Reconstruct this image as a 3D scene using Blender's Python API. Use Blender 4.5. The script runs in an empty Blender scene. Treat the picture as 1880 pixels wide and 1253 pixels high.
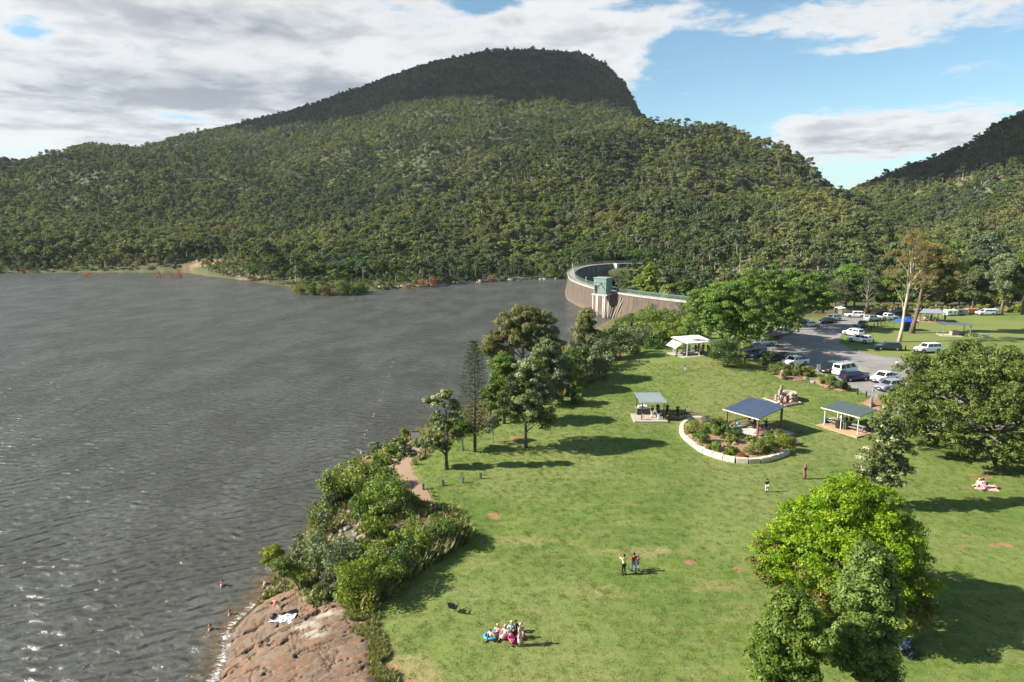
import bpy, bmesh, math, random
import numpy as np
from mathutils import Vector, Matrix
S = bpy.context.scene
COL = S.collection
rnd = random.Random(7)
R = math.radians

# ---------------------------------------------------------------- camera
CAM_H, PITCH, FPX, CX, CY = 31.0, R(10.0), 1253.0, 940.0, 626.5
cd = bpy.data.cameras.new('camera'); cam = bpy.data.objects.new('camera', cd); COL.objects.link(cam)
cam.location = (0, 0, CAM_H); cam.rotation_euler = (R(90) - PITCH, 0, 0)
cd.sensor_width = 36; cd.lens = 24; cd.clip_end = 9000; cd.clip_start = 0.5
S.camera = cam
S.view_settings.view_transform = 'Standard'; S.view_settings.look = 'None'
S.view_settings.gamma = 1; S.view_settings.use_curve_mapping = False
S.view_settings.exposure = 1.45
S.render.engine = 'CYCLES'
S.cycles.use_denoising = True
S.cycles.max_bounces = 6; S.cycles.diffuse_bounces = 3; S.cycles.glossy_bounces = 2
S.cycles.transmission_bounces = 3; S.cycles.transparent_max_bounces = 6
S.cycles.sample_clamp_indirect = 4.0

# ---------------------------------------------------------------- node helper
class NT:
    def __init__(s, tree): s.t = tree; tree.nodes.clear()
    def n(s, typ, props=None, **ins):
        nd = s.t.nodes.new(typ)
        for k, v in (props or {}).items(): setattr(nd, k, v)
        for k, v in ins.items():
            key = int(k[1:]) if k[0] == 'i' and k[1:].isdigit() else k.replace('_', ' ')
            s.put(nd.inputs[key], v)
        return nd
    def put(s, sock, v):
        if isinstance(v, bpy.types.Node): v = v.outputs[0]
        if isinstance(v, bpy.types.NodeSocket): s.t.links.new(v, sock)
        else:
            if hasattr(sock, 'default_value') and sock.type == 'RGBA' and len(v) == 3: v = (*v, 1)
            sock.default_value = v
    def m(s, op, a, b=0.0, c=0.0, clamp=False):
        return s.n('ShaderNodeMath', dict(operation=op, use_clamp=clamp), i0=a, i1=b, i2=c)
    def add(s, a, b): return s.m('ADD', a, b)
    def mul(s, a, b): return s.m('MULTIPLY', a, b)
    def sub(s, a, b): return s.m('SUBTRACT', a, b)
    def ss(s, v, a, b, lo=0.0, hi=1.0):
        return s.n('ShaderNodeMapRange', dict(interpolation_type='SMOOTHSTEP'), Value=v, From_Min=a, From_Max=b, To_Min=lo, To_Max=hi)
    def mix(s, f, a, b, mode='MIX'):
        nd = s.t.nodes.new('ShaderNodeMix'); nd.data_type = 'RGBA'; nd.blend_type = mode
        s.put(nd.inputs[0], f); s.put(nd.inputs[6], a); s.put(nd.inputs[7], b)
        return nd.outputs[2]
    def noise(s, scale, vec=None, detail=3, rough=.55, dist=0.0):
        nd = s.n('ShaderNodeTexNoise', Scale=scale, Detail=detail, Roughness=rough, Distortion=dist)
        if vec is not None: s.put(nd.inputs['Vector'], vec)
        return nd
    def add_v(s, a, b):
        nd = s.n('ShaderNodeVectorMath', dict(operation='ADD'), i0=a); s.put(nd.inputs[1], b.outputs[1] if isinstance(b, bpy.types.Node) else b); return nd
    def attr(s, name): return s.n('ShaderNodeAttribute', dict(attribute_name=name))
    def pos(s): return s.n('ShaderNodeNewGeometry').outputs['Position']
    def scaled(s, vec, sc, rot=(0, 0, 0)):
        return s.n('ShaderNodeMapping', Vector=vec, Scale=sc, Rotation=rot)

# ---------------------------------------------------------------- world: sky with clouds
SUN_EL, SUN_DIR = R(33), Vector((-1, -0.10, 0)).normalized()      # light comes from the left
def px_azel(x, y):
    v = (y - CY) / FPX; u = (x - CX) / FPX
    d = Vector((u, math.cos(PITCH) - v * math.sin(PITCH), -math.sin(PITCH) - v * math.cos(PITCH))).normalized()
    return math.atan2(d.x, d.y), math.asin(d.z)
W = bpy.data.worlds.new('World'); S.world = W; W.use_nodes = True
k = NT(W.node_tree)
sky = k.n('ShaderNodeTexSky', dict(sky_type='NISHITA', sun_disc=False, sun_elevation=SUN_EL,
          sun_rotation=math.atan2(SUN_DIR.x, SUN_DIR.y), air_density=1.0, dust_density=0.4, ozone_density=1.6, altitude=300))
tc = k.n('ShaderNodeTexCoord').outputs['Generated']
sx = k.n('ShaderNodeSeparateXYZ', i0=tc)
az = k.m('ARCTAN2', sx.outputs[0], sx.outputs[1])
el = k.m('ARCSINE', sx.outputs[2])
# cloud-plane coordinates for the noise, so clouds flatten towards the horizon
zz = k.m('MAXIMUM', k.add(sx.outputs[2], 0.12), 0.05)
pu = k.m('DIVIDE', sx.outputs[0], zz); pv = k.m('DIVIDE', sx.outputs[1], zz)
pc = k.n('ShaderNodeCombineXYZ', i0=pu, i1=pv, i2=0.0)
n1 = k.noise(1.15, pc, 9, .60, .25)
n2 = k.noise(4.3, pc, 8, .6, .3)
n3 = k.noise(1.9, k.n('ShaderNodeCombineXYZ', i0=pu, i1=pv, i2=5.3), 6, .55)
dens = k.add(k.add(k.mul(k.sub(n1, .5), 1.9), k.mul(k.sub(n2, .5), 1.15)), k.mul(k.sub(k.noise(13.0, pc, 6, .62, .3), .5), .5))
def blob(px, py, rx, ry, w):
    a, e = px_azel(px, py); a2, _ = px_azel(px + rx, py); _, e2 = px_azel(px, py + ry)
    da = k.m('DIVIDE', k.sub(az, a), abs(a2 - a)); de = k.m('DIVIDE', k.sub(el, e), abs(e - e2))
    r2 = k.add(k.mul(da, da), k.mul(de, de))
    return k.mul(k.m('EXPONENT', k.mul(r2, -1.0)), w)
for b in [(350, 120, 560, 170, .95), (1010, 60, 170, 70, .6), (1120, 110, 130, 60, .5), (60, 60, 60, 28, -.62), (190, 75, 50, 22, -.35), (100, 245, 170, 25, .3), (330, 215, 90, 12, -.55),
          (895, 8, 50, 20, -.75), (1430, 170, 260, 75, -.85), (1240, 85, 55, 24, -.7), (1620, 35, 330, 38, .42), (1290, 40, 120, 34, .25), (1130, 15, 80, 12, -.4),
          (1260, 172, 22, 14, .9), (1240, 270, 160, 60, -.6), (1480, 240, 130, 45, .75), (1680, 230, 250, 50, .8), (1560, 330, 150, 22, -.5), (1760, 130, 110, 24, .35), (1750, 95, 120, 16, -.4),(1580, 90, 130, 14, .35)]:
    dens = k.add(dens, blob(*b))
cov = k.ss(dens, .02, .42)
thick = k.ss(dens, .15, .95)
grey = k.m('ADD', k.mul(k.ss(k.add(k.mul(n3, .6), k.mul(n2, .4)), .42, .60), .62), k.m('ADD', blob(560, 190, 420, 45, .75), blob(160, 190, 260, 34, .7)), clamp=True)
grey = k.m('ADD', grey, k.m('ADD', blob(430, 50, 160, 30, .45), blob(1550, 275, 240, 26, .5)), clamp=True)
ccol = k.mix(k.m('MULTIPLY', grey, thick, clamp=True), (.335, .338, .340), (.142, .156, .176))
haze_el = k.ss(el, .00, .16, .50, 0.0)
skyc = k.mix(1.0, sky, (.80, .98, .96), 'MULTIPLY')
bg1 = k.n('ShaderNodeBackground', Color=skyc, Strength=0.062)
bg2 = k.n('ShaderNodeBackground', Color=ccol, Strength=1.0)
bgh = k.n('ShaderNodeBackground', Color=(.22, .275, .30), Strength=1.0)
mx0 = k.n('ShaderNodeMixShader', i0=haze_el, i1=bg1, i2=bgh)
mx1 = k.n('ShaderNodeMixShader', i0=k.mul(cov, .96), i1=mx0, i2=bg2)
k.n('ShaderNodeOutputWorld', Surface=mx1)
W.cycles.sampling_method = 'MANUAL'; W.cycles.sample_map_resolution = 1024

sl = bpy.data.lights.new('sun', 'SUN'); sun = bpy.data.objects.new('sun', sl); COL.objects.link(sun)
sl.energy = 4.6; sl.angle = R(0.53); sl.color = (1.0, .93, .82)
sv = Vector((SUN_DIR.x * math.cos(SUN_EL), SUN_DIR.y * math.cos(SUN_EL), math.sin(SUN_EL)))
sun.rotation_euler = sv.to_track_quat('Z', 'Y').to_euler()

# ---------------------------------------------------------------- object helpers
def tag(o, label=None, cat=None, group=None, kind=None):
    if label: o['label'] = label
    if cat: o['category'] = cat
    if group: o['group'] = group
    if kind: o['kind'] = kind
    return o
def link(name, me, parent=None, loc=None, rz=None, mat=None):
    o = bpy.data.objects.new(name, me); COL.objects.link(o)
    if parent: o.parent = parent
    if loc is not None: o.location = loc
    if rz is not None: o.rotation_euler = (0, 0, rz)
    if mat is not None and me is not None and not me.materials: me.materials.append(mat)
    return o
def empty(name, loc, rz=0.0, label=None, cat=None, group=None):
    o = link(name, None, None, loc, rz); return tag(o, label, cat, group)
def npmesh(name, V, F, mats=(), attrs=None, smooth=False):
    """V (n,3), F (m,3|4) arrays of equal-size faces"""
    me = bpy.data.meshes.new(name); V = np.asarray(V, np.float32); F = np.asarray(F, np.int32)
    me.vertices.add(len(V)); me.vertices.foreach_set('co', V.ravel())
    n = F.shape[1]; me.loops.add(F.size); me.loops.foreach_set('vertex_index', F.ravel())
    me.polygons.add(len(F)); me.polygons.foreach_set('loop_start', np.arange(0, F.size, n, dtype=np.int32))
    if smooth: me.polygons.foreach_set('use_smooth', np.ones(len(F), bool))
    for m in mats: me.materials.append(m)
    for a, arr in (attrs or {}).items():
        at = me.attributes.new(a, 'FLOAT', 'POINT'); at.data.foreach_set('value', np.asarray(arr, np.float32))
    me.update(calc_edges=True); return me
class MB:
    """collects simple solids into one mesh"""
    def __init__(s): s.v = []; s.f = []; s.mi = []
    def raw(s, V, F, mi=0):
        b = len(s.v); s.v += [tuple(p) for p in V]; s.f += [tuple(b + i for i in f) for f in F]; s.mi += [mi] * len(F); return s
    def box(s, c, d, rz=0, mi=0, top=1.0):
        x, y, z = d[0] / 2, d[1] / 2, d[2] / 2
        V = []
        for k_, zz_ in ((1, -z), (top, z)):
            for a, b in ((-x, -y), (x, -y), (x, y), (-x, y)):
                a *= k_; b *= k_
                V.append((c[0] + a * math.cos(rz) - b * math.sin(rz), c[1] + a * math.sin(rz) + b * math.cos(rz), c[2] + zz_))
        return s.raw(V, [(3, 2, 1, 0), (4, 5, 6, 7), (0, 1, 5, 4), (1, 2, 6, 5), (2, 3, 7, 6), (3, 0, 4, 7)], mi)
    def prism(s, pts, z0, z1, mi=0):
        n = len(pts); V = [(p[0], p[1], z0) for p in pts] + [(p[0], p[1], z1) for p in pts]
        F = [tuple(range(n - 1, -1, -1)), tuple(range(n, 2 * n))] + [(i, (i + 1) % n, n + (i + 1) % n, n + i) for i in range(n)]
        return s.raw(V, F, mi)
    def tube(s, pts, rad, n=6, mi=0, cap=True):
        pts = [Vector(p) for p in pts]; m = len(pts)
        if not hasattr(rad, '__len__'): rad = [rad] * m
        V = []; up = Vector((0.13, 0.31, 0.94)).normalized()
        for i, p in enumerate(pts):
            d = (pts[min(i + 1, m - 1)] - pts[max(i - 1, 0)]).normalized()
            a = d.cross(up)
            if a.length < .15: a = d.cross(Vector((1, 0, 0)))
            a.normalize(); b = d.cross(a)
            for j in range(n):
                t = 2 * math.pi * j / n
                V.append(p + (a * math.cos(t) + b * math.sin(t)) * rad[i])
        F = [(i * n + j, i * n + (j + 1) % n, (i + 1) * n + (j + 1) % n, (i + 1) * n + j) for i in range(m - 1) for j in range(n)]
        if cap: F += [tuple(range(n - 1, -1, -1)), tuple((m - 1) * n + j for j in range(n))]
        return s.raw(V, F, mi)
    def lathe(s, prof, n=12, c=(0, 0, 0), mi=0):
        V = [(c[0] + r * math.cos(2 * math.pi * j / n), c[1] + r * math.sin(2 * math.pi * j / n), c[2] + z) for r, z in prof for j in range(n)]
        F = [(i * n + j, i * n + (j + 1) % n, (i + 1) * n + (j + 1) % n, (i + 1) * n + j) for i in range(len(prof) - 1) for j in range(n)]
        F += [tuple(range(n - 1, -1, -1)), tuple((len(prof) - 1) * n + j for j in range(n))]
        return s.raw(V, F, mi)
    def mesh(s, name, mats=(), smooth=False, bevel=0):
        me = bpy.data.meshes.new(name); me.from_pydata([tuple(p) for p in s.v], [], s.f)
        for m in (mats if isinstance(mats, (list, tuple)) else [mats]): me.materials.append(m)
        me.polygons.foreach_set('material_index', s.mi)
        if smooth: me.polygons.foreach_set('use_smooth', [True] * len(me.polygons))
        if bevel:
            bm = bmesh.new(); bm.from_mesh(me)
            bmesh.ops.bevel(bm, geom=bm.edges[:], offset=bevel, segments=2, affect='EDGES'); bm.to_mesh(me); bm.free()
        me.update(); return me
    def build(s, name, mats, parent=None, loc=None, rz=None, **kw):
        return link(name, s.mesh(name, mats, **kw), parent, loc, rz)
def copy_tree(o, parent=None, loc=None, rz=None, scale=None):
    c = o.copy(); COL.objects.link(c)
    if parent is not None: c.parent = parent
    if loc is not None: c.location = loc
    if rz is not None: c.rotation_euler = (0, 0, rz)
    if scale is not None: c.scale = (scale,) * 3 if not hasattr(scale, '__len__') else scale
    for ch in list(o.children): copy_tree(ch, c)
    return c

# ---------------------------------------------------------------- numpy noise
def _h(ix, iy, s):
    n = (ix.astype(np.int64) * 374761393 + iy.astype(np.int64) * 668265263 + s * 1442695041) & 0xffffffff
    n = ((n ^ (n >> 13)) * 1274126177) & 0xffffffff
    return ((n ^ (n >> 16)) & 0xffff) / 65535.0
def vnoise(x, y, s=0):
    x = np.asarray(x, float); y = np.asarray(y, float)
    ix = np.floor(x); iy = np.floor(y); fx = x - ix; fy = y - iy
    fx = fx * fx * fx * (fx * (fx * 6 - 15) + 10); fy = fy * fy * fy * (fy * (fy * 6 - 15) + 10)
    a = _h(ix, iy, s); b = _h(ix + 1, iy, s); c = _h(ix, iy + 1, s); d = _h(ix + 1, iy + 1, s)
    return (a * (1 - fx) + b * fx) * (1 - fy) + (c * (1 - fx) + d * fx) * fy
def fbm(x, y, s=0, o=4):
    t = 0; a = .5
    for i in range(o):
        t = t + a * (vnoise(x, y, s + i) - .5) * 2; a *= .5; x = x * 2.03 + 17.1; y = y * 2.03 + 5.7
    return t
def sstep(v, a, b):
    t = np.clip((v - a) / (b - a), 0, 1); return t * t * (3 - 2 * t)
def sdf(X, Y, poly):
    """signed distance, positive inside"""
    X = np.asarray(X, float); Y = np.asarray(Y, float); d = np.full(X.shape, 1e18); ins = np.zeros(X.shape, bool)
    n = len(poly)
    for i in range(n):
        ax, ay = poly[i]; bx, by = poly[(i + 1) % n]
        ex, ey = bx - ax, by - ay; L = ex * ex + ey * ey + 1e-12
        t = np.clip(((X - ax) * ex + (Y - ay) * ey) / L, 0, 1)
        d = np.minimum(d, (X - ax - t * ex) ** 2 + (Y - ay - t * ey) ** 2)
        c = ((ay > Y) != (by > Y)) & (X < ex * (Y - ay) / (ey + 1e-12 * (ey == 0)) + ax)
        ins ^= c
    d = np.sqrt(d); return np.where(ins, d, -d)
def P(x, y, h=0.0):
    """world x, y of the place at height h seen at photograph point x, y"""
    v = (y - CY) / FPX; u = (x - CX) / FPX
    t = (CAM_H - h) / (math.sin(PITCH) + v * math.cos(PITCH))
    return u * t, (math.cos(PITCH) - v * math.sin(PITCH)) * t
def Pz(x, y, z):
    """world x, y, height at depth z along the view"""
    v = (y - CY) / FPX; u = (x - CX) / FPX
    return u * z, (math.cos(PITCH) - v * math.sin(PITCH)) * z, CAM_H - z * (math.sin(PITCH) + v * math.cos(PITCH))
# ---------------------------------------------------------------- shorelines
near_px = [(395, 1253), (410, 1218), (420, 1182), (418, 1160), (440, 1137), (467, 1113), (481, 1091), (493, 1075), (505, 1062), (520, 1040), (530, 1015),
           (545, 1000), (562, 965), (576, 931), (603, 900), (622, 862), (657, 844), (693, 827), (729, 811), (785, 788), (850, 757), (905, 715), (960, 680),
           (1020, 652), (1045, 632), (1078, 612), (1115, 598), (1160, 591), (1185, 588)]
near_w = [P(*q) for q in near_px]
dam_path = [(60, 186), (56, 189.5), (51.3, 193.9), (43.6, 203.7), (35.8, 216), (28.6, 234.7), (25.0, 253.4), (23.3, 271.2), (24.0, 291.8), (25.6, 310), (29.8, 331.9),
            (35.7, 350), (44, 364), (54, 372.5), (66, 376), (84, 376)]
far_px = [(1000, 513), (960, 514), (900, 518), (830, 522), (760, 530), (700, 534), (670, 540), (640, 543), (596, 544), (560, 542), (538, 538), (521, 527), (485, 523), (462, 518), (428, 514),
          (383, 508), (350, 502), (335, 501), (223, 501), (112, 501), (0, 503), (-150, 503), (-400, 510)]
far_w = [P(*q) for q in far_px]
lake = [(-26, -60), (-21, 10), (-19.5, 36)] + near_w + [q for q in dam_path[3:13]] + [(30, 368)] + far_w + [(-800, 330), (-1300, 100), (-1400, -600), (-60, -600)]
gorge = [(56, 196), (46, 206), (38.5, 219), (31.6, 236), (28.2, 254), (26.6, 271), (27.2, 291), (29, 309), (33, 330), (38.5, 347), (47, 360), (62, 368), (95, 350), (130, 300), (170, 262), (230, 240), (420, 250), (420, 215), (160, 212), (100, 212), (70, 205)]

# ---------------------------------------------------------------- hills: ridge lines as seen from the valley, by bearing
#  (bearing point, [(y, depth) ...]) ten stations from foot to behind the summit; third value is a direct height
T_ = {
 -900: [(0, 420, 0), (0, 520, 25), (0, 700, 60), (0, 950, 120), (0, 1150, 150), (0, 1300, 145), (0, 1500, 170), (0, 1700, 175), (0, 1900, 170), (0, 2600, 60)],
 -300: [(0, 416, 0), (0, 500, 14), (395, 650), (340, 850), (296, 1100), (0, 1200, 118), (0, 1300, 115), (0, 1400, 120), (0, 1550, 120), (0, 2400, 40)],
 0:    [(0, 416, 0), (0, 490, 13), (410, 620), (350, 820), (288, 1080), (0, 1150, 115), (0, 1250, 110), (0, 1350, 115), (0, 1500, 110), (0, 2400, 40)],
 200:  [(0, 416, 0), (0, 490, 13), (420, 600), (350, 800), (298, 980), (0, 1030, 100), (0, 1100, 112), (268, 1220), (0, 1400, 120), (0, 2400, 40)],
 350:  [(0, 400, 0), (0, 460, 8), (430, 560), (370, 730), (310, 900), (0, 960, 95), (0, 1050, 118), (276, 1180), (253, 1400), (0, 2300, 60)],
 450:  [(0, 370, 0), (0, 410, 7), (450, 500), (410, 640), (350, 800), (0, 860, 70), (310, 960), (262, 1180), (236, 1450), (0, 2300, 60)],
 560:  [(0, 310, 0), (500, 345), (460, 430), (430, 560), (0, 600, 16), (383, 700), (310, 880), (246, 1160), (207, 1500), (0, 2300, 60)],
 700:  [(0, 320, 0), (485, 370), (440, 450), (395, 580), (0, 625, 18), (350, 740), (275, 920), (206, 1150), (160, 1520), (0, 2400, 80)],
 800:  [(0, 335, 0), (480, 375), (420, 470), (362, 620), (0, 660, 34), (318, 770), (240, 940), (166, 1140), (124, 1540), (0, 2400, 80)],
 900:  [(0, 352, 0), (478, 385), (400, 480), (315, 640), (0, 690, 56), (288, 780), (220, 950), (163, 1120), (101, 1550), (0, 2400, 80)],
 1000: [(0, 369, 0), (478, 400), (390, 490), (285, 660), (0, 720, 76), (268, 800), (225, 930), (180, 1060), (101, 1530), (0, 2400, 80)],
 1060: [(0, 369, 0), (475, 400), (385, 490), (268, 680), (0, 740, 92), (258, 810), (228, 910), (205, 1000), (108, 1500), (0, 2400, 80)],
 1100: [(0, 360, 0), (475, 395), (380, 480), (258, 690), (0, 740, 102), (248, 820), (230, 900), (213, 960), (126, 1470), (0, 2300, 80)],
 1135: [(0, 350, -6), (475, 390), (375, 480), (252, 690), (0, 740, 108), (245, 820), (232, 880), (220, 940), (165, 1430), (0, 2200, 80)],
 1160: [(0, 340, -8), (475, 380), (372, 470), (248, 690), (0, 740, 122), (244, 800), (235, 860), (228, 920), (215, 1400), (0, 2100, 60)],
 1200: [(0, 330, -10), (475, 370), (370, 460), (252, 690), (0, 740, 120), (0, 800, 115), (0, 860, 120), (240, 920), (258, 1380), (0, 2000, 50)],
 1300: [(0, 290, -10), (480, 320), (380, 420), (256, 690), (0, 740, 112), (0, 800, 100), (0, 860, 95), (0, 920, 95), (0, 1300, 60), (0, 2000, 40)],
 1380: [(0, 270, -10), (490, 300), (390, 400), (276, 660), (0, 710, 95), (0, 770, 80), (0, 830, 75), (0, 920, 70), (0, 1300, 50), (0, 2000, 40)],
 1440: [(0, 262, -10), (500, 285), (400, 380), (298, 620), (0, 670, 80), (0, 740, 62), (0, 800, 55), (0, 900, 50), (0, 1300, 40), (0, 2000, 40)],
 1500: [(0, 255, -10), (505, 275), (420, 360), (335, 570), (0, 620, 58), (0, 700, 45), (0, 770, 42), (0, 850, 40), (0, 1300, 35), (0, 2000, 40)],
 1560: [(0, 250, -10), (505, 270), (440, 350), (375, 500), (0, 560, 38), (0, 640, 34), (370, 740), (354, 850), (0, 1200, 45), (0, 2000, 40)],
 1620: [(0, 245, -8), (510, 265), (470, 330), (430, 430), (0, 480, 14), (425, 560), (375, 680), (322, 820), (0, 1000, 55), (0, 2000, 50)],
 1700: [(0, 238, -6), (515, 258), (480, 320), (450, 400), (0, 440, 12), (420, 500), (360, 620), (283, 780), (0, 950, 80), (0, 2000, 50)],
 1790: [(0, 232, -4), (515, 252), (480, 300), (450, 370), (425, 420), (385, 480), (320, 590), (238, 750), (0, 900, 110), (0, 2000, 60)],
 1880: [(0, 228, -2), (515, 248), (470, 300), (430, 350), (395, 410), (345, 480), (275, 590), (188, 730), (0, 900, 130), (0, 2000, 80)],
 2100: [(0, 220, 0), (515, 240), (460, 280), (410, 330), (360, 390), (290, 470), (210, 580), (120, 720), (0, 900, 170), (0, 2000, 100)],
 2600: [(0, 200, 2), (0, 230, 12), (0, 280, 28), (0, 330, 48), (0, 390, 75), (0, 470, 110), (0, 580, 160), (0, 720, 200), (0, 900, 210), (0, 2000, 150)],
 4000: [(0, 180, 4), (0, 230, 14), (0, 280, 28), (0, 330, 44), (0, 390, 60), (0, 470, 90), (0, 580, 120), (0, 720, 150), (0, 900, 160), (0, 2000, 120)],
}
_az, _D, _Hh = [], [], []
for x_ in sorted(T_):
    a = math.atan2((x_ - CX) / FPX, math.cos(PITCH)); _az.append(a); dd, hh = [], []
    for st in T_[x_]:
        if len(st) == 3: X_, Y_ = (x_ - CX) / FPX * st[1], math.cos(PITCH) * st[1]; h_ = st[2]
        else:
            X_, Y_, h_ = Pz(x_, st[0], st[1]); h_ -= 9.0 if st[1] > 300 else 7.0
        dd.append(math.hypot(X_, Y_)); hh.append(h_)
    _D.append(dd); _Hh.append(hh)
_az = np.array(_az); _D = np.array(_D); _Hh = np.array(_Hh)
def hills(X, Y):
    az_ = np.arctan2(X, np.maximum(Y, 1e-3)); az_ = np.where(Y <= 0, np.sign(X) * 1.6, az_); d = np.hypot(X, Y)
    azc = np.clip(az_, _az[0], _az[-1] - 1e-6); i = np.clip(np.searchsorted(_az, azc) - 1, 0, len(_az) - 2)
    t = (azc - _az[i]) / (_az[i + 1] - _az[i])
    D = _D[i] * (1 - t[..., None]) + _D[i + 1] * t[..., None]; Hn = _Hh[i] * (1 - t[..., None]) + _Hh[i + 1] * t[..., None]
    h = np.full(X.shape, -30.0); n = D.shape[-1]
    # monotone cubic through the stations
    dx = np.diff(D, axis=-1); dy = np.diff(Hn, axis=-1) / dx
    m = np.zeros_like(Hn); m[..., 1:-1] = np.where(dy[..., 1:] * dy[..., :-1] > 0, 2 * dy[..., 1:] * dy[..., :-1] / (dy[..., 1:] + dy[..., :-1] + 1e-9 * np.sign(dy[..., 1:])), 0)
    m[..., 0] = dy[..., 0]
    for j in range(n - 1):
        s = np.clip((d - D[..., j]) / dx[..., j], 0, 1); a = (d >= D[..., j])
        v = (2 * s**3 - 3 * s**2 + 1) * Hn[..., j] + (s**3 - 2 * s**2 + s) * dx[..., j] * m[..., j] + (-2 * s**3 + 3 * s**2) * Hn[..., j + 1] + (s**3 - s**2) * dx[..., j] * m[..., j + 1]
        h = np.where(a, v, h)
    h = np.where(d > D[..., -1], Hn[..., -1], h)
    h = np.where(d < D[..., 0], Hn[..., 0] - (D[..., 0] - d) * .6, h)
    amp = np.clip((h - 4) / 60, 0, 1)
    rel = fbm(X / 130, Y / 130, 3, 4)
    rid = 1 - np.abs(fbm(X / 90 + 9, Y / 90, 11, 3)) * 2.2
    fold = 1 - np.abs(fbm(X / 230 + 3.3, Y / 260, 17, 2)) * 2.4
    return h + amp * (1 - .78 * sstep(h, 85, 170)) * (rel * 12 + (rid - .6) * 9 + (fold - .55) * 22 * (1 - .6 * sstep(h, 110, 240)))
def lawn_plane(X, Y):
    L = np.interp(Y, [-50, 20, 50, 72, 90, 104, 118, 160, 260], [1.6, 2.2, 2.7, 3.3, 4.0, 4.8, 5.5, 5.6, 6.2])
    return L * np.interp(X, [-400, -60, -10, 200], [.45, .6, 1, 1]) * np.where((Y > 200) & (X < 34), .16, 1.0)
def ground(X, Y, shore=None):
    X = np.atleast_1d(np.asarray(X, float)); Y = np.atleast_1d(np.asarray(Y, float))
    s = sdf(X, Y, lake) if shore is None else shore            # + inside the water
    d = np.maximum(-s, 0)
    jit = fbm(X / 6, Y / 6, 21, 3) * .8
    L = lawn_plane(X, Y)
    h = L * (1 - np.exp(-(np.maximum(d + jit * sstep(d, 1, 4), 0) / 5.5) ** 1.25))
    # the mound in front of the white-roofed shelter
    h = h + 1.1 * np.exp(-(((X - 33) / 14) ** 2 + ((Y - 122) / 13) ** 2)) * sstep(d, 4, 16) * 1.0
    h = h + fbm(X / 22, Y / 22, 5, 2) * .22 * sstep(d, 4, 12) * (1 - sstep(Y, 100, 112)) 
    hl = hills(X, Y)
    near = (Y < 195) & (X > -60)
    h = np.where(near & (hl < 40), h, np.maximum(h, hl))
    g = sdf(X, Y, gorge)
    h = h - np.clip(g, 0, 30) * .85 * sstep(g, 0, 6) * (1 - sstep(hl, 5, 40))
    bed = -np.minimum(3.2, 0.18 * np.maximum(s, 0) + .02)
    return np.where(s > 0, bed, h)
_gx = np.arange(-90, 230, .5); _gy = np.arange(30, 420, .5); _GG = None
def gz(x, y):
    global _GG
    if _GG is None: a_, b_ = np.meshgrid(_gx, _gy); _GG = ground(a_.ravel(), b_.ravel()).reshape(a_.shape)
    i = (x + 90) / .5; j = (y - 30) / .5
    if not (0 <= i < len(_gx) - 1 and 0 <= j < len(_gy) - 1): return float(ground(np.array([x]), np.array([y]))[0])
    a, b = int(i), int(j); i -= a; j -= b
    return float((_GG[b, a] * (1 - i) + _GG[b, a + 1] * i) * (1 - j) + (_GG[b + 1, a] * (1 - i) + _GG[b + 1, a + 1] * i) * j)
def where(x):
    'plain words for the stretch of far land at photograph bearing x'
    for lim, w_ in ((150, 'on the far shore at the left edge'), (340, 'left of the rocky spit'), (530, 'behind the rocky spit'), (700, 'behind the reedy point'), (860, 'right of the reedy point'), (1040, 'just left of the dam'),
                    (1180, 'on the slope behind the dam'), (1290, 'on the slope above the right end of the dam'), (1420, 'on the slope behind the left jacaranda'), (1530, 'on the slope behind the right jacaranda'), (1640, 'on the slope behind the car park'), (1760, 'on the slope behind the pale gums')):
        if x < lim: return w_
    return 'on the slope behind the camp row'
def at(x, y, lift=0.0, hint=None):
    """ground point seen at photograph point x, y"""
    h = 3.0 if y > 640 else 5.5
    for _ in range(7):
        X_, Y_ = P(x, y, h); h = .35 * h + .65 * gz(X_, Y_)
    X_, Y_ = P(x, y, h); return Vector((X_, Y_, gz(X_, Y_) + lift))
def pxm(y_world, x_world=0): return FPX / (y_world * 1.02)

# ---------------------------------------------------------------- masks by outline
rock_px = [(395, 1253), (418, 1160), (467, 1113), (493, 1075), (545, 1072), (575, 1092), (612, 1118), (640, 1128), (668, 1165), (690, 1200), (700, 1300), (560, 1450), (380, 1500)]
rock_w = [P(*q, 1.5 if q[0] > 480 else 0.3) for q in rock_px]
path_px = [(760, 815), (792, 818), (792, 832), (765, 845), (752, 862), (768, 893), (785, 915), (795, 935), (768, 930), (735, 898), (712, 876), (716, 850), (735, 828)]
path_w = [P(*q, 2.2) for q in path_px]
lawn_px = [(690, 1110), (760, 1060), (855, 1003), (862, 978), (845, 955), (800, 935), (790, 915), (765, 880), (752, 858), (770, 842), (820, 815), (900, 790), (930, 770), (1005, 745), (1050, 742), (1085, 720), (1140, 680), (1160, 655), (1200, 625), (1260, 600),
           (1300, 560), (1420, 588), (1540, 580), (1640, 577), (1750, 574), (2000, 575), (3200, 580), (3200, 1800), (800, 1800), (720, 1300), (700, 1215), (680, 1160)]
lawn_w = [P(*q, 5.6 if q[1] < 650 else 3.2 if q[1] < 900 else 2.3) for q in lawn_px]
tarmac_px = [(1382, 641), (1420, 628), (1470, 604), (1520, 586), (1600, 580), (1600, 590), (1548, 610), (1543, 630), (1570, 645), (1620, 655), (1700, 658), (1800, 665), (1800, 760), (1700, 770), (1610, 722), (1570, 708), (1515, 690), (1480, 673), (1400, 665)]
tarmac_w = [P(*q, 5.5) for q in tarmac_px]

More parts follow.
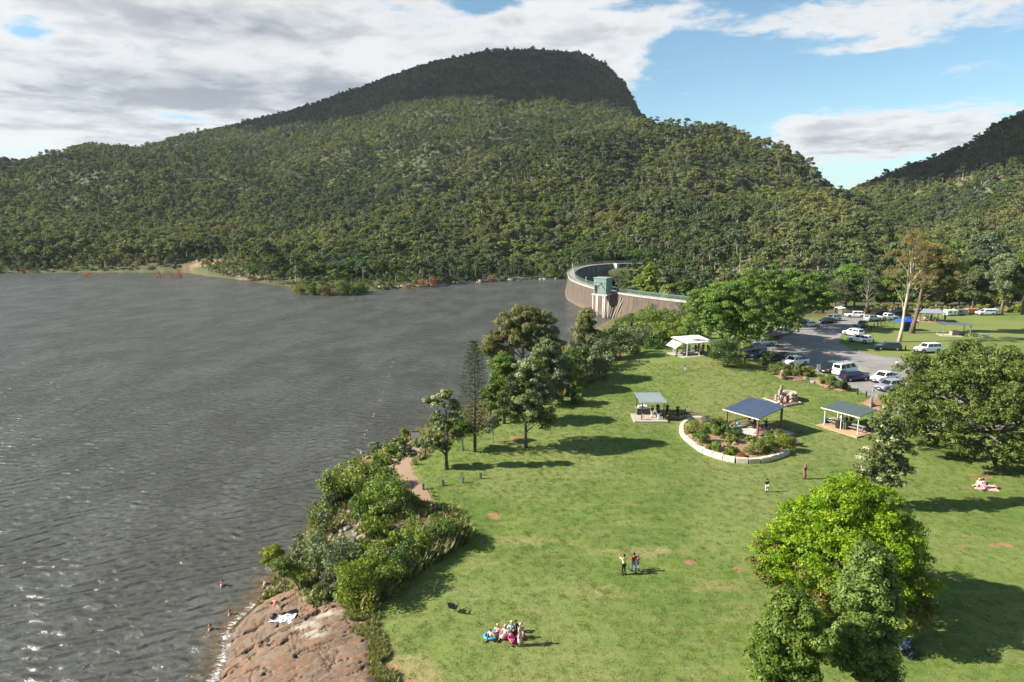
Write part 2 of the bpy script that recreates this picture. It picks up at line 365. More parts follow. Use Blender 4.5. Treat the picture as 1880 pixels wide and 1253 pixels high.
# ---------------------------------------------------------------- ground sheet
def ground_material():
    m = bpy.data.materials.new('ground'); m.use_nodes = True; k = NT(m.node_tree)
    p = k.pos()
    fine = k.noise(9.0, p, 4, .65); med = k.noise(.9, p, 4, .6); big = k.noise(.13, p, 4, .6, .6); huge = k.noise(.045, k.scaled(p, (1, .8, 1)), 3, .5)
    streak = k.noise(.5, k.scaled(p, (.35, 2.2, 1), (0, 0, .35)), 4, .6)
    tuft = k.noise(3.2, p, 5, .7)
    g1 = k.mix(k.ss(k.add(k.mul(big, .6), k.mul(med, .4)), .36, .64), (.078, .134, .022), (.144, .188, .044))
    g1 = k.mix(k.ss(huge, .42, .60, 0, .6), g1, (.190, .205, .068))
    g2 = k.mix(k.ss(streak, .48, .70, 0, .45), g1, (.235, .205, .085))
    g3 = k.mix(k.ss(tuft, .44, .66, 0.0, .36), g2, (.050, .108, .012))
    g3 = k.mix(k.ss(fine, .48, .70, 0.0, .42), g3, (.215, .245, .065))
    dry = k.attr('dry').outputs['Fac']
    dn = k.m('ADD', dry, k.mul(k.sub(med, .5), .9))
    g3 = k.mix(k.ss(dn, .30, .85, 0, .85), g3, k.mix(k.ss(tuft, .35, .65), (.30, .24, .115), (.21, .20, .075)))
    bare = k.attr('bare').outputs['Fac']
    g3 = k.mix(k.ss(k.add(bare, k.mul(k.sub(tuft, .5), .9)), .35, .7), g3, (.34, .16, .10))
    # rough bank soil
    soil = k.mix(k.ss(tuft, .35, .65), (.165, .105, .065), (.11, .088, .05)); soil = k.mix(k.ss(med, .42, .6), soil, (.075, .085, .028))
    rock = k.mix(k.ss(med, .35, .6), (.33, .20, .13), (.22, .15, .11))
    floor_ = k.mix(k.ss(med, .4, .6), (.075, .090, .034), (.105, .100, .050)); floor_ = k.mix(k.ss(big, .55, .75), floor_, (.065, .075, .025))
    field = k.mix(k.ss(med, .35, .65), (.17, .165, .065), (.12, .14, .05))
    en = k.mul(k.sub(k.noise(2.2, p, 4, .6), .5), .8)
    def mk(a, lo=.35, hi=.65): return k.ss(k.add(k.attr(a).outputs['Fac'], en), lo, hi)
    c = k.mix(mk('lawn'), soil, g3)
    c = k.mix(mk('forest'), c, floor_)
    c = k.mix(mk('grassy'), c, field)
    c = k.mix(mk('path', .4, .6), c, k.mix(k.ss(fine, .3, .7), (.27, .185, .125), (.235, .165, .11)))
    c = k.mix(mk('rock'), c, rock)
    wet = k.ss(k.add(k.n('ShaderNodeSeparateXYZ', i0=p).outputs[2], k.mul(en, .15)), -.1, .28)
    c = k.mix(wet, k.mix(1.0, c, (.35, .33, .30), 'MULTIPLY'), c)
    bump = k.n('ShaderNodeBump', Strength=.75, Distance=.12, Height=k.add(k.mul(tuft, .7), k.mul(fine, .35)))
    b = k.n('ShaderNodeBsdfPrincipled', Base_Color=c, Roughness=.92, Normal=bump)
    b.inputs['Specular IOR Level'].default_value = .2
    k.n('ShaderNodeOutputMaterial', Surface=b); return m
M = {}
M['ground'] = ground_material()
def spots(X, Y, lst):
    v = np.zeros(X.shape)
    for x, y, rx, ry, w in lst: v = np.maximum(v, w * np.exp(-(((X - x) / rx) ** 2 + ((Y - y) / ry) ** 2)))
    return v
azs = np.unique(np.concatenate([np.arange(-180, -50, 6.0), np.arange(-50, -42, .8), np.arange(-42, 43, .17), np.arange(43, 52, .8), np.arange(52, 180.1, 6.0)]))
rs = [.5, 4, 10, 16, 21, 25]; 
while rs[-1] < 3300: rs.append(rs[-1] * (1.0135 if rs[-1] < 1300 else 1.05))
rs = np.array(rs); A_, Rr = np.meshgrid(np.radians(azs), rs); GX = Rr * np.sin(A_); GY = Rr * np.cos(A_)
SH = sdf(GX, GY, lake); GZ = ground(GX, GY, SH)
tarm = sdf(GX, GY, tarmac_w)
rk = sdf(GX, GY, rock_w)
GZ = np.where((rk > 0) & (SH < .0), GZ - .25 * sstep(rk, 0, .6), GZ)
nr, na = GX.shape
idx = np.arange(nr * na).reshape(nr, na)
F = np.stack([idx[:-1, :-1], idx[:-1, 1:], idx[1:, 1:], idx[1:, :-1]], -1).reshape(-1, 4)[:, ::-1]
dLn = sdf(GX, GY, lawn_w)
spit_c = P(400, 500); spit_d = P(480, 512)
forest = np.where(GY > 205, 1.0 - 1.2 * spots(GX, GY, [(spit_c[0], spit_c[1], 30, 12, 1), (spit_d[0], spit_d[1], 16, 12, 1)]), 0) * ((GY > 205) | (GX < -60)) * 1.0; forest = np.maximum(forest, (sdf(GX, GY, gorge) > 0) * 1.0)
grassy = np.exp(-(((GX - 190) / 60) ** 2 + ((GY - 262) / 18) ** 2)) + np.exp(-(((GX - 330) / 60) ** 2 + ((GY - 420) / 40) ** 2)) * 1.2
bare_l = []
for q in [(1265, 1030, .9, .35, 1), (1290, 1045, .9, .3, .8), (1362, 1040, 1.0, .4, 1), (908, 948, 1.2, .9, .8), (1765, 1002, .9, .4, .8), (1838, 998, 1.3, .5, 1), (1110, 1050, .9, .4, .35), (945, 815, 1.5, .8, .8), (790, 842, .8, .6, .5),
          (880, 836, 1, .5, .5), (1590, 738, 1.6, .9, .9), (1673, 615, 2, 1.2, .8), (1420, 690, 4, 1, .9), (1330, 690, 6, .8, .35), (1510, 700, 2, .9, .9),(1800,878,3,1.5,.6), (745,1250,2.0,1.2,.9), (715,1225,.8,1.6,.9), (1182,775,2.2,.5,.5), (1560,795,2.6,.5,.5), (1400,862,4,.35,.45), (1290,846,2,.3,.45),(1555,1180,2.5,2,.5)]:
    w_ = P(q[0], q[1], 3.0 if q[1] > 780 else 4.6); bare_l.append((w_[0], w_[1], q[2], q[3], q[4]))
dry_l = []
for q in [(980, 990, 6, 1.2, .75), (1180, 1010, 6, 1.5, .7), (1100, 1080, 4, 1.5, .6), (1300, 1070, 5, 1.8, .6), (1120, 960, 7, 1.2, .5), (1560, 900, 3, 2, .4), (950, 860, 4, 1, .45), (1200, 1130, 3, 1.4, .35), (740, 1235, 3.2, 3, 1.1), (800, 1262, 3.0, 1.6, .9), (705, 1190, 1.2, 2, .9), (1240, 655, 5, 1, .6), (1360, 697, 6, .8, .7), (1500, 700, 5, 1.2, .6), (1440, 660, 4, 1, .5), (1280, 690, 9, 1.5, .6), (900, 1150, 3, 2, .25),
          (1250, 705, 5, 1.2, .5), (1750, 980, 4, 2, .3), (1440, 880, 4, 2, .35), (1020, 900, 5, 2, .3), (1750, 600, 10, 5, .3), (1440, 775, 3, 1.2, .5)]:
    w_ = P(q[0], q[1], 3.0 if q[1] > 780 else 4.6); dry_l.append((w_[0], w_[1], q[2], q[3], q[4]))
lawn_m = sstep(dLn, -.4, .4)
att = dict(lawn=lawn_m * (1 - .0), forest=forest * (1 - lawn_m), grassy=np.clip(grassy, 0, 1) * (SH < 0), rock=np.maximum(sstep(rk, -.3, .3), np.clip(1.3 * spots(GX, GY, [(spit_c[0] + 4, spit_c[1] - 2, 20, 9, 1), (spit_d[0], spit_d[1] - 4, 12, 8, 1)]), 0, 1)), path=sstep(sdf(GX, GY, path_w), -.3, .3),
           bare=spots(GX, GY, bare_l), dry=spots(GX, GY, dry_l))
gme = npmesh('ground', np.stack([GX, GY, GZ], -1).reshape(-1, 3), F, [M['ground']], {a: v.ravel() for a, v in att.items()}, True)
tag(link('ground', gme), 'green park lawn, brown lake bank and hillside soil', kind='structure')

# ---------------------------------------------------------------- rock platform with ledges and cracks
def rock_h(X, Y):
    s = sdf(X, Y, lake); d = np.maximum(-s, 0); base = ground(X, Y, s)
    a = R(28); U = X * math.cos(a) + Y * math.sin(a); Vv = -X * math.sin(a) + Y * math.cos(a)
    w = fbm(X / 3, Y / 3, 40, 3)
    st = Vv / 1.1 + w * 1.1 + fbm(U / 7, Vv / 2, 43, 2) * .8; led = st - np.floor(st)
    cr = np.abs(fbm(U / 4.2 + w * .3, Vv / .95, 51, 4)); cr2 = np.abs(fbm(U / 1.1, Vv / 2.2 + w, 57, 3))
    pm_ = sstep(fbm(X / 4, Y / 4, 81, 2), -.4, .1); r = .27 * np.minimum(led * 1.1, 1) - .25 * sstep(led, .93, .99) - (.16 + .26 * pm_) * (1 - sstep(cr, .0, .045)) - .17 * pm_ * (1 - sstep(cr2, 0, .04)) + fbm(X / .5, Y / .35, 63, 3) * .05 + fbm(X / 2.6, Y / 1.6, 61, 4) * .10 + fbm(X / .3, Y / .3, 66, 3) * .04
    e = sstep(sdf(X, Y, rock_w), -.4, .9)
    return base + (r + .06) * e * np.where(s > 0, .6, 1) - .12 * (1 - e), cr, led, e
bx = np.arange(min(q[0] for q in rock_w) - 2, max(q[0] for q in rock_w) + 1, .085); by = np.arange(34, max(q[1] for q in rock_w) + 1.5, .10)
RX, RY = np.meshgrid(bx, by); RZ, rcr, rled, re_ = rock_h(RX, RY)
keep = (sdf(RX, RY, rock_w) > -.7) & (sdf(RX, RY, lake) < 3.0)
ii = np.arange(RX.size).reshape(RX.shape)
FF = np.stack([ii[:-1, :-1], ii[:-1, 1:], ii[1:, 1:], ii[1:, :-1]], -1).reshape(-1, 4)
kk = (keep[:-1, :-1] & keep[1:, 1:] & keep[:-1, 1:] & keep[1:, :-1]).ravel(); FF = FF[kk]
used = np.unique(FF); remap = np.full(RX.size, -1); remap[used] = np.arange(len(used)); FF = remap[FF]
m = bpy.data.materials.new('sandstone'); m.use_nodes = True; k = NT(m.node_tree); p = k.pos(); M['rock'] = m
rp = k.scaled(p, (.5, 1.6, 1), (0, 0, -.5))
c = k.mix(k.ss(k.noise(.55, rp, 5, .6, .5), .38, .62), (.215, .118, .066), (.190, .140, .092))
c = k.mix(k.ss(k.noise(1.4, p, 6, .65), .46, .66), c, (.165, .105, .072))
vor = k.n('ShaderNodeTexVoronoi', dict(feature='DISTANCE_TO_EDGE'), Vector=k.add_v(rp, k.noise(.9, p, 4, .6)), Scale=.95)
c = k.mix(k.ss(k.add(vor, k.mul(k.noise(.6, p, 3), .12)), .045, .085, .75, 0), c, (.055, .038, .03))
c = k.mix(k.ss(k.noise(.35, rp, 5, .7, 1.2), .55, .66, 0, .7), c, (.13, .10, .085))
c = k.mix(k.ss(k.add(k.attr('crack').outputs['Fac'], k.mul(k.sub(k.noise(3.0, p, 4), .5), .7)), .35, .75, 0, .85), c, (.045, .032, .026))
pale = k.add(k.mul(k.attr('pale').outputs['Fac'], 1.0), k.mul(k.sub(k.noise(1.3, p, 5, .6), .5), 1.2))
c = k.mix(k.ss(pale, .60, 1.1), c, (.38, .34, .27))
c = k.mix(k.ss(k.noise(7, rp, 4, .7), .55, .75, 0, .6), c, (.27, .19, .125))
wetf = k.ss(k.add(k.n('ShaderNodeSeparateXYZ', i0=p).outputs[2], k.mul(k.noise(1.5, p), .2)), .10, .45)
c = k.mix(wetf, k.mix(1.0, c, (.42, .36, .32), 'MULTIPLY'), c)
b = k.n('ShaderNodeBsdfPrincipled', Base_Color=c, Roughness=k.ss(wetf, 0, 1, .35, .9), Normal=k.n('ShaderNodeBump', Strength=1.0, Distance=.10, Height=k.noise(6, rp, 8, .75)))
k.n('ShaderNodeOutputMaterial', Surface=b)
px_pale = [P(600, 1142, 1.6), P(560, 1160, 1.4), P(650, 1135, 1.9), P(575, 1178, 1.4)]
pale_a = spots(RX, RY, [(q[0], q[1], 1.9, .9, 1) for q in px_pale])
rme = npmesh('rock_platform', np.stack([RX, RY, RZ], -1).reshape(-1, 3)[used], FF, [M['rock']], dict(pale=pale_a.ravel()[used], crack=np.maximum((1 - sstep(rcr, .0, .07)), .7 * sstep(rled, .90, .97)).ravel()[used]), True)
tag(link('rock_shelf', rme), 'cracked orange sandstone shelf sloping into the lake', kind='structure')

# ---------------------------------------------------------------- water
m = bpy.data.materials.new('lake_water'); m.use_nodes = True; k = NT(m.node_tree); p = k.pos()
w1 = k.noise(.55, k.scaled(p, (.45, 1.0, 1), (0, 0, R(-14))), 3, .6, .3)
w2 = k.noise(2.0, k.scaled(p, (.6, 1.1, 1), (0, 0, R(-32))), 4, .65, .4)
w3 = k.noise(.10, k.scaled(p, (1, .5, 1), (0, 0, R(20))), 4, .6)
w4 = k.noise(7.0, k.scaled(p, (.7, 1.1, 1), (0, 0, R(10))), 3, .6)
wav = k.n('ShaderNodeTexWave', dict(wave_type='BANDS', bands_direction='Y'), Vector=k.scaled(p, (1, 1, 1), (0, 0, R(-12))), Scale=.20, Distortion=9.0, Detail=3.0, Detail_Scale=.6, Detail_Roughness=.6)
h = k.add(k.add(k.mul(w1, .42), k.mul(w2, .15)), k.add(k.mul(wav, .26), k.mul(w4, .02)))
bp = k.n('ShaderNodeBump', Strength=1.0, Distance=1.0, Height=h)
shore = k.attr('shore').outputs['Fac']
sh_n = k.add(shore, k.mul(k.sub(k.noise(.8, p, 5, .6), .5), 3.0))
base = k.mix(k.ss(w3, .38, .66), (.064, .065, .058), (.086, .088, .080))
base = k.mix(k.ss(k.add(k.attr('shallow').outputs['Fac'], k.mul(k.sub(k.noise(.8, p, 5, .6), .5), .5)), .25, .95), base, (.115, .085, .048))
base = k.mix(k.ss(w2, .62, .74, 0, .12), base, (.20, .22, .22))
foam_a = k.attr('foam').outputs['Fac']
fn = k.add(foam_a, k.add(k.mul(k.sub(k.noise(2.3, k.scaled(p, (.6, 1.4, 1), (0, 0, R(-35))), 6, .7, 1.0), .5), 1.9), k.mul(k.sub(k.noise(9.0, p, 3, .7), .5), .8)))
fo = k.ss(fn, .78, 1.25)
caps = k.mul(k.ss(k.noise(.9, k.scaled(p, (.4, 1.5, 1), (0, 0, R(15))), 5, .8, .6), .725, .76), k.attr('caps').outputs['Fac'])
fo = k.m('MAXIMUM', fo, k.mul(caps, .16))
base = k.mix(fo, base, (.72, .72, .70))
b = k.n('ShaderNodeBsdfPrincipled', Base_Color=base, Roughness=k.add(k.ss(fo, 0, 1, .0, .5), k.ss(w3, .35, .65, .22, .24)), Normal=bp, IOR=1.33)
k.n('ShaderNodeOutputMaterial', Surface=b); M['water'] = m
waz = np.unique(np.concatenate([np.arange(-180, -50, 10.0), np.arange(-50, 30, .5), np.arange(30, 180.1, 10)]))
wr = [5, 15, 25, 30]; 
while wr[-1] < 2200: wr.append(wr[-1] * 1.02)
A2, R2 = np.meshgrid(np.radians(waz), np.array(wr)); WX = R2 * np.sin(A2); WY = R2 * np.cos(A2)
ws = sdf(WX, WY, lake); wg = sdf(WX, WY, gorge)
ix2 = np.arange(WX.size).reshape(WX.shape); F2 = np.stack([ix2[:-1, :-1], ix2[:-1, 1:], ix2[1:, 1:], ix2[1:, :-1]], -1).reshape(-1, 4)[:, ::-1]
okv = (ws > -14) & (wg < .8) & ~((WX > 26) & (WY > 225) & (ws < -1.5)); ok = (okv[:-1, :-1] & okv[1:, 1:] & okv[:-1, 1:] & okv[1:, :-1]).ravel(); F2 = F2[ok]
fo_zone = sstep(-WY, -58, -50) * (1 - sstep(ws, .0, 1.9)) * sstep(ws, -1.2, -.2) * .98
fo_zone = np.maximum(fo_zone, .45 * (1 - sstep(ws, .1, .8)) * sstep(ws, -1.0, -.2) * (WY < 95))
wme = npmesh('lake_water', np.stack([WX, WY, np.zeros_like(WX)], -1).reshape(-1, 3), F2, [M['water']], dict(shore=ws.ravel(), shallow=np.maximum(np.exp(-np.maximum(ws, 0) / 2.4) * (1 - sstep(WY, 56, 64)), np.exp(-np.maximum(ws, 0) / .5) * .6).ravel(), foam=fo_zone.ravel(), caps=((WY < 200) * 1.0).ravel()), True)
tag(link('lake_water', wme), 'dark rippled grey lake water with foam along the rock', kind='structure')

# ---------------------------------------------------------------- car park tarmac
m = bpy.data.materials.new('tarmac'); m.use_nodes = True; k = NT(m.node_tree); p = k.pos(); M['tarmac'] = m
c = k.mix(k.ss(k.noise(.25, p, 5, .6), .38, .62), (.185, .175, .162), (.25, .235, .212))
c = k.mix(k.ss(k.noise(.7, k.scaled(p, (.25, 1.4, 1), (0, 0, R(-38))), 5, .6), .52, .72, 0, .5), c, (.31, .275, .225))
c = k.mix(k.ss(k.noise(14, p, 3, .7), .4, .8, 0, .4), c, (.22, .21, .2))
c = k.mix(k.ss(k.noise(.8, p, 4, .6), .62, .75, 0, .6), c, (.07, .068, .066))
b = k.n('ShaderNodeBsdfPrincipled', Base_Color=c, Roughness=.85, Normal=k.n('ShaderNodeBump', Strength=.4, Distance=.02, Height=k.noise(25, p, 3, .7)))
k.n('ShaderNodeOutputMaterial', Surface=b)
tx = np.arange(min(q[0] for q in tarmac_w) - 1, max(q[0] for q in tarmac_w) + 1, .5); ty = np.arange(min(q[1] for q in tarmac_w) - 1, max(q[1] for q in tarmac_w) + 1, .5)
TX, TY = np.meshgrid(tx, ty); td = sdf(TX, TY, tarmac_w) + fbm(TX / 2, TY / 2, 71, 3) * .5
TZ = ground(TX, TY) + .05
it = np.arange(TX.size).reshape(TX.shape); F3 = np.stack([it[:-1, :-1], it[:-1, 1:], it[1:, 1:], it[1:, :-1]], -1).reshape(-1, 4)
o3 = ((td > 0)[:-1, :-1] & (td > 0)[1:, 1:]).ravel(); F3 = F3[o3]; us = np.unique(F3); rm = np.full(TX.size, -1); rm[us] = np.arange(len(us)); F3 = rm[F3]
tag(link('car_park_road', npmesh('car_park_road', np.stack([TX, TY, TZ], -1).reshape(-1, 3)[us], F3, [M['tarmac']], None, True)), 'grey sealed car park and access road', kind='structure')
# ---------------------------------------------------------------- foliage and bark materials
def leaf_mat(name, c1, c2, c3=None, trans=.25, rough=.55, var=.10, hue=0.0):
    m = bpy.data.materials.new(name); m.use_nodes = True; k = NT(m.node_tree)
    t = k.attr('tint').outputs['Fac']
    c = k.mix(k.ss(t, 0, 1), c1, c2)
    if c3: c = k.mix(k.ss(t, .80, .90), c, c3)
    oi = k.n('ShaderNodeObjectInfo').outputs['Random']
    hs = k.n('ShaderNodeHueSaturation', Color=c, Hue=k.add(.5 - hue / 2, k.mul(oi, hue)), Saturation=k.add(1 - var, k.mul(k.m('FRACT', k.mul(oi, 7.3)), var * 1.6)), Value=k.add(1 - var * 2, k.mul(k.m('FRACT', k.mul(oi, 13.7)), var * 4)))
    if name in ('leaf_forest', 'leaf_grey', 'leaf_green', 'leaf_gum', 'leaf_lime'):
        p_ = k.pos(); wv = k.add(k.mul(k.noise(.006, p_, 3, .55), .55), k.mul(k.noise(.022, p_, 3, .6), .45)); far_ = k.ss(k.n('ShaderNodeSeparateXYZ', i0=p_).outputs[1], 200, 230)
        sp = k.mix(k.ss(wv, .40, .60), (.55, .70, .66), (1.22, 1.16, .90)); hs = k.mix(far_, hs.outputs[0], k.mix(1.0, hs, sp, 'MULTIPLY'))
    d = k.n('ShaderNodeBsdfPrincipled', Base_Color=hs, Roughness=rough); d.inputs['Specular IOR Level'].default_value = .25
    tr = k.n('ShaderNodeBsdfTranslucent', Color=k.mix(1.0, hs, (1.15, 1.25, .6), 'MULTIPLY'))
    k.n('ShaderNodeOutputMaterial', Surface=k.n('ShaderNodeMixShader', i0=trans, i1=d, i2=tr)); M[name] = m; return m
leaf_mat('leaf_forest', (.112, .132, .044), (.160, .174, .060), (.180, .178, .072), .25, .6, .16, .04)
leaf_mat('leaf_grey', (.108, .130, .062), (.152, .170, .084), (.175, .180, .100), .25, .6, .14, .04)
leaf_mat('leaf_bright', (.110, .205, .008), (.235, .345, .012), (.28, .36, .02), .32, .5, .0)
leaf_mat('leaf_olive', (.120, .130, .022), (.185, .165, .035), (.14, .085, .03), .25, .55, .0)
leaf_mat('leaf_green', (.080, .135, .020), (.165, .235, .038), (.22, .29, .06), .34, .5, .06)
leaf_mat('leaf_deep', (.038, .078, .016), (.085, .140, .030), (.12, .18, .045), .22, .42, .05)
leaf_mat('leaf_fig', (.062, .092, .016), (.130, .165, .032), (.17, .19, .05), .22, .5, .0)
leaf_mat('leaf_jacaranda', (.075, .142, .022), (.148, .235, .042), (.20, .28, .065), .3, .5, .0)
leaf_mat('leaf_gum', (.120, .130, .042), (.215, .212, .072), (.27, .22, .10), .28, .55, .03)
leaf_mat('leaf_gum_brown', (.15, .12, .045), (.235, .175, .07), (.27, .16, .08), .28, .6, .0)
leaf_mat('leaf_flower', (.085, .115, .030), (.180, .210, .068), (.42, .41, .24), .22, .6, .0)
leaf_mat('leaf_pine', (.028, .050, .018), (.062, .092, .026), None, .12, .6, .0)
leaf_mat('leaf_lime', (.105, .155, .018), (.200, .250, .034), (.27, .30, .06), .3, .5, .06)
leaf_mat('leaf_yellow', (.13, .165, .02), (.23, .26, .035), (.30, .30, .06), .3, .5, .06)
leaf_mat('leaf_silver', (.092, .120, .046), (.185, .218, .098), (.25, .27, .14), .2, .6, .05)
leaf_mat('leaf_rust', (.27, .095, .04), (.36, .15, .06), (.42, .22, .09), .2, .7, .05)
leaf_mat('grass_blade', (.110, .150, .030), (.21, .24, .06), (.32, .30, .13), .25, .7, .12, .02)
leaf_mat('grass_dry', (.17, .15, .06), (.27, .24, .11), (.34, .29, .16), .25, .7, .10)
def bark_mat(name, c1, c2, sc=3.0):
    m = bpy.data.materials.new(name); m.use_nodes = True; k = NT(m.node_tree)
    o = k.n('ShaderNodeTexCoord').outputs['Object']
    n_ = k.noise(sc, k.scaled(o, (1, 1, .3)), 5, .65)
    b = k.n('ShaderNodeBsdfPrincipled', Base_Color=k.mix(k.ss(n_, .38, .64), c1, c2), Roughness=.85, Normal=k.n('ShaderNodeBump', Strength=.6, Distance=.03, Height=n_))
    k.n('ShaderNodeOutputMaterial', Surface=b); M[name] = m; return m
bark_mat('bark_grey', (.13, .11, .09), (.22, .19, .16)); bark_mat('bark_dark', (.055, .045, .036), (.11, .09, .07)); bark_mat('bark_pale', (.46, .40, .33), (.38, .29, .23), 1.2)
bark_mat('bark_brown', (.16, .105, .075), (.10, .07, .05)); bark_mat('bark_white', (.42, .38, .33), (.30, .26, .22), 2)

# ---------------------------------------------------------------- leaf clouds
LN, LS = 1.75, .70
def leaves(rs_, clumps, n, size, shape=.55, out=.75, fill=.15, flat=1.0, droop=0.0):
    """clumps (m,7): centre, radii, tint. Returns V, F, tint for n leaf cards spread over the clumps' shells."""
    n = int(n * LN); size = size * LS
    clumps = np.asarray(clumps, float); w = (clumps[:, 3] * clumps[:, 4] + clumps[:, 3] * clumps[:, 5]); w = w / w.sum()
    ci = rs_.choice(len(clumps), n, p=w); C = clumps[ci]
    d = rs_.normal(size=(n, 3)); d[:, 2] = d[:, 2] * .9 + .28; d /= np.linalg.norm(d, axis=1)[:, None]
    rad = np.where(rs_.random(n) < fill, rs_.random(n) ** .5 * .8, 1 - rs_.random(n) ** 2 * .35)
    p = C[:, :3] + d * C[:, 3:6] * rad[:, None]
    nr_ = d * out + rs_.normal(size=(n, 3)) * (1 - out) * 1.1 + np.array([0, 0, .25 * flat]); nr_ /= np.linalg.norm(nr_, axis=1)[:, None]
    t = np.cross(nr_, rs_.normal(size=(n, 3))); t /= np.linalg.norm(t, axis=1)[:, None] + 1e-9
    if droop: t[:, 2] -= droop; t /= np.linalg.norm(t, axis=1)[:, None]
    b = np.cross(nr_, t); s = size * (.65 + .7 * rs_.random(n))
    t *= s[:, None]; b *= (s * shape)[:, None]
    V = np.stack([p - t, p - b * .9 + t * .1, p + t, p + b * .9 + t * .1], 1).reshape(-1, 3)
    F = np.arange(4 * n).reshape(n, 4)
    tint = np.clip(C[:, 6] + rs_.normal(size=n) * .16, 0, 1)
    return V, F, np.repeat(tint, 4)
def shell_clumps(rs_, lobes, n, r, flat=.65, low=-.25, jitter=.12, tvar=.22):
    """small clumps over the outside of large lobes (cx, cy, cz, rx, ry, rz)"""
    lobes = np.asarray(lobes, float); w = lobes[:, 3] * lobes[:, 4] + lobes[:, 3] * lobes[:, 5]; li = rs_.choice(len(lobes), n, p=w / w.sum()); Lb = lobes[li]
    d = rs_.normal(size=(n, 3)); d /= np.linalg.norm(d, axis=1)[:, None]; d[:, 2] = np.where(d[:, 2] < low, -d[:, 2], d[:, 2])
    c = Lb[:, :3] + d * Lb[:, 3:6] * (1 + rs_.normal(size=(n, 1)) * jitter)
    rr = r * (.6 + .8 * rs_.random(n))
    ti = np.clip(.5 + rs_.normal(size=n) * tvar, 0, 1)
    return np.column_stack([c, rr, rr, rr * flat, ti])
def join_leaf(name, parts, mat):
    V = np.concatenate([q[0] for q in parts]); F = []; o = 0
    for q in parts: F.append(q[1] + o); o += len(q[0])
    return npmesh(name, V, np.concatenate(F), [mat] if not isinstance(mat, (list, tuple)) else mat, dict(tint=np.concatenate([q[2] for q in parts])))
def limbs(mb, base, top, r0, ends, rr, r1=None, wob=.25, fork=.45, n=7):
    """trunk from base to top and one limb from it to each end point"""
    base = Vector(base); top = Vector(top); L_ = (top - base).length; pts = []
    for i in range(6):
        t = i / 5; q = base.lerp(top, t); pts.append(q + Vector((rr.uniform(-1, 1), rr.uniform(-1, 1), 0)) * wob * L_ * .06 * math.sin(t * 3))
    r1 = r1 or r0 * .35; rad = [r0 * 1.5 if i == 0 else r0 + (r1 - r0) * i / 5 for i in range(6)]
    mb.tube(pts, rad, n)
    for e in ends:
        e = Vector(e); t = min(.95, max(fork, (e.z - base.z) / max(L_, .1) * rr.uniform(.45, .75))); j = min(4, int(t * 5)); s = pts[j].lerp(pts[j + 1], t * 5 - j)
        d = e - s; mid = s + d * .45 + Vector((rr.uniform(-1, 1), rr.uniform(-1, 1), rr.uniform(.1, .9))) * d.length * .12
        ra = (r0 + (r1 - r0) * t) * .55
        mb.tube([s, s + (mid - s) * .5 + Vector((0, 0, d.length * .02)), mid, e], [ra, ra * .75, ra * .5, ra * .12], 5)
def tree(name, loc, height, radius, mat, bark, seed, leaf=.3, n=6000, lobes=None, nl=7, clump=.9, nclump=None, base_h=.30, flat=.65, trunk_r=None, squash=.8, lean=(0, 0),
         label=None, cat='tree', group=None, shape=.55, droop=0, low=-.25, fill=.15, sub=0, xr=1.0, tvar=.22, jitter=.12, rz=0, core=0.0):
    rs_ = np.random.RandomState(seed); rr = random.Random(seed)
    if lobes is None:
        lobes = []; ch = height * (1 - base_h)
        for i in range(nl):
            a = 2 * math.pi * i / nl * 1.618 * 2 + rr.uniform(-.3, .3); q = (i + .5) / nl
            rad = radius * math.sqrt(q) * .62 * rr.uniform(.75, 1.1); r_ = radius * rr.uniform(.36, .52)
            zc = height * base_h + ch * (.92 - .62 * q ** 1.3) * rr.uniform(.86, 1.0) - r_ * squash * .25
            lobes.append((rad * math.cos(a) * xr + lean[0] * .8, rad * math.sin(a) + lean[1] * .8, zc, r_, r_, r_ * squash))
        lobes.append((lean[0], lean[1], height - radius * .45 * squash, radius * .5, radius * .5, radius * .5 * squash))
    cl = shell_clumps(rs_, lobes, nclump or max(24, int(n / 90)), clump, flat, low, jitter, tvar)
    parts = [leaves(rs_, cl, n, leaf, shape, .72, fill, droop=droop)]
    if core: parts.append(leaves(rs_, np.array([[*l[:3], l[3] * .72, l[4] * .72, l[5] * .72, .25] for l in lobes]), int(n * core), leaf * 1.7, .8, .5, .3))
    root = empty(name, loc, rz, label, cat, group)
    mb = MB(); tr = trunk_r or height * .022
    limbs(mb, (0, 0, -.3), (lean[0], lean[1], height * .78), tr, [(l[0], l[1], l[2]) for l in lobes], rr, fork=max(.18, base_h * .8))
    mb.build('trunk', M[bark], root, smooth=True)
    link('crown', join_leaf('crown', parts, M[mat]), root)
    return root
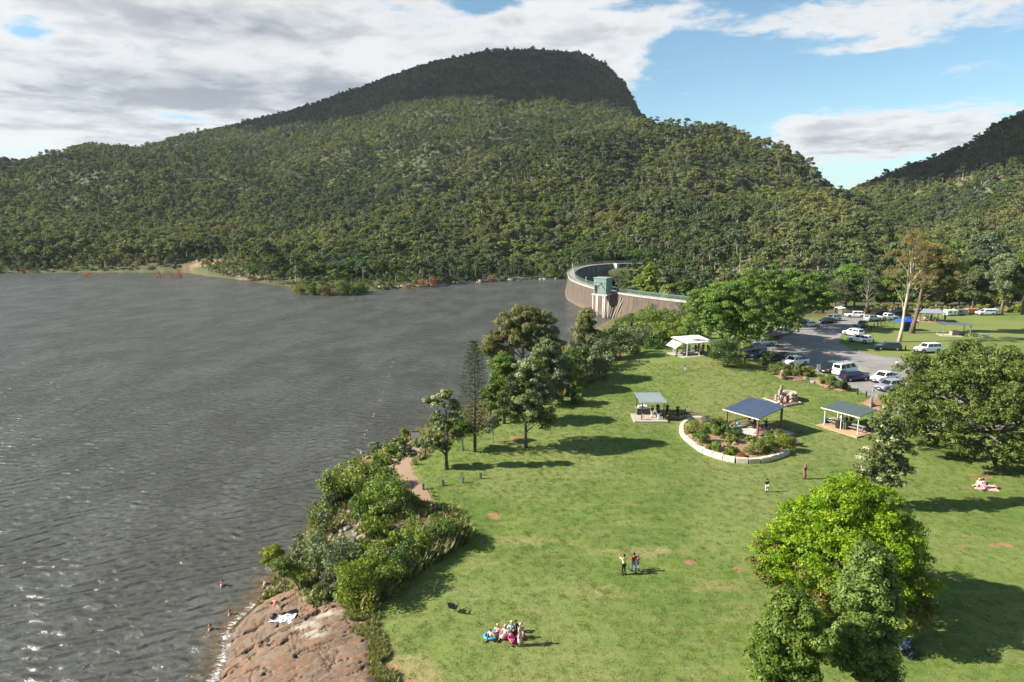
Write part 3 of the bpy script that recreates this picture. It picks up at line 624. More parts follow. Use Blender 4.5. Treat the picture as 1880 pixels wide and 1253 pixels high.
def bush(name, loc, w, h, mat, seed, leaf=.16, n=1600, label=None, cat='shrub', group=None, depth=None, bark='bark_dark', squash=1.0, clump=None, shape=.5, droop=0, tvar=.25):
    """shrub: many short stems and a crown that reaches the ground"""
    rs_ = np.random.RandomState(seed); rr = random.Random(seed); d = depth or w
    lobes = []
    for i in range(6):
        a = i * 2.4 + rr.random(); q = .12 if i == 0 else rr.uniform(.35, .62)
        lobes.append((w / 2 * q * math.cos(a), d / 2 * q * math.sin(a), h * (rr.uniform(.5, .68) if i == 0 else rr.uniform(.30, .55)), w * .30, d * .30, h * .36))
    cl = shell_clumps(rs_, lobes, max(18, n // 60), clump or (w + h) * .085, .8, -.9, .1, tvar); cl[:, 2] = np.maximum(cl[:, 2], .06)
    root = empty(name, loc, rr.uniform(0, 6.28), label, cat, group)
    mb = MB()
    for l in lobes: mb.tube([(l[0] * .2, l[1] * .2, -.15), (l[0] * .6, l[1] * .6, l[2] * .5), (l[0], l[1], l[2])], [.05, .035, .015], 5)
    mb.build('stems', M[bark], root)
    V_, F_, t_ = leaves(rs_, cl, n, leaf, shape, .65, .2, droop=droop); V_[:, 2] = np.maximum(V_[:, 2], .0)
    link('foliage', join_leaf('foliage', [(V_, F_, t_)], M[mat]), root)
    return root

# ---------------------------------------------------------------- forest tree kinds (meshes only)
def forest_mesh(name, seed, h, r, mat, bark, n=330, leaf=.85, nl=5, base=.35, flat=.6, bare=False):
    rs_ = np.random.RandomState(seed); rr = random.Random(seed); lobes = []
    for i in range(nl):
        a = i * 2.4 + rr.random(); q = rr.uniform(.15, .6); r_ = r * rr.uniform(.38, .55)
        lobes.append((r * q * math.cos(a), r * q * math.sin(a), h * rr.uniform(base + .18, .88), r_, r_, r_ * rr.uniform(.6, .85)))
    lobes.append((0, 0, h * .88, r * .45, r * .45, h * .12))
    cl = shell_clumps(rs_, lobes, 30, r * .27, flat, -.3, .10, .20)
    V_, F_, t_ = leaves(rs_, cl, n, leaf, .6, .6, .25)
    mb = MB(); limbs(mb, (0, 0, -2), (rr.uniform(-.5, .5), rr.uniform(-.5, .5), h * .85), h * .016 + .05, [l[:3] for l in lobes[:3]], rr, fork=.35, n=5)
    tm = mb.mesh('trunk', [M[bark]]); cm = join_leaf('crown', [(V_, F_, t_)], M[mat])
    return tm, cm
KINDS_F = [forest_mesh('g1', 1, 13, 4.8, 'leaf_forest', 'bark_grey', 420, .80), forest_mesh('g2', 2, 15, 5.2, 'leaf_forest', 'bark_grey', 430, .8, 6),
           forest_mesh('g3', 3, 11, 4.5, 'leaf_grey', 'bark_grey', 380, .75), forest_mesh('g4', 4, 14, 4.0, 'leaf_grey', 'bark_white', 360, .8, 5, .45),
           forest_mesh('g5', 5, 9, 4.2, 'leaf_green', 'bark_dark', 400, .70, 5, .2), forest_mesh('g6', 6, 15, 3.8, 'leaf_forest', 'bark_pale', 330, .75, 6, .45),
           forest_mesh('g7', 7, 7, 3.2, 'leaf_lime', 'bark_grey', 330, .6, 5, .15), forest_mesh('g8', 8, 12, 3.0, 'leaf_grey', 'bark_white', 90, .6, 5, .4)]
def hidden_by_ridge(X, Y, Z, top):
    """True where the land in front stands higher than the tree's top as seen from the open lake side"""
    out = np.zeros(X.shape, bool)
    for t in np.linspace(.35, .97, 26):
        hz = ground(X * t, Y * t, np.full(X.shape, -50.0)) if False else hills(X * t, Y * t)
        zl = CAM_H + 14 + (Z + top - CAM_H - 14) * t
        out |= hz > zl + 3
    return out
# ---------------------------------------------------------------- forest
rs0 = np.random.RandomState(11)
def scatter(x0, x1, y0, y1, sp):
    gx, gy = np.meshgrid(np.arange(x0, x1, sp), np.arange(y0, y1, sp)); gx = gx.ravel() + rs0.uniform(-.55, .55, gx.size) * sp; gy = gy.ravel() + rs0.uniform(-.55, .55, gy.size) * sp
    return gx, gy
bands = [scatter(-420, 460, 195, 520, 3.3), scatter(-640, 720, 520, 800, 3.9), scatter(-1000, 1050, 800, 1250, 4.7), scatter(-800, 700, 1250, 1700, 5.6)]
fx = np.concatenate([b[0] for b in bands]); fy = np.concatenate([b[1] for b in bands])
bx_ = np.abs(np.degrees(np.arctan2(fx, fy))) < 44; fx, fy = fx[bx_], fy[bx_]
fs = sdf(fx, fy, lake); okf = fs < -1.6
fx, fy, fs = fx[okf], fy[okf], fs[okf]
fz = ground(fx, fy, fs)
dam_poly = [(q[0] - 6, q[1]) for q in dam_path[2:]] + [(q[0] + 9, q[1] + (4 if q[1] < 230 else -4)) for q in dam_path[::-1][:-2]]
ok = ~((fx > 40) & (fy < 222) & (sdf(fx, fy, gorge) < 1)) & (np.abs(sdf(fx, fy, dam_poly)) > 0)
ddam = np.full(fx.shape, 1e9)
for i in range(len(dam_path) - 1):
    for t in (0, .25, .5, .75): 
        ddam = np.minimum(ddam, np.hypot(fx - dam_path[i][0] * (1 - t) - dam_path[i + 1][0] * t, fy - dam_path[i][1] * (1 - t) - dam_path[i + 1][1] * t))
ok &= ddam > 8
ok &= ~((fy < 216) & (fx > -20))
# clearing on the bald slope, the rocky spit and the far shore edge
ok &= ~(spots(fx, fy, [(330, 425, 55, 26, 1), (205, 262, 60, 9, 1)]) > rs0.uniform(.25, 1, fx.size))
spit = spots(fx, fy, [(P(400, 500)[0], P(400, 500)[1], 26, 10, 1), (P(490, 515)[0], P(490, 515)[1], 14, 14, .8)])
ok &= spit < .35
gd = sdf(fx, fy, gorge)
ok &= ~((gd > 0) & (gd < 5) & (fx < 70)) & ~((gd > -2) & (fx < 53) & (fy > 246) & (fy < 362)) & ~((gd > 0) & (fx < 50))
fx, fy, fz, fs = fx[ok], fy[ok], fz[ok], fs[ok]
vis = ~hidden_by_ridge(fx, fy, fz, 12.0); fx, fy, fz, fs = fx[vis], fy[vis], fz[vis], fs[vis]
# density and kind follow broad patches, thinner on the rock near the water
patch = fbm(fx / 70, fy / 70, 91, 3); patch2 = fbm(fx / 28, fy / 28, 95, 3)
ok = rs0.random(fx.size) < np.clip(.92 + patch2 * .7, .5, 1.0); fx, fy, fz, fs, patch, patch2 = [q[ok] for q in (fx, fy, fz, fs, patch, patch2)]
nF = fx.size
u = rs0.random(nF); kind = np.zeros(nF, int)
w = np.array([.26, .16, .16, .12, .12, .08, .05, .05])[None] * np.ones((nF, 1))
w[:, 4] *= np.exp(patch * 2.2); w[:, 6] *= np.exp(patch * 2.5) * (1 + 3 * (fz < 14)); w[:, 2] *= np.exp(-patch2 * 1.6); w[:, 3] *= np.exp(-patch2 * 1.6); w[:, 5] *= np.exp(patch2 * 1.5)
e_ = 34.0; lap = (hills(fx + e_, fy) + hills(fx - e_, fy) + hills(fx, fy + e_) + hills(fx, fy - e_)) / 4 - hills(fx, fy)
gul = np.clip(lap / 2.2, -1, 1); w[:, 4] *= np.exp(gul * 2.0); w[:, 3] *= np.exp(-gul * 1.2); w[:, 5] *= np.exp(-gul * 1.2); w[:, 7] *= np.exp(-gul)
w[:, 5] *= .7; w /= w.sum(1)[:, None]; kind = (u[:, None] > np.cumsum(w, 1)).sum(1).clip(0, 7)
sc = (.42 + .62 * rs0.random(nF) ** 1.4) * np.where(fs > -14, .6, 1.0) * np.interp(fy, [250, 700, 1500], [.92, .88, .85])
pt_ = P(625, 530); low_z = spots(fx, fy, [(pt_[0], pt_[1] + 6, 30, 22, 1), (spit_c[0] + 10, spit_c[1] + 12, 34, 16, 1)]); sc = np.where(low_z > .3, sc * .42, sc); kind = np.where((low_z > .3) & (rs0.random(nF) < .6), 6, kind)
big = rs0.random(nF) < .04; sc = np.where(big, sc * 1.35, sc)
rot = rs0.uniform(0, 6.28, nF); dist = np.hypot(fx, fy); order = np.argsort(dist / sc)
inview = np.abs((fx / (fy * .985)) * FPX) < 950
front = [i for i in order if inview[i] and (fz[i] + 10 > 4) and not (gd is None)][:270]
fset = np.zeros(nF, bool); fset[front] = True
KLAB = ['olive green eucalyptus', 'tall olive eucalyptus', 'grey green bushy eucalyptus', 'thin grey green eucalyptus', 'deep green rounded tree', 'tall pale trunked olive gum tree', 'low lime green tree', 'half bare pale gum tree']
for i in front:
    tm, cm = KINDS_F[kind[i]]
    lb = KLAB[kind[i]] + ' ' + where(CX + FPX * fx[i] / (fy[i] * .985 + (CAM_H - fz[i]) * .17))
    o = empty('eucalyptus_tree' if kind[i] not in (4, 6) else 'round_tree', (fx[i], fy[i], fz[i]), rot[i], lb, 'tree', 'forest trees of one kind, ' + lb)
    o.scale = (sc[i],) * 3; link('trunk', tm, o); link('crown', cm, o)
rest = ~fset
me = bpy.data.meshes.new('forest'); V = np.stack([fx, fy, fz], -1)[rest].astype(np.float32)
me.vertices.add(len(V)); me.vertices.foreach_set('co', V.ravel())
for nm, arr, ty in (('tree_scale', sc[rest], 'FLOAT'), ('tree_turn', rot[rest], 'FLOAT')):
    at_ = me.attributes.new(nm, ty, 'POINT'); at_.data.foreach_set('value', arr.astype(np.float32))
at_ = me.attributes.new('tree_kind', 'INT', 'POINT'); at_.data.foreach_set('value', kind[rest].astype(np.int32))
def merge_meshes(name, ms):
    bm = bmesh.new(); out = bpy.data.meshes.new(name); off = 0; mats = []
    for q in ms:
        n0 = len(bm.faces); bm.from_mesh(q); bm.faces.ensure_lookup_table()
        for f in bm.faces[n0:]: f.material_index = len(mats)
        mats.append(q.materials[0])
    bm.to_mesh(out); bm.free()
    for q in mats: out.materials.append(q)
    return out
def instancer(name, pts_mesh, meshes, label, kind_attr=None, scale_attr='tree_scale', turn_attr='tree_turn', tilt=0.05):
    """one object whose points carry copies of a few small meshes"""
    o = link(name, pts_mesh); tag(o, label, kind='stuff')
    src = bpy.data.collections.new(name + '_kinds')
    for i, q in enumerate(meshes):
        so = bpy.data.objects.new('%s_kind_%02d' % (name, i), q); src.objects.link(so)
    ng = bpy.data.node_groups.new(name, 'GeometryNodeTree'); ng.interface.new_socket('Geometry', in_out='INPUT', socket_type='NodeSocketGeometry'); ng.interface.new_socket('Geometry', in_out='OUTPUT', socket_type='NodeSocketGeometry')
    N = ng.nodes; Lk = ng.links
    gi = N.new('NodeGroupInput'); go = N.new('NodeGroupOutput'); mp = N.new('GeometryNodeMeshToPoints'); ip = N.new('GeometryNodeInstanceOnPoints')
    ci = N.new('GeometryNodeCollectionInfo'); ci.inputs['Collection'].default_value = src; ci.inputs['Separate Children'].default_value = True; ci.inputs['Reset Children'].default_value = True
    def na(nm, ty):
        q = N.new('GeometryNodeInputNamedAttribute'); q.data_type = ty; q.inputs['Name'].default_value = nm; return q.outputs[0]
    Lk.new(gi.outputs[0], mp.inputs['Mesh']); Lk.new(mp.outputs[0], ip.inputs['Points']); Lk.new(ci.outputs[0], ip.inputs['Instance'])
    ip.inputs['Pick Instance'].default_value = True; Lk.new(na(kind_attr, 'INT'), ip.inputs['Instance Index'])
    cx_ = N.new('ShaderNodeCombineXYZ'); Lk.new(na(turn_attr, 'FLOAT'), cx_.inputs[2])
    rv = N.new('FunctionNodeRandomValue'); rv.data_type = 'FLOAT'; rv.inputs['Min'].default_value = -tilt; rv.inputs['Max'].default_value = tilt; Lk.new(rv.outputs[1], cx_.inputs[0])
    Lk.new(cx_.outputs[0], ip.inputs['Rotation']); Lk.new(na(scale_attr, 'FLOAT'), ip.inputs['Scale']); Lk.new(ip.outputs[0], go.inputs[0])
    md = o.modifiers.new('scatter', 'NODES'); md.node_group = ng
    return o
instancer('forest', me, [merge_meshes('forest_tree', q) for q in KINDS_F], 'dense eucalyptus forest covering the hills behind the lake and the dam', 'tree_kind')
print('forest trees', nF)
# ---------------------------------------------------------------- plain materials
def pm(name, col, rough=.6, metal=0.0, spec=.4, nscale=0, namt=.25, bump=0.0):
    m = bpy.data.materials.new(name); m.use_nodes = True; k = NT(m.node_tree)
    c = (*col, 1)
    b = k.n('ShaderNodeBsdfPrincipled', Roughness=rough, Metallic=metal)
    if nscale:
        n_ = k.noise(nscale, k.n('ShaderNodeTexCoord').outputs['Object'], 5, .62)
        c = k.mix(k.ss(n_, .3, .7), tuple(x * (1 - namt) for x in col), tuple(min(1, x * (1 + namt)) for x in col))
        if bump: k.put(b.inputs['Normal'], k.n('ShaderNodeBump', Strength=bump, Distance=.03, Height=n_))
    k.put(b.inputs['Base Color'], c); b.inputs['Specular IOR Level'].default_value = spec
    k.n('ShaderNodeOutputMaterial', Surface=b); M[name] = m; return m
pm('concrete_pale', (.46, .43, .38), .85, nscale=1.5, namt=.14); pm('concrete_slab', (.38, .33, .27), .9, nscale=2.0, namt=.16); pm('slab_orange', (.42, .27, .16), .9, nscale=1.5, namt=.15)
pm('steel_green', (.16, .235, .20), .5, .1, nscale=2, namt=.15); pm('house_green', (.185, .25, .215), .55, .1, nscale=1.2, namt=.10); pm('roof_metal', (.36, .42, .37), .4, .3)
pm('post_cream', (.50, .47, .38), .6); pm('post_dark', (.045, .055, .05), .5); pm('post_rust', (.20, .085, .05), .7, nscale=3, namt=.2); pm('fascia_cream', (.50, .48, .36), .5)
pm('roof_green', (.095, .125, .115), .42, .25, nscale=.8, namt=.08); pm('roof_blue', (.075, .105, .165), .35, .3, nscale=.7, namt=.12); pm('roof_white', (.78, .78, .76), .5); pm('roof_pale', (.235, .275, .275), .45, .25, nscale=.8, namt=.08); pm('roof_grey', (.30, .32, .34), .5, .3)
pm('timber', (.30, .22, .15), .8, nscale=4, namt=.25); pm('timber_grey', (.26, .24, .21), .85, nscale=4, namt=.2); pm('black', (.012, .012, .013), .6); pm('bollard_black', (.018, .018, .018), .8, nscale=4); pm('galv', (.42, .43, .43), .4, .6)
pm('block_stone', (.60, .51, .39), .9, nscale=2.2, namt=.16, bump=.5); pm('block_stone_b', (.52, .45, .35), .9, nscale=2.2, namt=.16, bump=.5); pm('mulch', (.25, .15, .095), .95, nscale=2.5, namt=.3, bump=.8); pm('red_paving', (.24, .075, .055), .85, nscale=4, namt=.2)
pm('monument', (.30, .235, .19), .9, nscale=2, namt=.3, bump=.6); pm('boulder', (.27, .19, .145), .9, nscale=1.6, namt=.3, bump=.7); pm('boulder_grey', (.22, .195, .17), .9, nscale=1.6, namt=.3, bump=.7)
pm('white', (.78, .78, .77), .4); pm('white_cloth', (.75, .73, .74), .9); pm('red', (.45, .03, .03), .5); pm('blue_canvas', (.02, .07, .42), .7); pm('navy_canvas', (.015, .05, .10), .8); pm('pink', (.62, .04, .22), .8); pm('cyan', (.03, .30, .50), .5); pm('pinkcloth', (.62, .34, .33), .9, nscale=3, namt=.2)
pm('orange_wood', (.42, .20, .10), .8, nscale=1.5, namt=.2); pm('tank_green', (.07, .085, .06), .8, nscale=2, namt=.2); pm('mint', (.42, .62, .52), .8); pm('skyblue', (.16, .42, .62), .7)

# ---------------------------------------------------------------- dam
m = bpy.data.materials.new('dam_concrete'); m.use_nodes = True; k = NT(m.node_tree); M['dam'] = m
uv = k.n('ShaderNodeCombineXYZ', i0=k.attr('arc').outputs['Fac'], i1=k.n('ShaderNodeSeparateXYZ', i0=k.pos()).outputs[2], i2=0.0)
st = k.noise(1.0, k.scaled(uv, (1.6, .10, 1)), 5, .65); st2 = k.noise(1.0, k.scaled(uv, (.35, .05, 1)), 4, .6); bl = k.noise(.5, uv, 4, .6)
up = k.attr('upstream').outputs['Fac']
cu = k.mix(k.ss(st, .36, .64), (.070, .052, .037), (.118, .088, .064)); cu = k.mix(k.ss(st2, .5, .68, 0, .6), cu, (.055, .045, .038)); cu = k.mix(k.ss(bl, .5, .7, 0, .5), cu, (.145, .110, .082))
zl = k.n('ShaderNodeSeparateXYZ', i0=k.pos()).outputs[2]
cu = k.mix(k.ss(k.add(zl, k.mul(st, 1.2)), .9, 2.2, .55, 0), cu, (.150, .102, .072))
lift = k.m('FRACT', k.mul(zl, .42)); cu = k.mix(k.ss(lift, .93, .97, 0, .45), cu, (.10, .08, .07))
jo = k.m('FRACT', k.mul(k.attr('arc').outputs['Fac'], 1 / 7.5)); cu = k.mix(k.ss(jo, .975, .99, 0, .5), cu, (.11, .09, .08))
cdn = k.mix(k.ss(st, .34, .62), (.085, .09, .09), (.19, .195, .19)); cdn = k.mix(k.ss(st2, .45, .65, 0, .7), cdn, (.065, .07, .07))
c = k.mix(up, cdn, cu)
b = k.n('ShaderNodeBsdfPrincipled', Base_Color=c, Roughness=.9); k.n('ShaderNodeOutputMaterial', Surface=b)
def catmull(pts, n):
    pts = [Vector(q) for q in pts]; out = []
    for i in range(len(pts) - 1):
        p0, p1, p2, p3 = pts[max(i - 1, 0)], pts[i], pts[i + 1], pts[min(i + 2, len(pts) - 1)]
        for j in range(n):
            t = j / n; out.append(.5 * ((2 * p1) + (p2 - p0) * t + (2 * p0 - 5 * p1 + 4 * p2 - p3) * t * t + (3 * p1 - p0 - 3 * p2 + p3) * t ** 3))
    out.append(pts[-1]); return out
crest = catmull(dam_path, 8); nC = len(crest); arc = [0]
for i in range(1, nC): arc.append(arc[-1] + (crest[i] - crest[i - 1]).length)
CREST_Z = 8.0
def nrm(i):
    d = (crest[min(i + 1, nC - 1)] - crest[max(i - 1, 0)]).normalized(); return Vector((d.y, -d.x)) * -1      # points to the lake
nv = [nrm(i) for i in range(nC)]
if nv[60].x > 0: nv = [-q for q in nv]
dam = empty('dam_wall', (0, 0, 0), 0, 'curved brown concrete dam wall with pale crest holding back the lake', 'dam')
prof = [(1.7, -4, 1), (1.2, 0, 1), (.25, 4, 1), (0, 7.4, 1), (0, CREST_Z, 1), (-2.6, CREST_Z, 0), (-2.6, 7.2, 0), (-3.0, 0, 0), (-3.6, -8, 0), (-4.6, -24, 0)]
V = []; A_a = []; U_a = []
for i in range(nC):
    for o_, z_, u_ in prof: q = crest[i] + nv[i] * o_; V.append((q.x, q.y, z_)); A_a.append(arc[i]); U_a.append(u_)
npf = len(prof); Fd = [(i * npf + j, (i + 1) * npf + j, (i + 1) * npf + j + 1, i * npf + j + 1) for i in range(nC - 1) for j in range(npf - 1)]
me = npmesh('wall_face', V, Fd, [M['dam']], dict(arc=A_a, upstream=U_a)); link('wall_face', me, dam)
def ribbon(o0, o1, z0, z1, i0=0, i1=None):
    """closed band along the crest between two offsets and two heights"""
    mb = MB(); V = []; i1 = i1 or nC
    for i in range(i0, i1):
        for o_, z_ in ((o0, z0), (o1, z0), (o1, z1), (o0, z1)): q = crest[i] + nv[i] * o_; V.append((q.x, q.y, z_))
    n_ = i1 - i0; F = [(a * 4 + j, (a + 1) * 4 + j, (a + 1) * 4 + (j + 1) % 4, a * 4 + (j + 1) % 4) for a in range(n_ - 1) for j in range(4)] + [(0, 1, 2, 3), ((n_ - 1) * 4 + 3, (n_ - 1) * 4 + 2, (n_ - 1) * 4 + 1, (n_ - 1) * 4)]
    return mb.raw(V, F)
ribbon(.22, -.35, 7.72, 8.28).build('parapet', pm('parapet_concrete', (.30, .29, .26), .85, nscale=.8, namt=.2), dam)
ribbon(-.37, -2.85, 8.004, 8.12).build('walkway', M['concrete_slab'], dam)
for nm, off in (('upstream_railing', -.15), ('downstream_railing', -2.7)):
    mb = MB()
    zb_ = 8.28 if off > -1 else 8.12
    for z_ in (.45, .8, 1.15): mb.tube([(*(crest[i] + nv[i] * off), zb_ + z_) for i in range(nC)], .035 if z_ < 1.1 else .06, 4)
    s_ = 0
    for i in range(nC - 1):
        while s_ < arc[i + 1]:
            t = (s_ - arc[i]) / (arc[i + 1] - arc[i]); q = (crest[i].lerp(crest[i + 1], t)) + nv[i] * off; mb.box((q.x, q.y, zb_ + .6), (.09, .09, 1.2)); s_ += 2.2
    o = mb.build('railing', M['steel_green'], dam); o['kind'] = 'stuff'
# downstream toe buttress and outlet pier at the far end
q = crest[-17] + nv[-17] * -4.2
MB().box((q.x, q.y, -6), (2.2, 4.5, 28.6), .5, top=.75).build('abutment', M['concrete_pale'], dam)
for nm_i in (14, 46, 75):
    q = crest[nm_i] + nv[nm_i] * -1.3; l_ = MB().tube([(q.x, q.y, 8.1), (q.x, q.y, 10.6)], .06, 5).box((q.x, q.y, 10.7), (.45, .3, .2)); l_.build('lamp_post', M['white'], dam)
# valve house on columns
ang = R(-33); C1 = Vector((30.2, 218.8)); ux = Vector((-math.cos(R(33)), math.sin(R(33)))); uy = Vector((math.sin(R(33)), math.cos(R(33))))
S1 = 4.4; cc = C1 + ux * S1 / 2 + uy * S1 / 2
vh = empty('valve_house', (cc.x, cc.y, 7.4), R(-33), 'boxy pale green valve house standing on tall columns beside the dam', 'building')
MB().box((0, 0, 2.75), (S1, S1, 5.0)).build('wall', M['house_green'], vh)
mb = MB().box((0, 0, 5.38), (S1 + .35, S1 + .35, .22)); mb.build('roof', M['roof_metal'], vh)
MB().box((0, .3, 0), (S1 + 1.0, S1 + 1.4, .5)).build('platform', M['concrete_pale'], vh)
d_ = MB().box((-1.35, -S1 / 2 - .03, 1.75), (.95, .07, 2.6)).build('door', M['black'], vh)
for x_ in (-.2, .75, 1.7): MB().box((x_, -S1 / 2 - .012, 2.75), (.05, .03, 4.9)).build('cladding_strip', M['steel_green'], vh)
MB().box((.3, -S1 / 2 - .6, .95), (S1 - 1, .06, .06)).box((.3, -S1 / 2 - .6, .6), (S1 - 1, .05, .05)).box((-1.5, -S1 / 2 - .6, .6), (.07, .07, .75)).box((2.0, -S1 / 2 - .6, .6), (.07, .07, .75)).build('balcony_rail', M['steel_green'], vh)
MB().tube([(-2.0, -3.4, 3.9), (0.6, -2.35, 3.95), (1.9, -2.3, 3.7)], .10, 6).tube([(.2, -2.5, 3.9), (2.0, -2.3, 1.5)], .08, 5).tube([(-1.9, -3.35, 3.9), (-1.9, -3.35, 3.2)], .05, 4).build('davit_crane', M['steel_green'], vh)
MB().box((S1 / 2 + .03, .8, 1.0), (.06, .35, .35)).build('lamp', M['white'], vh)
for (x_, y_, r_) in ((-2.3, -2.2, .24), (-.6, -2.3, .28), (1.35, -2.35, .22), (1.95, -2.3, .34), (2.35, -.4, .24), (-2.3, .3, .24)):
    MB().tube([(x_, y_, -11), (x_, y_, -.25)], r_, 10).build('column', M['concrete_pale'], vh, smooth=True)
for i_, (a0, a1) in enumerate(((6.2, 1.6), (7.2, 2.6), (8.3, 3.8))):
    w0 = crest[35] ; pA = C1 + Vector((a0 * .75, 2.4 - a0 * .62)); pB = C1 + Vector((a1 * .55 + 1.0, -1.0 + .1 * a1))
    MB().tube([(pA.x, pA.y, 6.8), (pB.x, pB.y, -.8)], .17, 6).build('raking_strut', M['concrete_slab'], vh).matrix_parent_inverse = Matrix.LocRotScale(vh.location, vh.rotation_euler.to_quaternion(), None).inverted()

# ---------------------------------------------------------------- shelters
def corrugated(L, Wd, low, high, t=.07, ribs=18):
    """skillion roof sheet: x along the eaves, y from low to high edge"""
    V = []; n = ribs * 4
    for i in range(n + 1):
        x = -L / 2 + L * i / n; z = .03 if i % 4 in (1, 2) else 0
        for y, zz_ in ((-Wd / 2, low), (Wd / 2, high)): V += [(x, y, zz_ + z + t), (x, y, zz_ + z)]
    F = []
    for i in range(n):
        a = i * 4; b = a + 4
        F += [(a, b, b + 2, a + 2), (a + 1, a + 3, b + 3, b + 1), (a, a + 1, b + 1, b), (a + 2, b + 2, b + 3, a + 3)]
    F += [(0, 2, 3, 1), (n * 4, n * 4 + 1, n * 4 + 3, n * 4 + 2)]
    return MB().raw(V, F)
def shelter(cx, cy, rz, L, Wd, low, high, roof, post, label, slab=None, slab_mat='concrete_slab', nposts=2, inset=.35, fascia='fascia_cream', pr=.07, g=None, ribs=18, name='picnic_shelter'):
    g = gz(cx, cy) if g is None else g
    r = empty(name, (cx, cy, g), rz, label, 'shelter')
    sl_ = slab or (L + .3, Wd + .3, 0, 0)
    MB().box((sl_[2], sl_[3], -.10), (sl_[0], sl_[1], .36)).build('slab', M[slab_mat], r)
    corrugated(L, Wd, low, high, ribs=ribs).build('roof', M[roof], r)
    MB().box((0, -Wd / 2 - .04, low - .02), (L + .12, .06, .13)).build('fascia', M[fascia], r)
    MB().box((0, Wd / 2 + .04, high - .02), (L + .12, .06, .13)).build('fascia', M[fascia], r)
    sl__ = math.atan2(high - low, Wd)
    for sx_ in (-1, 1):
        x = sx_ * (L / 2 - inset)
        MB().raw([(x - .05, -Wd / 2, low - .22), (x + .05, -Wd / 2, low - .22), (x + .05, Wd / 2, high - .22), (x - .05, Wd / 2, high - .22), (x - .05, -Wd / 2, low - .02), (x + .05, -Wd / 2, low - .02), (x + .05, Wd / 2, high - .02), (x - .05, Wd / 2, high - .02)],
                 [(3, 2, 1, 0), (4, 5, 6, 7), (0, 1, 5, 4), (1, 2, 6, 5), (2, 3, 7, 6), (3, 0, 4, 7)]).build('beam', M[post], r)
    for i in range(nposts):
        x = -L / 2 + inset + (L - 2 * inset) * i / (nposts - 1)
        for y, h in ((-Wd / 2 + inset, low + (high - low) * inset / Wd), (Wd / 2 - inset, high - (high - low) * inset / Wd)):
            MB().box((x, y, (h - .2) / 2 + .04), (pr * 2, pr * 2, h - .28)).build('post', M[post], r)
    return r
def table_mesh_parts():
    a = MB()
    for i in range(4): a.box((0, -.33 + i * .22, .76), (1.9, .19, .05))
    b1 = MB().box((0, -.72, .46), (1.9, .28, .05)); b2 = MB().box((0, .72, .46), (1.9, .28, .05))
    fr = MB()
    for x in (-.7, .7): fr.box((x, 0, .40), (.07, 1.6, .06)).box((x, -.3, .36), (.07, .07, .74)).box((x, .3, .36), (.07, .07, .74)).box((x, 0, .70), (.07, .8, .06))
    return a, b1, b2, fr
_tm = [q.mesh('table_part', [M[c]]) for q, c in zip(table_mesh_parts(), ('timber_grey', 'timber_grey', 'timber_grey', 'galv'))]
def picnic_table(x, y, z, rz, label, s=1.0):
    r = empty('picnic_table', (x, y, z), rz, label, 'picnic table', 'picnic tables in the park shelters'); r.scale = (s,) * 3
    for nm, q in zip(('tabletop', 'bench_seat', 'bench_seat', 'frame'), _tm): link(nm, q, r)
    return r
def loc2(o, x, y, z=0): 
    c, s = math.cos(o.rotation_euler.z), math.sin(o.rotation_euler.z); return (o.location.x + x * c - y * s, o.location.y + x * s + y * c, o.location.z + z)

# blue-roofed shelter with balustrade seats
sb = shelter(31.7, 86.4, R(-57), 5.6, 5.4, 2.65, 3.5, 'roof_blue', 'post_rust', 'square shelter with dark blue roof and rust posts beside the garden bed', slab=(7.0, 7.2, .3, -.2), slab_mat='concrete_pale', pr=.11, ribs=22)
for sx_, nm in ((-1, 0), (1, 1)):
    x = sx_ * 2.25
    MB().box((x, .1, .98), (.09, 4.3, .10)).box((x, .1, .22), (.08, 4.3, .08)).build('balustrade_rail', M['post_rust'], sb)
    for i in range(15): MB().box((x, -1.95 + i * .293, .60), (.05, .05, .68)).build('baluster', M['post_rust'], sb)
    MB().box((x - sx_ * .38, .1, .50), (.55, 4.1, .07)).build('bench_seat', M['timber'], sb)
MB().box((0, 2.3, .98), (1.2, .09, .1)).build('balustrade_rail', M['post_rust'], sb)
sr = shelter(44.4, 87.1, R(-60), 5.5, 3.5, 2.45, 2.95, 'roof_green', 'post_cream', 'green roofed picnic shelter with cream posts and two tables on an orange slab', slab=(6.0, 4.4, 0, -.2), slab_mat='slab_orange', nposts=3, pr=.05)
sg = shelter(19.3, 92.4, R(0), 3.7, 4.6, 2.55, 2.75, 'roof_pale', 'post_dark', 'small pale green roofed shelter crowded with people in dark clothes', slab=(4.6, 5.2, -.35, -.2), nposts=2, pr=.06)
sw = shelter(33.6, 125.0, R(21), 6.0, 5.0, 2.5, 2.9, 'roof_white', 'post_cream', 'white roofed shelter with a crowd and tables at the top of the lawn', slab=(7.6, 5.4, -.2, -.4), nposts=3, pr=.06, fascia='white')
MB().box((0, .3, 2.80), (6.05, .10, .06)).build('roof_ridge', M['roof_grey'], sw)
MB().raw([(-3.1, 2.0, 2.5), (-3.1, -1.2, 2.35), (-4.6, -1.4, 1.5), (-4.6, 1.8, 1.6), (-3.1, 2.0, 2.55), (-3.1, -1.2, 2.4), (-4.6, -1.4, 1.55), (-4.6, 1.8, 1.65)], [(0, 1, 2, 3), (7, 6, 5, 4), (0, 4, 5, 1), (1, 5, 6, 2), (2, 6, 7, 3), (3, 7, 4, 0)]).build('awning', M['fascia_cream'], sw)
a_ = at(1697, 592); sf = shelter(a_.x + 2.3, a_.y + 2.0, R(-12), 6.2, 4.6, 2.3, 2.8, 'roof_grey', 'post_dark', 'grey roofed shelter full of people beyond the blue gazebo', slab=(6.4, 4.8, 0, 0), slab_mat='slab_orange', nposts=3, pr=.06, fascia='roof_grey')
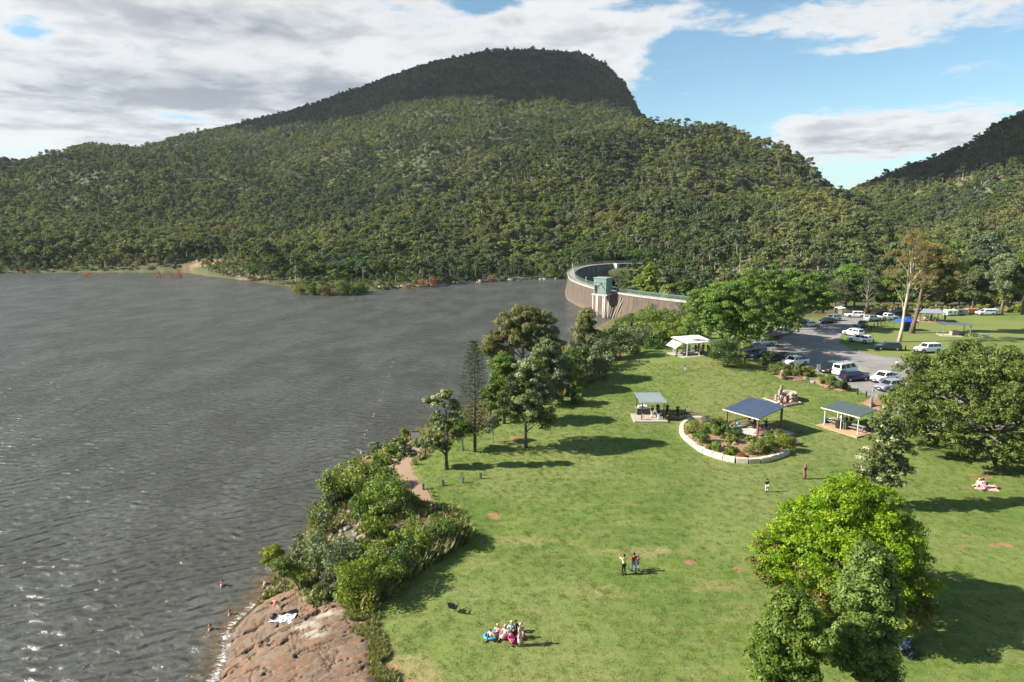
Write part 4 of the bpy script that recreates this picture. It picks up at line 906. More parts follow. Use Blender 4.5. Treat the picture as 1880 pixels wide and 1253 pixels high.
a_ = at(1760, 618); so_ = shelter(a_.x - .2, a_.y + 1.6, R(-14), 6.0, 4.3, 2.7, 2.55, 'roof_green', 'roof_pale', 'open frame shelter with thin flat roof and pale green posts on the far lawn', slab=(4.4, 3.6, -1.0, -.6), slab_mat='concrete_slab', pr=.07, fascia='roof_pale')
a_ = at(1542, 582); st_ = empty('information_stand', a_, R(20), 'small white roofed information stand beside the parked silver car', 'sign')
corrugated(2.4, 1.6, 2.3, 2.5, ribs=8).build('roof', M['roof_white'], st_); MB().box((0, 0, 1.15), (.9, .12, 1.4)).build('panel', M['white'], st_)
for x in (-.5, .5): MB().box((x, 0, 1.1), (.08, .08, 2.3)).build('post', M['post_cream'], st_)
# tables
for o, pts in ((sr, [(-1.6, .3, 0), (1.5, .2, 0)]), (sw, [(-1.8, -.8, .3), (.6, -1.0, .2), (1.8, .9, 0)]), (sf, [(-1.5, 0, 0), (1.2, -.2, 0)]), (sg, [(1.0, -.2, 1.57)])):
    nm = {sr: 'under the green shelter beside the garden bed', sw: 'under the white roofed shelter', sf: 'under the far grey shelter', sg: 'under the small pale green shelter'}[o]
    for i, (x, y, r_) in enumerate(pts):
        l3 = loc2(o, x, y, .08); picnic_table(*l3, o.rotation_euler.z + r_, 'grey timber picnic table %s, %s' % (nm, ('nearer its left post', 'nearer its right post', 'at its back')[i] if len(pts) > 1 else 'among the people'))
# BBQ blocks
def bbq(x, y, z, rz, label, mat='monument'):
    r = empty('barbecue', (x, y, z), rz, label, 'barbecue')
    MB().box((0, 0, .45), (1.9, .9, .9)).build('base', M[mat], r, bevel=.03); MB().box((0, 0, .93), (2.0, 1.0, .06)).build('worktop', M['galv'], r); MB().box((.3, 0, .975), (.7, .6, .03)).build('hotplate', M['black'], r); return r
l3 = loc2(sg, -.85, .9, .08); bbq(*l3, R(8), 'dark barbecue block laden with pale bags under the small green shelter', 'tank_green')
l3 = loc2(so_, .1, -.2, .08); bbq(*l3, R(10), 'stone barbecue block under the open frame shelter')
for i, (x, y, mt) in enumerate(((-1.4, .7, 'white'), (-1.0, .9, 'mint'), (-.55, 1.0, 'white'), (-.3, .75, 'mint'))):
    l3 = loc2(sg, x, y + .1, 1.04); o = MB().lathe([(.10, 0), (.19, .10), (.17, .25), (.05, .33)], 7).build('shopping_bag', M[mt], None, l3); tag(o, '%s bag %s on the dark barbecue block' % (('white', 'mint green', 'white', 'mint green')[i], ('at the left end', 'beside the left white bag', 'in the middle', 'at the right end')[i]), 'bag', 'bags on the barbecue block')
l3 = loc2(sr, -2.9, -.2, .02); o = MB().box((0, 0, .3), (.9, .5, .5)).box((0, 0, .58), (.94, .54, .07)).build('cool_box', [M['navy_canvas']], None, l3, .4); tag(o, 'dark cool box on the grass at the left corner of the green shelter', 'cool box')
l3 = loc2(sr, -2.7, .4, .02); o = MB().box((0, 0, .35), (.6, .4, .6), top=.8).build('carrier_bag', [M['white_cloth']], None, l3, .2); tag(o, 'white bag beside the dark cool box by the green shelter', 'bag')

# park bench on a pad
b0 = at(1280, 764); bn = empty('park_bench', b0, R(-14), 'brown timber park bench facing away behind the garden bed', 'bench')
for i in range(3): MB().box((0, -.12 + i * .16, .46), (2.2, .13, .045)).build('seat_plank', M['timber'], bn)
for i in range(2): MB().box((0, -.24 - .02 * i, .66 + i * .18), (2.2, .04, .14)).build('backrest_plank', M['timber'], bn)
for x in (-.85, .85): MB().box((x, .05, .22), (.07, .5, .44)).box((x, -.22, .6), (.07, .05, .6)).build('leg', M['galv'], bn)
p0 = at(1273, 765); pd_ = MB().box((0, 0, .02), (3.2, 1.2, .12)).build('concrete_pad', M['concrete_slab'], None, p0, R(-14)); tag(pd_, 'narrow pale concrete pad in front of the park bench', 'pad')

# garden bed: mulch mound and stone blocks
ring_px = [(1253, 783), (1251, 793), (1254, 803), (1262, 812), (1272, 820), (1284, 829), (1297, 836), (1311, 841), (1326, 846), (1341, 850), (1357, 852), (1374, 852.5), (1391, 852), (1408, 849), (1424, 844), (1437, 839), (1447, 834)]
ring = [at(x, y - 2) for x, y in [(1268, 771), (1259, 776)] + ring_px]
path_r = catmull([(q.x, q.y, q.z) for q in ring], 6); al = [0]
for i in range(1, len(path_r)): al.append(al[-1] + (path_r[i] - path_r[i - 1]).length)
nb = 19; ge = empty('stone_edging', ring[8], 0, 'curved row of cream sandstone blocks edging the garden bed', 'edging')
for i in range(nb):
    s0 = al[-1] * (i + .5) / nb; j = max(q for q in range(len(al) - 1) if al[q] <= s0); t = (s0 - al[j]) / (al[j + 1] - al[j]); q = path_r[j].lerp(path_r[j + 1], t); d = path_r[j + 1] - path_r[j]
    r_ = math.atan2(d.y, d.x); L_ = al[-1] / nb
    MB().box((q.x - ge.location.x, q.y - ge.location.y, .22 + rnd.uniform(-.03, .03)), (L_ - .05 - rnd.uniform(0, .05), .52 + rnd.uniform(-.04, .05), .62), r_ + rnd.uniform(-.03, .03)).build('stone_block', M['block_stone' if rnd.random() < .6 else 'block_stone_b'], ge, bevel=.035)
bedpoly = [(q.x, q.y) for q in path_r[::3]] + [(36.2, 83.0), (35.4, 86), (30.5, 90), (26, 90.5), (24, 89.5)]
gx_, gy_ = np.meshgrid(np.arange(20, 38, .4), np.arange(73, 92, .4)); bs = sdf(gx_, gy_, bedpoly); gz_ = ground(gx_, gy_) + .05 + .38 * sstep(bs, -.1, 1.0) + fbm(gx_ / .8, gy_ / .8, 77, 3) * .06
ib = np.arange(gx_.size).reshape(gx_.shape); Fb = np.stack([ib[:-1, :-1], ib[:-1, 1:], ib[1:, 1:], ib[1:, :-1]], -1).reshape(-1, 4)[((bs > -.15)[:-1, :-1] & (bs > -.15)[1:, 1:]).ravel()]
us = np.unique(Fb); rm = np.full(gx_.size, -1); rm[us] = np.arange(len(us))
gz_ = np.where(((gx_ - 31.7) ** 2 + (gy_ - 86.4) ** 2) < 14, np.minimum(gz_, gz(31.7, 86.4) - .2), gz_)
tag(link('garden_bed_soil', npmesh('garden_bed_soil', np.stack([gx_, gy_, gz_], -1).reshape(-1, 3)[us], rm[Fb], [M['mulch']], None, True)), 'brown mulched soil of the garden bed', kind='structure')

# monument on its paved pad
mp_ = [at(x, y) for x, y in ((1400, 731), (1441, 748), (1472, 742), (1432, 721))]
c_ = sum(mp_, Vector()) / 4; mo = empty('stone_monument', c_, 0, 'low stone monument with curved brick wall on a red paved diamond', 'monument')
pp = [(q.x - c_.x, q.y - c_.y) for q in mp_]
MB().prism([(x * .93, y * .93) for x, y in pp], -.1, .075).build('paving', M['red_paving'], mo)
for i in range(4):
    a, b = Vector(pp[i]), Vector(pp[(i + 1) % 4]); d = b - a; n_ = Vector((-d.y, d.x)).normalized() * .14
    if (a + n_).length > a.length: n_ = -n_
    MB().prism([tuple(a), tuple(b), tuple(b + n_), tuple(a + n_)], -.1, .13).build('kerb', M['concrete_pale'], mo)
for j in range(5):
    for i in range(9):
        a = R(-70 + i * 17 + (8 if j % 2 else 0)); r_ = 1.75
        MB().box((r_ * math.cos(a) + .35, r_ * math.sin(a) * .8 + .2, .2 + j * .23), (.24, .50, .21), a).build('brick', M['monument' if (i + j) % 3 else 'block_stone_b'], mo)
for x, y, w_, h_ in ((-.5, -.2, .55, 1.7), (-.1, .35, .5, 2.2), (-1.0, -.1, .5, .9), (.2, -.6, .6, .6), (.75, -.55, .45, .5)):
    o = MB().box((x, y, h_ / 2 + .06), (w_, w_ * .8, h_), rnd.random(), top=.65).build('standing_stone', M['monument'], mo, bevel=.05)
# ---------------------------------------------------------------- rocks and boulders
def rock_mesh(seed, mat):
    bm = bmesh.new(); bmesh.ops.create_icosphere(bm, subdivisions=2, radius=.5); r_ = random.Random(seed); ax = [Vector((r_.uniform(-1, 1), r_.uniform(-1, 1), r_.uniform(-1, 1))).normalized() for _ in range(9)]; of = [r_.uniform(.26, .42) for _ in ax]
    for v in bm.verts:
        for a, o_ in zip(ax, of):
            d = v.co.dot(a)
            if d > o_: v.co -= a * (d - o_)
        v.co += Vector((r_.uniform(-1, 1), r_.uniform(-1, 1), r_.uniform(-1, 1))) * .015
    me = bpy.data.meshes.new('boulder'); bm.to_mesh(me); bm.free(); me.materials.append(mat); return me
ROCKS = [rock_mesh(i, M['boulder' if i % 3 else 'boulder_grey']) for i in range(7)]
def boulders(pts, label, group, s0=.5, s1=1.2, name='boulder'):
    for i, (x, y) in enumerate(pts):
        q = at(x, y); o = link(name, ROCKS[rnd.randrange(7)], None, (q.x, q.y, q.z + .1)); s = rnd.uniform(s0, s1); o.scale = (s * rnd.uniform(.9, 1.5), s, s * rnd.uniform(.55, .9)); o.rotation_euler = (rnd.uniform(-.3, .3), rnd.uniform(-.3, .3), rnd.uniform(0, 6.28))
        tag(o, label, 'rock', group)
def along(a, b, n, w): return [(a[0] + (b[0] - a[0]) * rnd.random() + rnd.gauss(0, w), a[1] + (b[1] - a[1]) * rnd.random() + rnd.gauss(0, w * .5)) for _ in range(n)]
boulders(along((662, 842), (700, 832), 12, 6) , 'brown rock at the waterline below the olive bush', 'rocks at the waterline below the olive bush', .4, .9)
boulders(along((700, 828), (760, 800), 22, 6), 'rock on the bank beside the dirt path by the water sign', 'rocks on the bank beside the dirt path', .4, 1.0)
boulders(along((762, 798), (800, 775), 16, 5), 'orange rock on the shore behind the flowering tree', 'rocks on the shore behind the flowering tree', .4, .9)
boulders(along((615, 935), (655, 1000), 34, 12), 'tumbled brown rock in the gully among the bank shrubs', 'tumbled rocks in the gully among the shrubs', .35, .9)
boulders(along((528, 1010), (560, 1060), 18, 9), 'rock at the water edge under the small shore tree', 'rocks at the water edge under the small shore trees', .3, .8)
boulders(along((485, 1088), (520, 1072), 16, 6), 'wet rock in the foam at the tip of the sandstone shelf', 'wet rocks at the tip of the sandstone shelf', .25, .6)
boulders(along((565, 1110), (610, 1122), 8, 6), 'small rock where the sandstone shelf meets the shrubs', 'small rocks where the sandstone shelf meets the shrubs', .25, .6)
for a, b, n in (((360, 500), (450, 515), 26), ((690, 533), (820, 523), 40), ((820, 523), (1030, 514), 40)):
    pts = []
    for _ in range(n):
        t = rnd.random(); pts.append((a[0] + (b[0] - a[0]) * t, a[1] + (b[1] - a[1]) * t - rnd.uniform(1, 3.5)))
    for p_ in pts: boulders([p_], 'grey brown rock at the waterline ' + where(p_[0]), 'rocks at the waterline ' + where(p_[0]), 1.2, 3.2)
for x, y, s, l in ((1436, 697, 1.0, 0), (1598, 749, 1.0, 1)):
    q = at(x, y); o = empty('standing_stone', q, .4, ('upright carved brown boulder on the lawn edge by the mulch bed', 'dark upright carved stone behind the green shelter')[l], 'rock')
    a = link('stone', ROCKS[4 if l == 0 else 3], o); a.scale = (.95, .8, 2.0) if l == 0 else (.62, .55, 2.1); a.location.z = .75; b = link('base_stone', ROCKS[4], o); b.scale = (1.3, 1.1, .8); b.location = (.5, .1, .25)
for x, y, l in ((1491, 703, 'flat cream rock at the end of the grassy mulch bed'), (1478, 696, 'orange rock on the lawn edge below the parked white ute'), (1332, 826, 'pale flat rock in the mulch of the garden bed'), (1347, 822, 'squarish pale rock right of the flat rock in the garden bed'), (1613, 741, 'small dark rock on the mulch behind the green shelter')):
    q = at(x, y); o = link('rock', ROCKS[rnd.randrange(7)], None, (q.x, q.y, q.z + .45 if 'garden' in l else q.z + .1), rnd.random() * 3); o.scale = (1.1, .8, .6); tag(o, l, 'rock')
# mulch islands
for i, (pts, l) in enumerate((([(1420, 690), (1450, 684), (1475, 690), (1482, 698), (1460, 701), (1432, 697)], 'mulch patch with grasses below the white ute'), ([(1486, 700), (1510, 694), (1550, 708), (1560, 719), (1540, 720), (1505, 710)], 'mulch island with clumped grasses beside the white van'), ([(1580, 742), (1600, 730), (1640, 735), (1650, 748), (1620, 758)], 'mulch patch around the dark carved stone'))):
    w_ = [at(*q) for q in pts]; c_ = sum(w_, Vector()) / len(w_); gx_, gy_ = np.meshgrid(np.arange(c_.x - 6, c_.x + 6, .3), np.arange(c_.y - 7, c_.y + 7, .3)); s_ = sdf(gx_, gy_, [(q.x, q.y) for q in w_]) + fbm(gx_, gy_, 5, 2) * .3
    ib = np.arange(gx_.size).reshape(gx_.shape); Fb = np.stack([ib[:-1, :-1], ib[:-1, 1:], ib[1:, 1:], ib[1:, :-1]], -1).reshape(-1, 4)[((s_ > -.1)[:-1, :-1] & (s_ > -.1)[1:, 1:]).ravel()]
    us = np.unique(Fb); rm = np.full(gx_.size, -1); rm[us] = np.arange(len(us)); zz_ = ground(gx_, gy_) + .06 + .25 * sstep(s_, 0, 1.2)
    tag(link('mulch_bed', npmesh('mulch_bed', np.stack([gx_, gy_, zz_], -1).reshape(-1, 3)[us], rm[Fb], [M['mulch']], None, True)), l, kind='structure')

# ---------------------------------------------------------------- bollards, signs, small things
bol = MB().lathe([(.11, -.2), (.11, .86), (.09, .95)], 8).mesh('bollard', [M['bollard_black']])
def bollards(pts, label, group, s=1.0, me=bol):
    for x, y in pts:
        q = at(x, y); o = link('bollard', me, None, q); o.scale = (s,) * 3; tag(o, label, 'bollard', group)
bollards([(1350, 655), (1361, 658), (1371, 661), (1383, 666), (1395, 670)], 'short black bollard on the lawn between the dark shrub and the blue car', 'bollards in front of the cars under the jacarandas')
bollards([(1559, 718), (1574, 724), (1590, 730)], 'black bollard in the short row above the green shelter', 'row of three bollards above the green shelter')
bl = [(1586, 626), (1589, 617), (1594, 611), (1599, 607), (1604, 603), (1611, 600), (1617, 596), (1624, 594), (1633, 592), (1641, 590), (1649, 588)]
bollards(bl, 'black bollard in the curved row behind the parked line of cars', 'curved row of bollards behind the line of parked cars', 1.15)
bollards([(1595, 629), (1603, 632), (1662, 643), (1678, 646)], 'thin dark bollard at the grass edge by the dark green car', 'bollards at the grass edge by the dark green car')
for i, (x, y) in enumerate(((777, 899), (813, 892), (849, 887), (882, 879))):
    q = at(x, y); o = empty('tree_guard', q, rnd.random(), 'green mesh sapling guard on stakes, %s of the row of four' % ('nearest the path', 'second from the path', 'third from the path', 'farthest from the path')[i], 'tree guard', 'row of four sapling guards')
    for sx_ in (-.17, .17): MB().box((sx_, 0, .4), (.04, .04, .95)).build('stake', M['timber_grey'], o)
    MB().lathe([(.12, .05), (.12, .70)], 8).build('mesh_sleeve', M['steel_green'], o)
q = at(762, 814); o = empty('warning_sign', q, R(8), 'white warning sign with red top on the bank by the dirt path', 'sign')
MB().box((0, 0, .95), (.95, .05, 1.0)).build('panel', M['white'], o); MB().box((0, 0, 1.53), (.95, .055, .16)).build('header', M['red'], o)
for x in (-.35, .35): MB().box((x, .06, .6), (.06, .05, 1.7)).build('post', M['galv'], o)
for i, (x, y, h_) in enumerate(((1501, 695, 2.4), (1601, 738, 2.2))):
    q = at(x, y); o = empty('park_sign', q, R(10), ('white square sign on a thin post in front of the dark car', 'thin post with small white sign beside the last bollard')[i], 'sign')
    MB().tube([(0, 0, -.1), (0, 0, h_)], .035, 6).build('post', M['galv'], o); MB().box((0, -.05, h_ - .45), (.62 if i == 0 else .35, .03, .8 if i == 0 else .4)).build('panel', M['white'], o)
    if i == 0:
        for j in range(3): MB().box((-.1, -.07, h_ - .68 + j * .22), (.32, .01, .10)).build('text_panel', M['steel_green'], o)
# blue gazebo
q = at(1662, 607); gzb = empty('gazebo_tent', q, R(8), 'bright blue pop up gazebo with one dark side wall behind the pale gum', 'gazebo')
MB().raw([(-1.9, -1.7, 2.3), (1.9, -1.7, 2.3), (1.9, 1.7, 2.3), (-1.9, 1.7, 2.3), (0, 0, 3.3), (-1.9, -1.7, 2.05), (1.9, -1.7, 2.05), (1.9, 1.7, 2.05), (-1.9, 1.7, 2.05)], [(0, 1, 4), (1, 2, 4), (2, 3, 4), (3, 0, 4), (0, 5, 6, 1), (1, 6, 7, 2), (2, 7, 8, 3), (3, 8, 5, 0)]).build('canopy', M['blue_canvas'], gzb)
MB().box((-1.0, -1.68, 1.05), (1.75, .04, 2.1)).build('side_wall', M['navy_canvas'], gzb)
for x in (-1.85, 1.85):
    for y in (-1.65, 1.65): MB().box((x, y, 1.05), (.06, .06, 2.1)).build('leg', M['galv'], gzb)
# kayak, buoys, towel, chair
X_, Y_ = P(911, 591, .1); kb = MB(); kb.raw([(-1.9, 0, .25), (-1, -.36, .18), (0, -.42, .15), (1, -.36, .18), (1.9, 0, .25), (1, .36, .18), (0, .42, .15), (-1, .36, .18), (-1.3, 0, -.12), (1.3, 0, -.12)], [(0, 1, 8), (1, 2, 9, 8), (2, 3, 9), (3, 4, 9), (4, 5, 9), (5, 6, 9), (6, 7, 8, 9), (7, 0, 8), (0, 7, 6, 5, 4, 3, 2, 1)])
kk_ = empty('kayak', (X_, Y_, .0), .2, 'tiny orange kayak with a paddler on the water near the big tree', 'kayak'); kb.build('hull', pm('kayak_orange', (.5, .28, .12), .5), kk_); 
for i, (x, y) in enumerate([(722, 665), (718, 674), (715, 687), (713, 692), (705, 720), (698, 735), (687, 761), (685, 765), (674, 791), (670, 799), (657, 826), (650, 841)]):
    X_, Y_ = P(x, y, 0); o = MB().lathe([(.03, -.10), (.08, -.04), (.10, .03), (.06, .09), (.02, .11)], 8).build('buoy', M['concrete_pale'], None, (X_, Y_, 0)); tag(o, 'small white float in the swimming line on the lake', 'buoy', 'line of white floats in the water')
q = at(519, 1141); q.z = max(q.z, 0); 
def rz_at(v): return float(rock_h(np.array([v.x]), np.array([v.y]))[0][0])
tw = MB(); nx_ = 10; vv = []
for i in range(nx_ + 1):
    for j in range(5): x, y = -.95 + 1.9 * i / nx_, -.42 + .84 * j / 4; a = R(-8); X2 = q.x + x * math.cos(a) - y * math.sin(a); Y2 = q.y + x * math.sin(a) + y * math.cos(a); vv.append((X2, Y2, rz_at(Vector((X2, Y2, 0))) + .13 + .02 * math.sin(i * 1.7 + j)))
tw.raw(vv, [(i * 5 + j, (i + 1) * 5 + j, (i + 1) * 5 + j + 1, i * 5 + j + 1) for i in range(nx_) for j in range(4)]); me_ = tw.mesh('towel', [M['white_cloth']]); o = link('towel', me_); o.modifiers.new('thickness', 'SOLIDIFY').thickness = .03
tag(o, 'white towel spread on the sandstone shelf', 'towel')
b_ = Vector((q.x - .75, q.y + .25, 0)); o = MB().lathe([(.18, 0), (.28, .1), (.25, .3), (.1, .4)], 9).build('bag', M['black'], None, (b_.x, b_.y, rz_at(b_)), smooth=True); tag(o, 'black bag at the head of the white towel on the rock', 'bag')
q = at(833, 1124); ch = empty('camp_chair', q, R(160), 'empty black folding camp chair alone on the lawn', 'chair')
MB().box((0, 0, .42), (.55, .5, .04)).build('seat', M['black'], ch); MB().raw([(-.27, .24, .42), (.27, .24, .42), (.30, .42, .98), (-.30, .42, .98), (-.27, .28, .42), (.27, .28, .42), (.30, .46, .98), (-.30, .46, .98)], [(0, 1, 2, 3), (7, 6, 5, 4), (0, 4, 5, 1), (1, 5, 6, 2), (2, 6, 7, 3), (3, 7, 4, 0)]).build('backrest', M['black'], ch)
for a, b in (((-.27, -.24), (.27, .26)), ((.27, -.24), (-.27, .26))): MB().tube([(a[0], a[1], 0), (b[0], b[1], .45)], .02, 5).tube([(a[0], a[1], .6), (a[0], b[1], .6)], .03, 5).build('leg', M['galv'], ch)
for x in (-.3, .3): MB().box((x, 0, .62), (.06, .55, .03)).build('armrest', M['black'], ch)

# ---------------------------------------------------------------- vehicles
glass = pm('car_glass', (.012, .016, .02), .08, 0, .8); pm('tyre', (.015, .015, .015), .8); pm('rim', (.40, .41, .42), .35, .8); pm('headlight', (.55, .57, .58), .15, .3); pm('tail_light', (.35, .01, .01), .25); pm('trim_black', (.02, .02, .02), .6); pm('plate', (.7, .7, .62), .5)
def paint(name, col, metal=.15):
    m = pm('paint_' + name, col, .28, metal, .6); m.node_tree.nodes['Principled BSDF'].inputs['Coat Weight'].default_value = .6; return m
for n_, c_, mt in (('white', (.78, .79, .79), 0), ('silver', (.42, .44, .46), .5), ('grey', (.16, .17, .19), .5), ('black', (.012, .013, .015), .2), ('navy', (.014, .022, .065), .3), ('blue', (.04, .08, .20), .35), ('vivid', (.01, .16, .50), .3), ('red', (.28, .02, .015), .2), ('green', (.02, .035, .03), .4), ('cream', (.60, .57, .48), .1)): paint(n_, c_, mt)
SPEC = {  # length, width, bottom, belt, roof, hood top, cab stations (rear base, rear roof, front roof, screen base), tail top
 'suv':   (4.65, 1.85, .26, 1.08, 1.70, 1.02, (-2.22, -1.95, .45, 1.15), 1.08, .36),
 'hatch': (4.25, 1.78, .22, .98, 1.48, .92, (-2.00, -1.45, .35, 1.10), .98, .32),
 'sedan': (4.70, 1.80, .20, .95, 1.45, .88, (-1.75, -1.05, .35, 1.15), 1.00, .32),
 'wagon': (4.80, 1.85, .24, 1.02, 1.62, .97, (-2.30, -2.05, .40, 1.15), 1.02, .35),
 'ute':   (5.30, 1.88, .34, 1.12, 1.80, 1.08, (-.75, -.62, .75, 1.35), 1.14, .39),
 'van':   (4.90, 1.75, .24, 1.18, 2.05, 1.05, (-2.36, -2.28, 1.35, 2.10), 1.18, .34),
 'fourwd': (4.95, 1.92, .36, 1.20, 1.92, 1.14, (-2.35, -2.20, .55, 1.05), 1.20, .40)}
_cache = {}
def car_parts(kind):
    if kind in _cache: return _cache[kind]
    L, Wd, zb, belt, roof, hood, cab, tail, wr_ = SPEC[kind]; hx = L / 2; hw = Wd / 2; r0, r1, f1, f0 = cab
    # lower body: rings along x, with wheel-arch sills lifted over the axles
    st_x = [(-hx, zb + .18, tail - .16, hw * .84), (-hx + .10, zb + .04, tail - .02, hw * .95), (-hx + .45, zb, tail, hw), (-hx + .95, zb, tail, hw), (-.3, zb, belt, hw), (f0 - .1, zb, belt, hw), (f0 + .15, zb, (belt + hood) / 2 + .02, hw), (hx - .62, zb, hood, hw * .985), (hx - .22, zb, hood - .10, hw * .93), (hx - .03, zb + .06, hood - .26, hw * .82), (hx, zb + .16, hood - .42, hw * .74)]
    if kind == 'van': st_x = [(-hx, zb + .15, belt, hw * .9), (-hx + .08, zb, belt, hw), (-.3, zb, belt, hw), (f0 - .2, zb, belt, hw), (hx - .18, zb, hood, hw * .95), (hx, zb + .15, hood - .3, hw * .85)]
    mb = MB(); V = []
    for x, z0, z1, w in st_x:
        V += [(x, -w * .90, z0), (x, -w, z0 + .16), (x, -w, z0 + (z1 - z0) * .62), (x, -w * .955, z1 - .03), (x, -w * .86, z1), (x, w * .86, z1), (x, w * .955, z1 - .03), (x, w, z0 + (z1 - z0) * .62), (x, w, z0 + .16), (x, w * .90, z0)]
    n = len(st_x); F = [(i * 10 + j, i * 10 + (j + 1) % 10, (i + 1) * 10 + (j + 1) % 10, (i + 1) * 10 + j) for i in range(n - 1) for j in range(10)] + [tuple(range(9, -1, -1)), tuple((n - 1) * 10 + j for j in range(10))]
    mb.raw(V, F)
    tw_ = hw * .80; bw_ = hw * .94
    cab_v = [(r0, -bw_, belt - .03), (f0, -bw_, belt - .03), (f0, bw_, belt - .03), (r0, bw_, belt - .03), (r1, -tw_, roof - .05), (f1, -tw_, roof - .05), (f1, tw_, roof - .05), (r1, tw_, roof - .05)]
    mb.raw(cab_v, [(3, 2, 1, 0), (4, 5, 6, 7), (0, 1, 5, 4), (1, 2, 6, 5), (2, 3, 7, 6), (3, 0, 4, 7)])
    mb.raw([(r1 - .02, -tw_ - .01, roof - .06), (f1 + .02, -tw_ - .01, roof - .06), (f1 + .02, tw_ + .01, roof - .06), (r1 - .02, tw_ + .01, roof - .06), (r1 + .15, -tw_ * .86, roof), (f1 - .15, -tw_ * .86, roof), (f1 - .15, tw_ * .86, roof), (r1 + .15, tw_ * .86, roof)], [(4, 5, 6, 7), (0, 1, 5, 4), (1, 2, 6, 5), (2, 3, 7, 6), (3, 0, 4, 7)])
    parts = []; body = mb
    def quad(P4, nrm_, t=.012):
        P4 = [Vector(q) for q in P4]; nn = Vector(nrm_).normalized(); return MB().raw([q + nn * t for q in P4] + [q - nn * .01 for q in P4], [(0, 1, 2, 3), (4, 7, 6, 5), (0, 4, 5, 1), (1, 5, 6, 2), (2, 6, 7, 3), (3, 7, 4, 0)])
    def lerp(a, b, t): return tuple(a[i] + (b[i] - a[i]) * t for i in range(3))
    def face(a, b, c, d, u0, u1, v0, v1): 
        def g(u_, v_): return lerp(lerp(a, b, u_), lerp(d, c, u_), v_)
        return [g(u0, v0), g(u1, v0), g(u1, v1), g(u0, v1)]
    c = cab_v
    sc_ = (f0 - f1, 0, roof - belt); parts.append(('windscreen', quad(face(c[1], c[2], c[6], c[5], .06, .94, .08, .93), (roof - belt, 0, f0 - f1)), 'car_glass'))
    parts.append(('rear_window', quad(face(c[3], c[0], c[4], c[7], .10, .90, .22, .90), (-(roof - belt), 0, r1 - r0 if r1 > r0 else .1)), 'car_glass'))
    L_ = f0 - r0; splits = {'ute': [(.05, .42), (.47, .92)], 'van': [(.04, .30), (.34, .62), (.67, .93)], 'sedan': [(.10, .46), (.50, .90)]}.get(kind, [(.04, .24), (.27, .55), (.59, .92)])
    for sgn in (-1, 1):
        A4 = (c[0], c[1], c[5], c[4]) if sgn < 0 else (c[3], c[2], c[6], c[7])
        for u0, u1 in splits: 
            q4 = face(*A4, u0, u1, .14, .88); 
            if sgn > 0: q4 = q4[::-1]
            parts.append(('side_window', quad(q4, (0, sgn, .22)), 'car_glass'))
    if kind == 'ute':
        parts.append(('tray', MB().box(((r0 - hx) / 2 - .03, 0, tail + .012), (hx + r0 - .22, Wd * .80, .05)), 'trim_black'))
    parts.append(('front_bumper', MB().box((hx - .02, 0, zb + .20), (.16, Wd * .80, .20)), 'trim_black')); parts.append(('rear_bumper', MB().box((-hx + .01, 0, zb + .18), (.14, Wd * .86, .18)), 'trim_black' if kind in ('ute', 'fourwd') else None))
    parts.append(('grille', MB().box((hx - .05, 0, hood - .38), (.16, Wd * .40, .16)), 'trim_black'))
    for sgn in (-1, 1):
        parts.append(('headlight', MB().box((hx - .15, sgn * hw * .70, hood - .28), (.22, .30, .14)), 'headlight')); parts.append(('tail_light', MB().box((-hx + .05, sgn * hw * .80, tail - .22), (.12, .20, .26)), 'tail_light'))
        parts.append(('mirror', MB().box((f0 - .22, sgn * (hw + .08), belt + .08), (.14, .18, .14)), None))
    parts.append(('number_plate', MB().box((hx + .07, 0, zb + .22), (.02, .38, .11)), 'plate'))
    wx = (-hx + .88 if kind != 'ute' else -hx + 1.15, hx - .88)
    ms = [(nm, q.mesh(nm, [M[mt]] if mt else []), mt) for nm, q, mt in parts]
    bmesh_ = body.mesh('body', []); 
    ty = MB().lathe([(wr_ * .60, -.11), (wr_ * .95, -.115), (wr_, -.07), (wr_, .07), (wr_ * .95, .115), (wr_ * .6, .11)], 16).mesh('tyre', [M['tyre']], smooth=False); ri = MB().lathe([(wr_ * .62, -.10), (wr_ * .60, .118), (wr_ * .2, .125)], 12).mesh('rim', [M['rim']])
    ar = MB().lathe([(wr_ * 1.17, -.02), (wr_ * 1.17, .02)], 16).mesh('wheel_arch', [M['trim_black']])
    _cache[kind] = (ms, bmesh_, ty, ri, ar, wx, hw, wr_); return _cache[kind]
_pb = {}
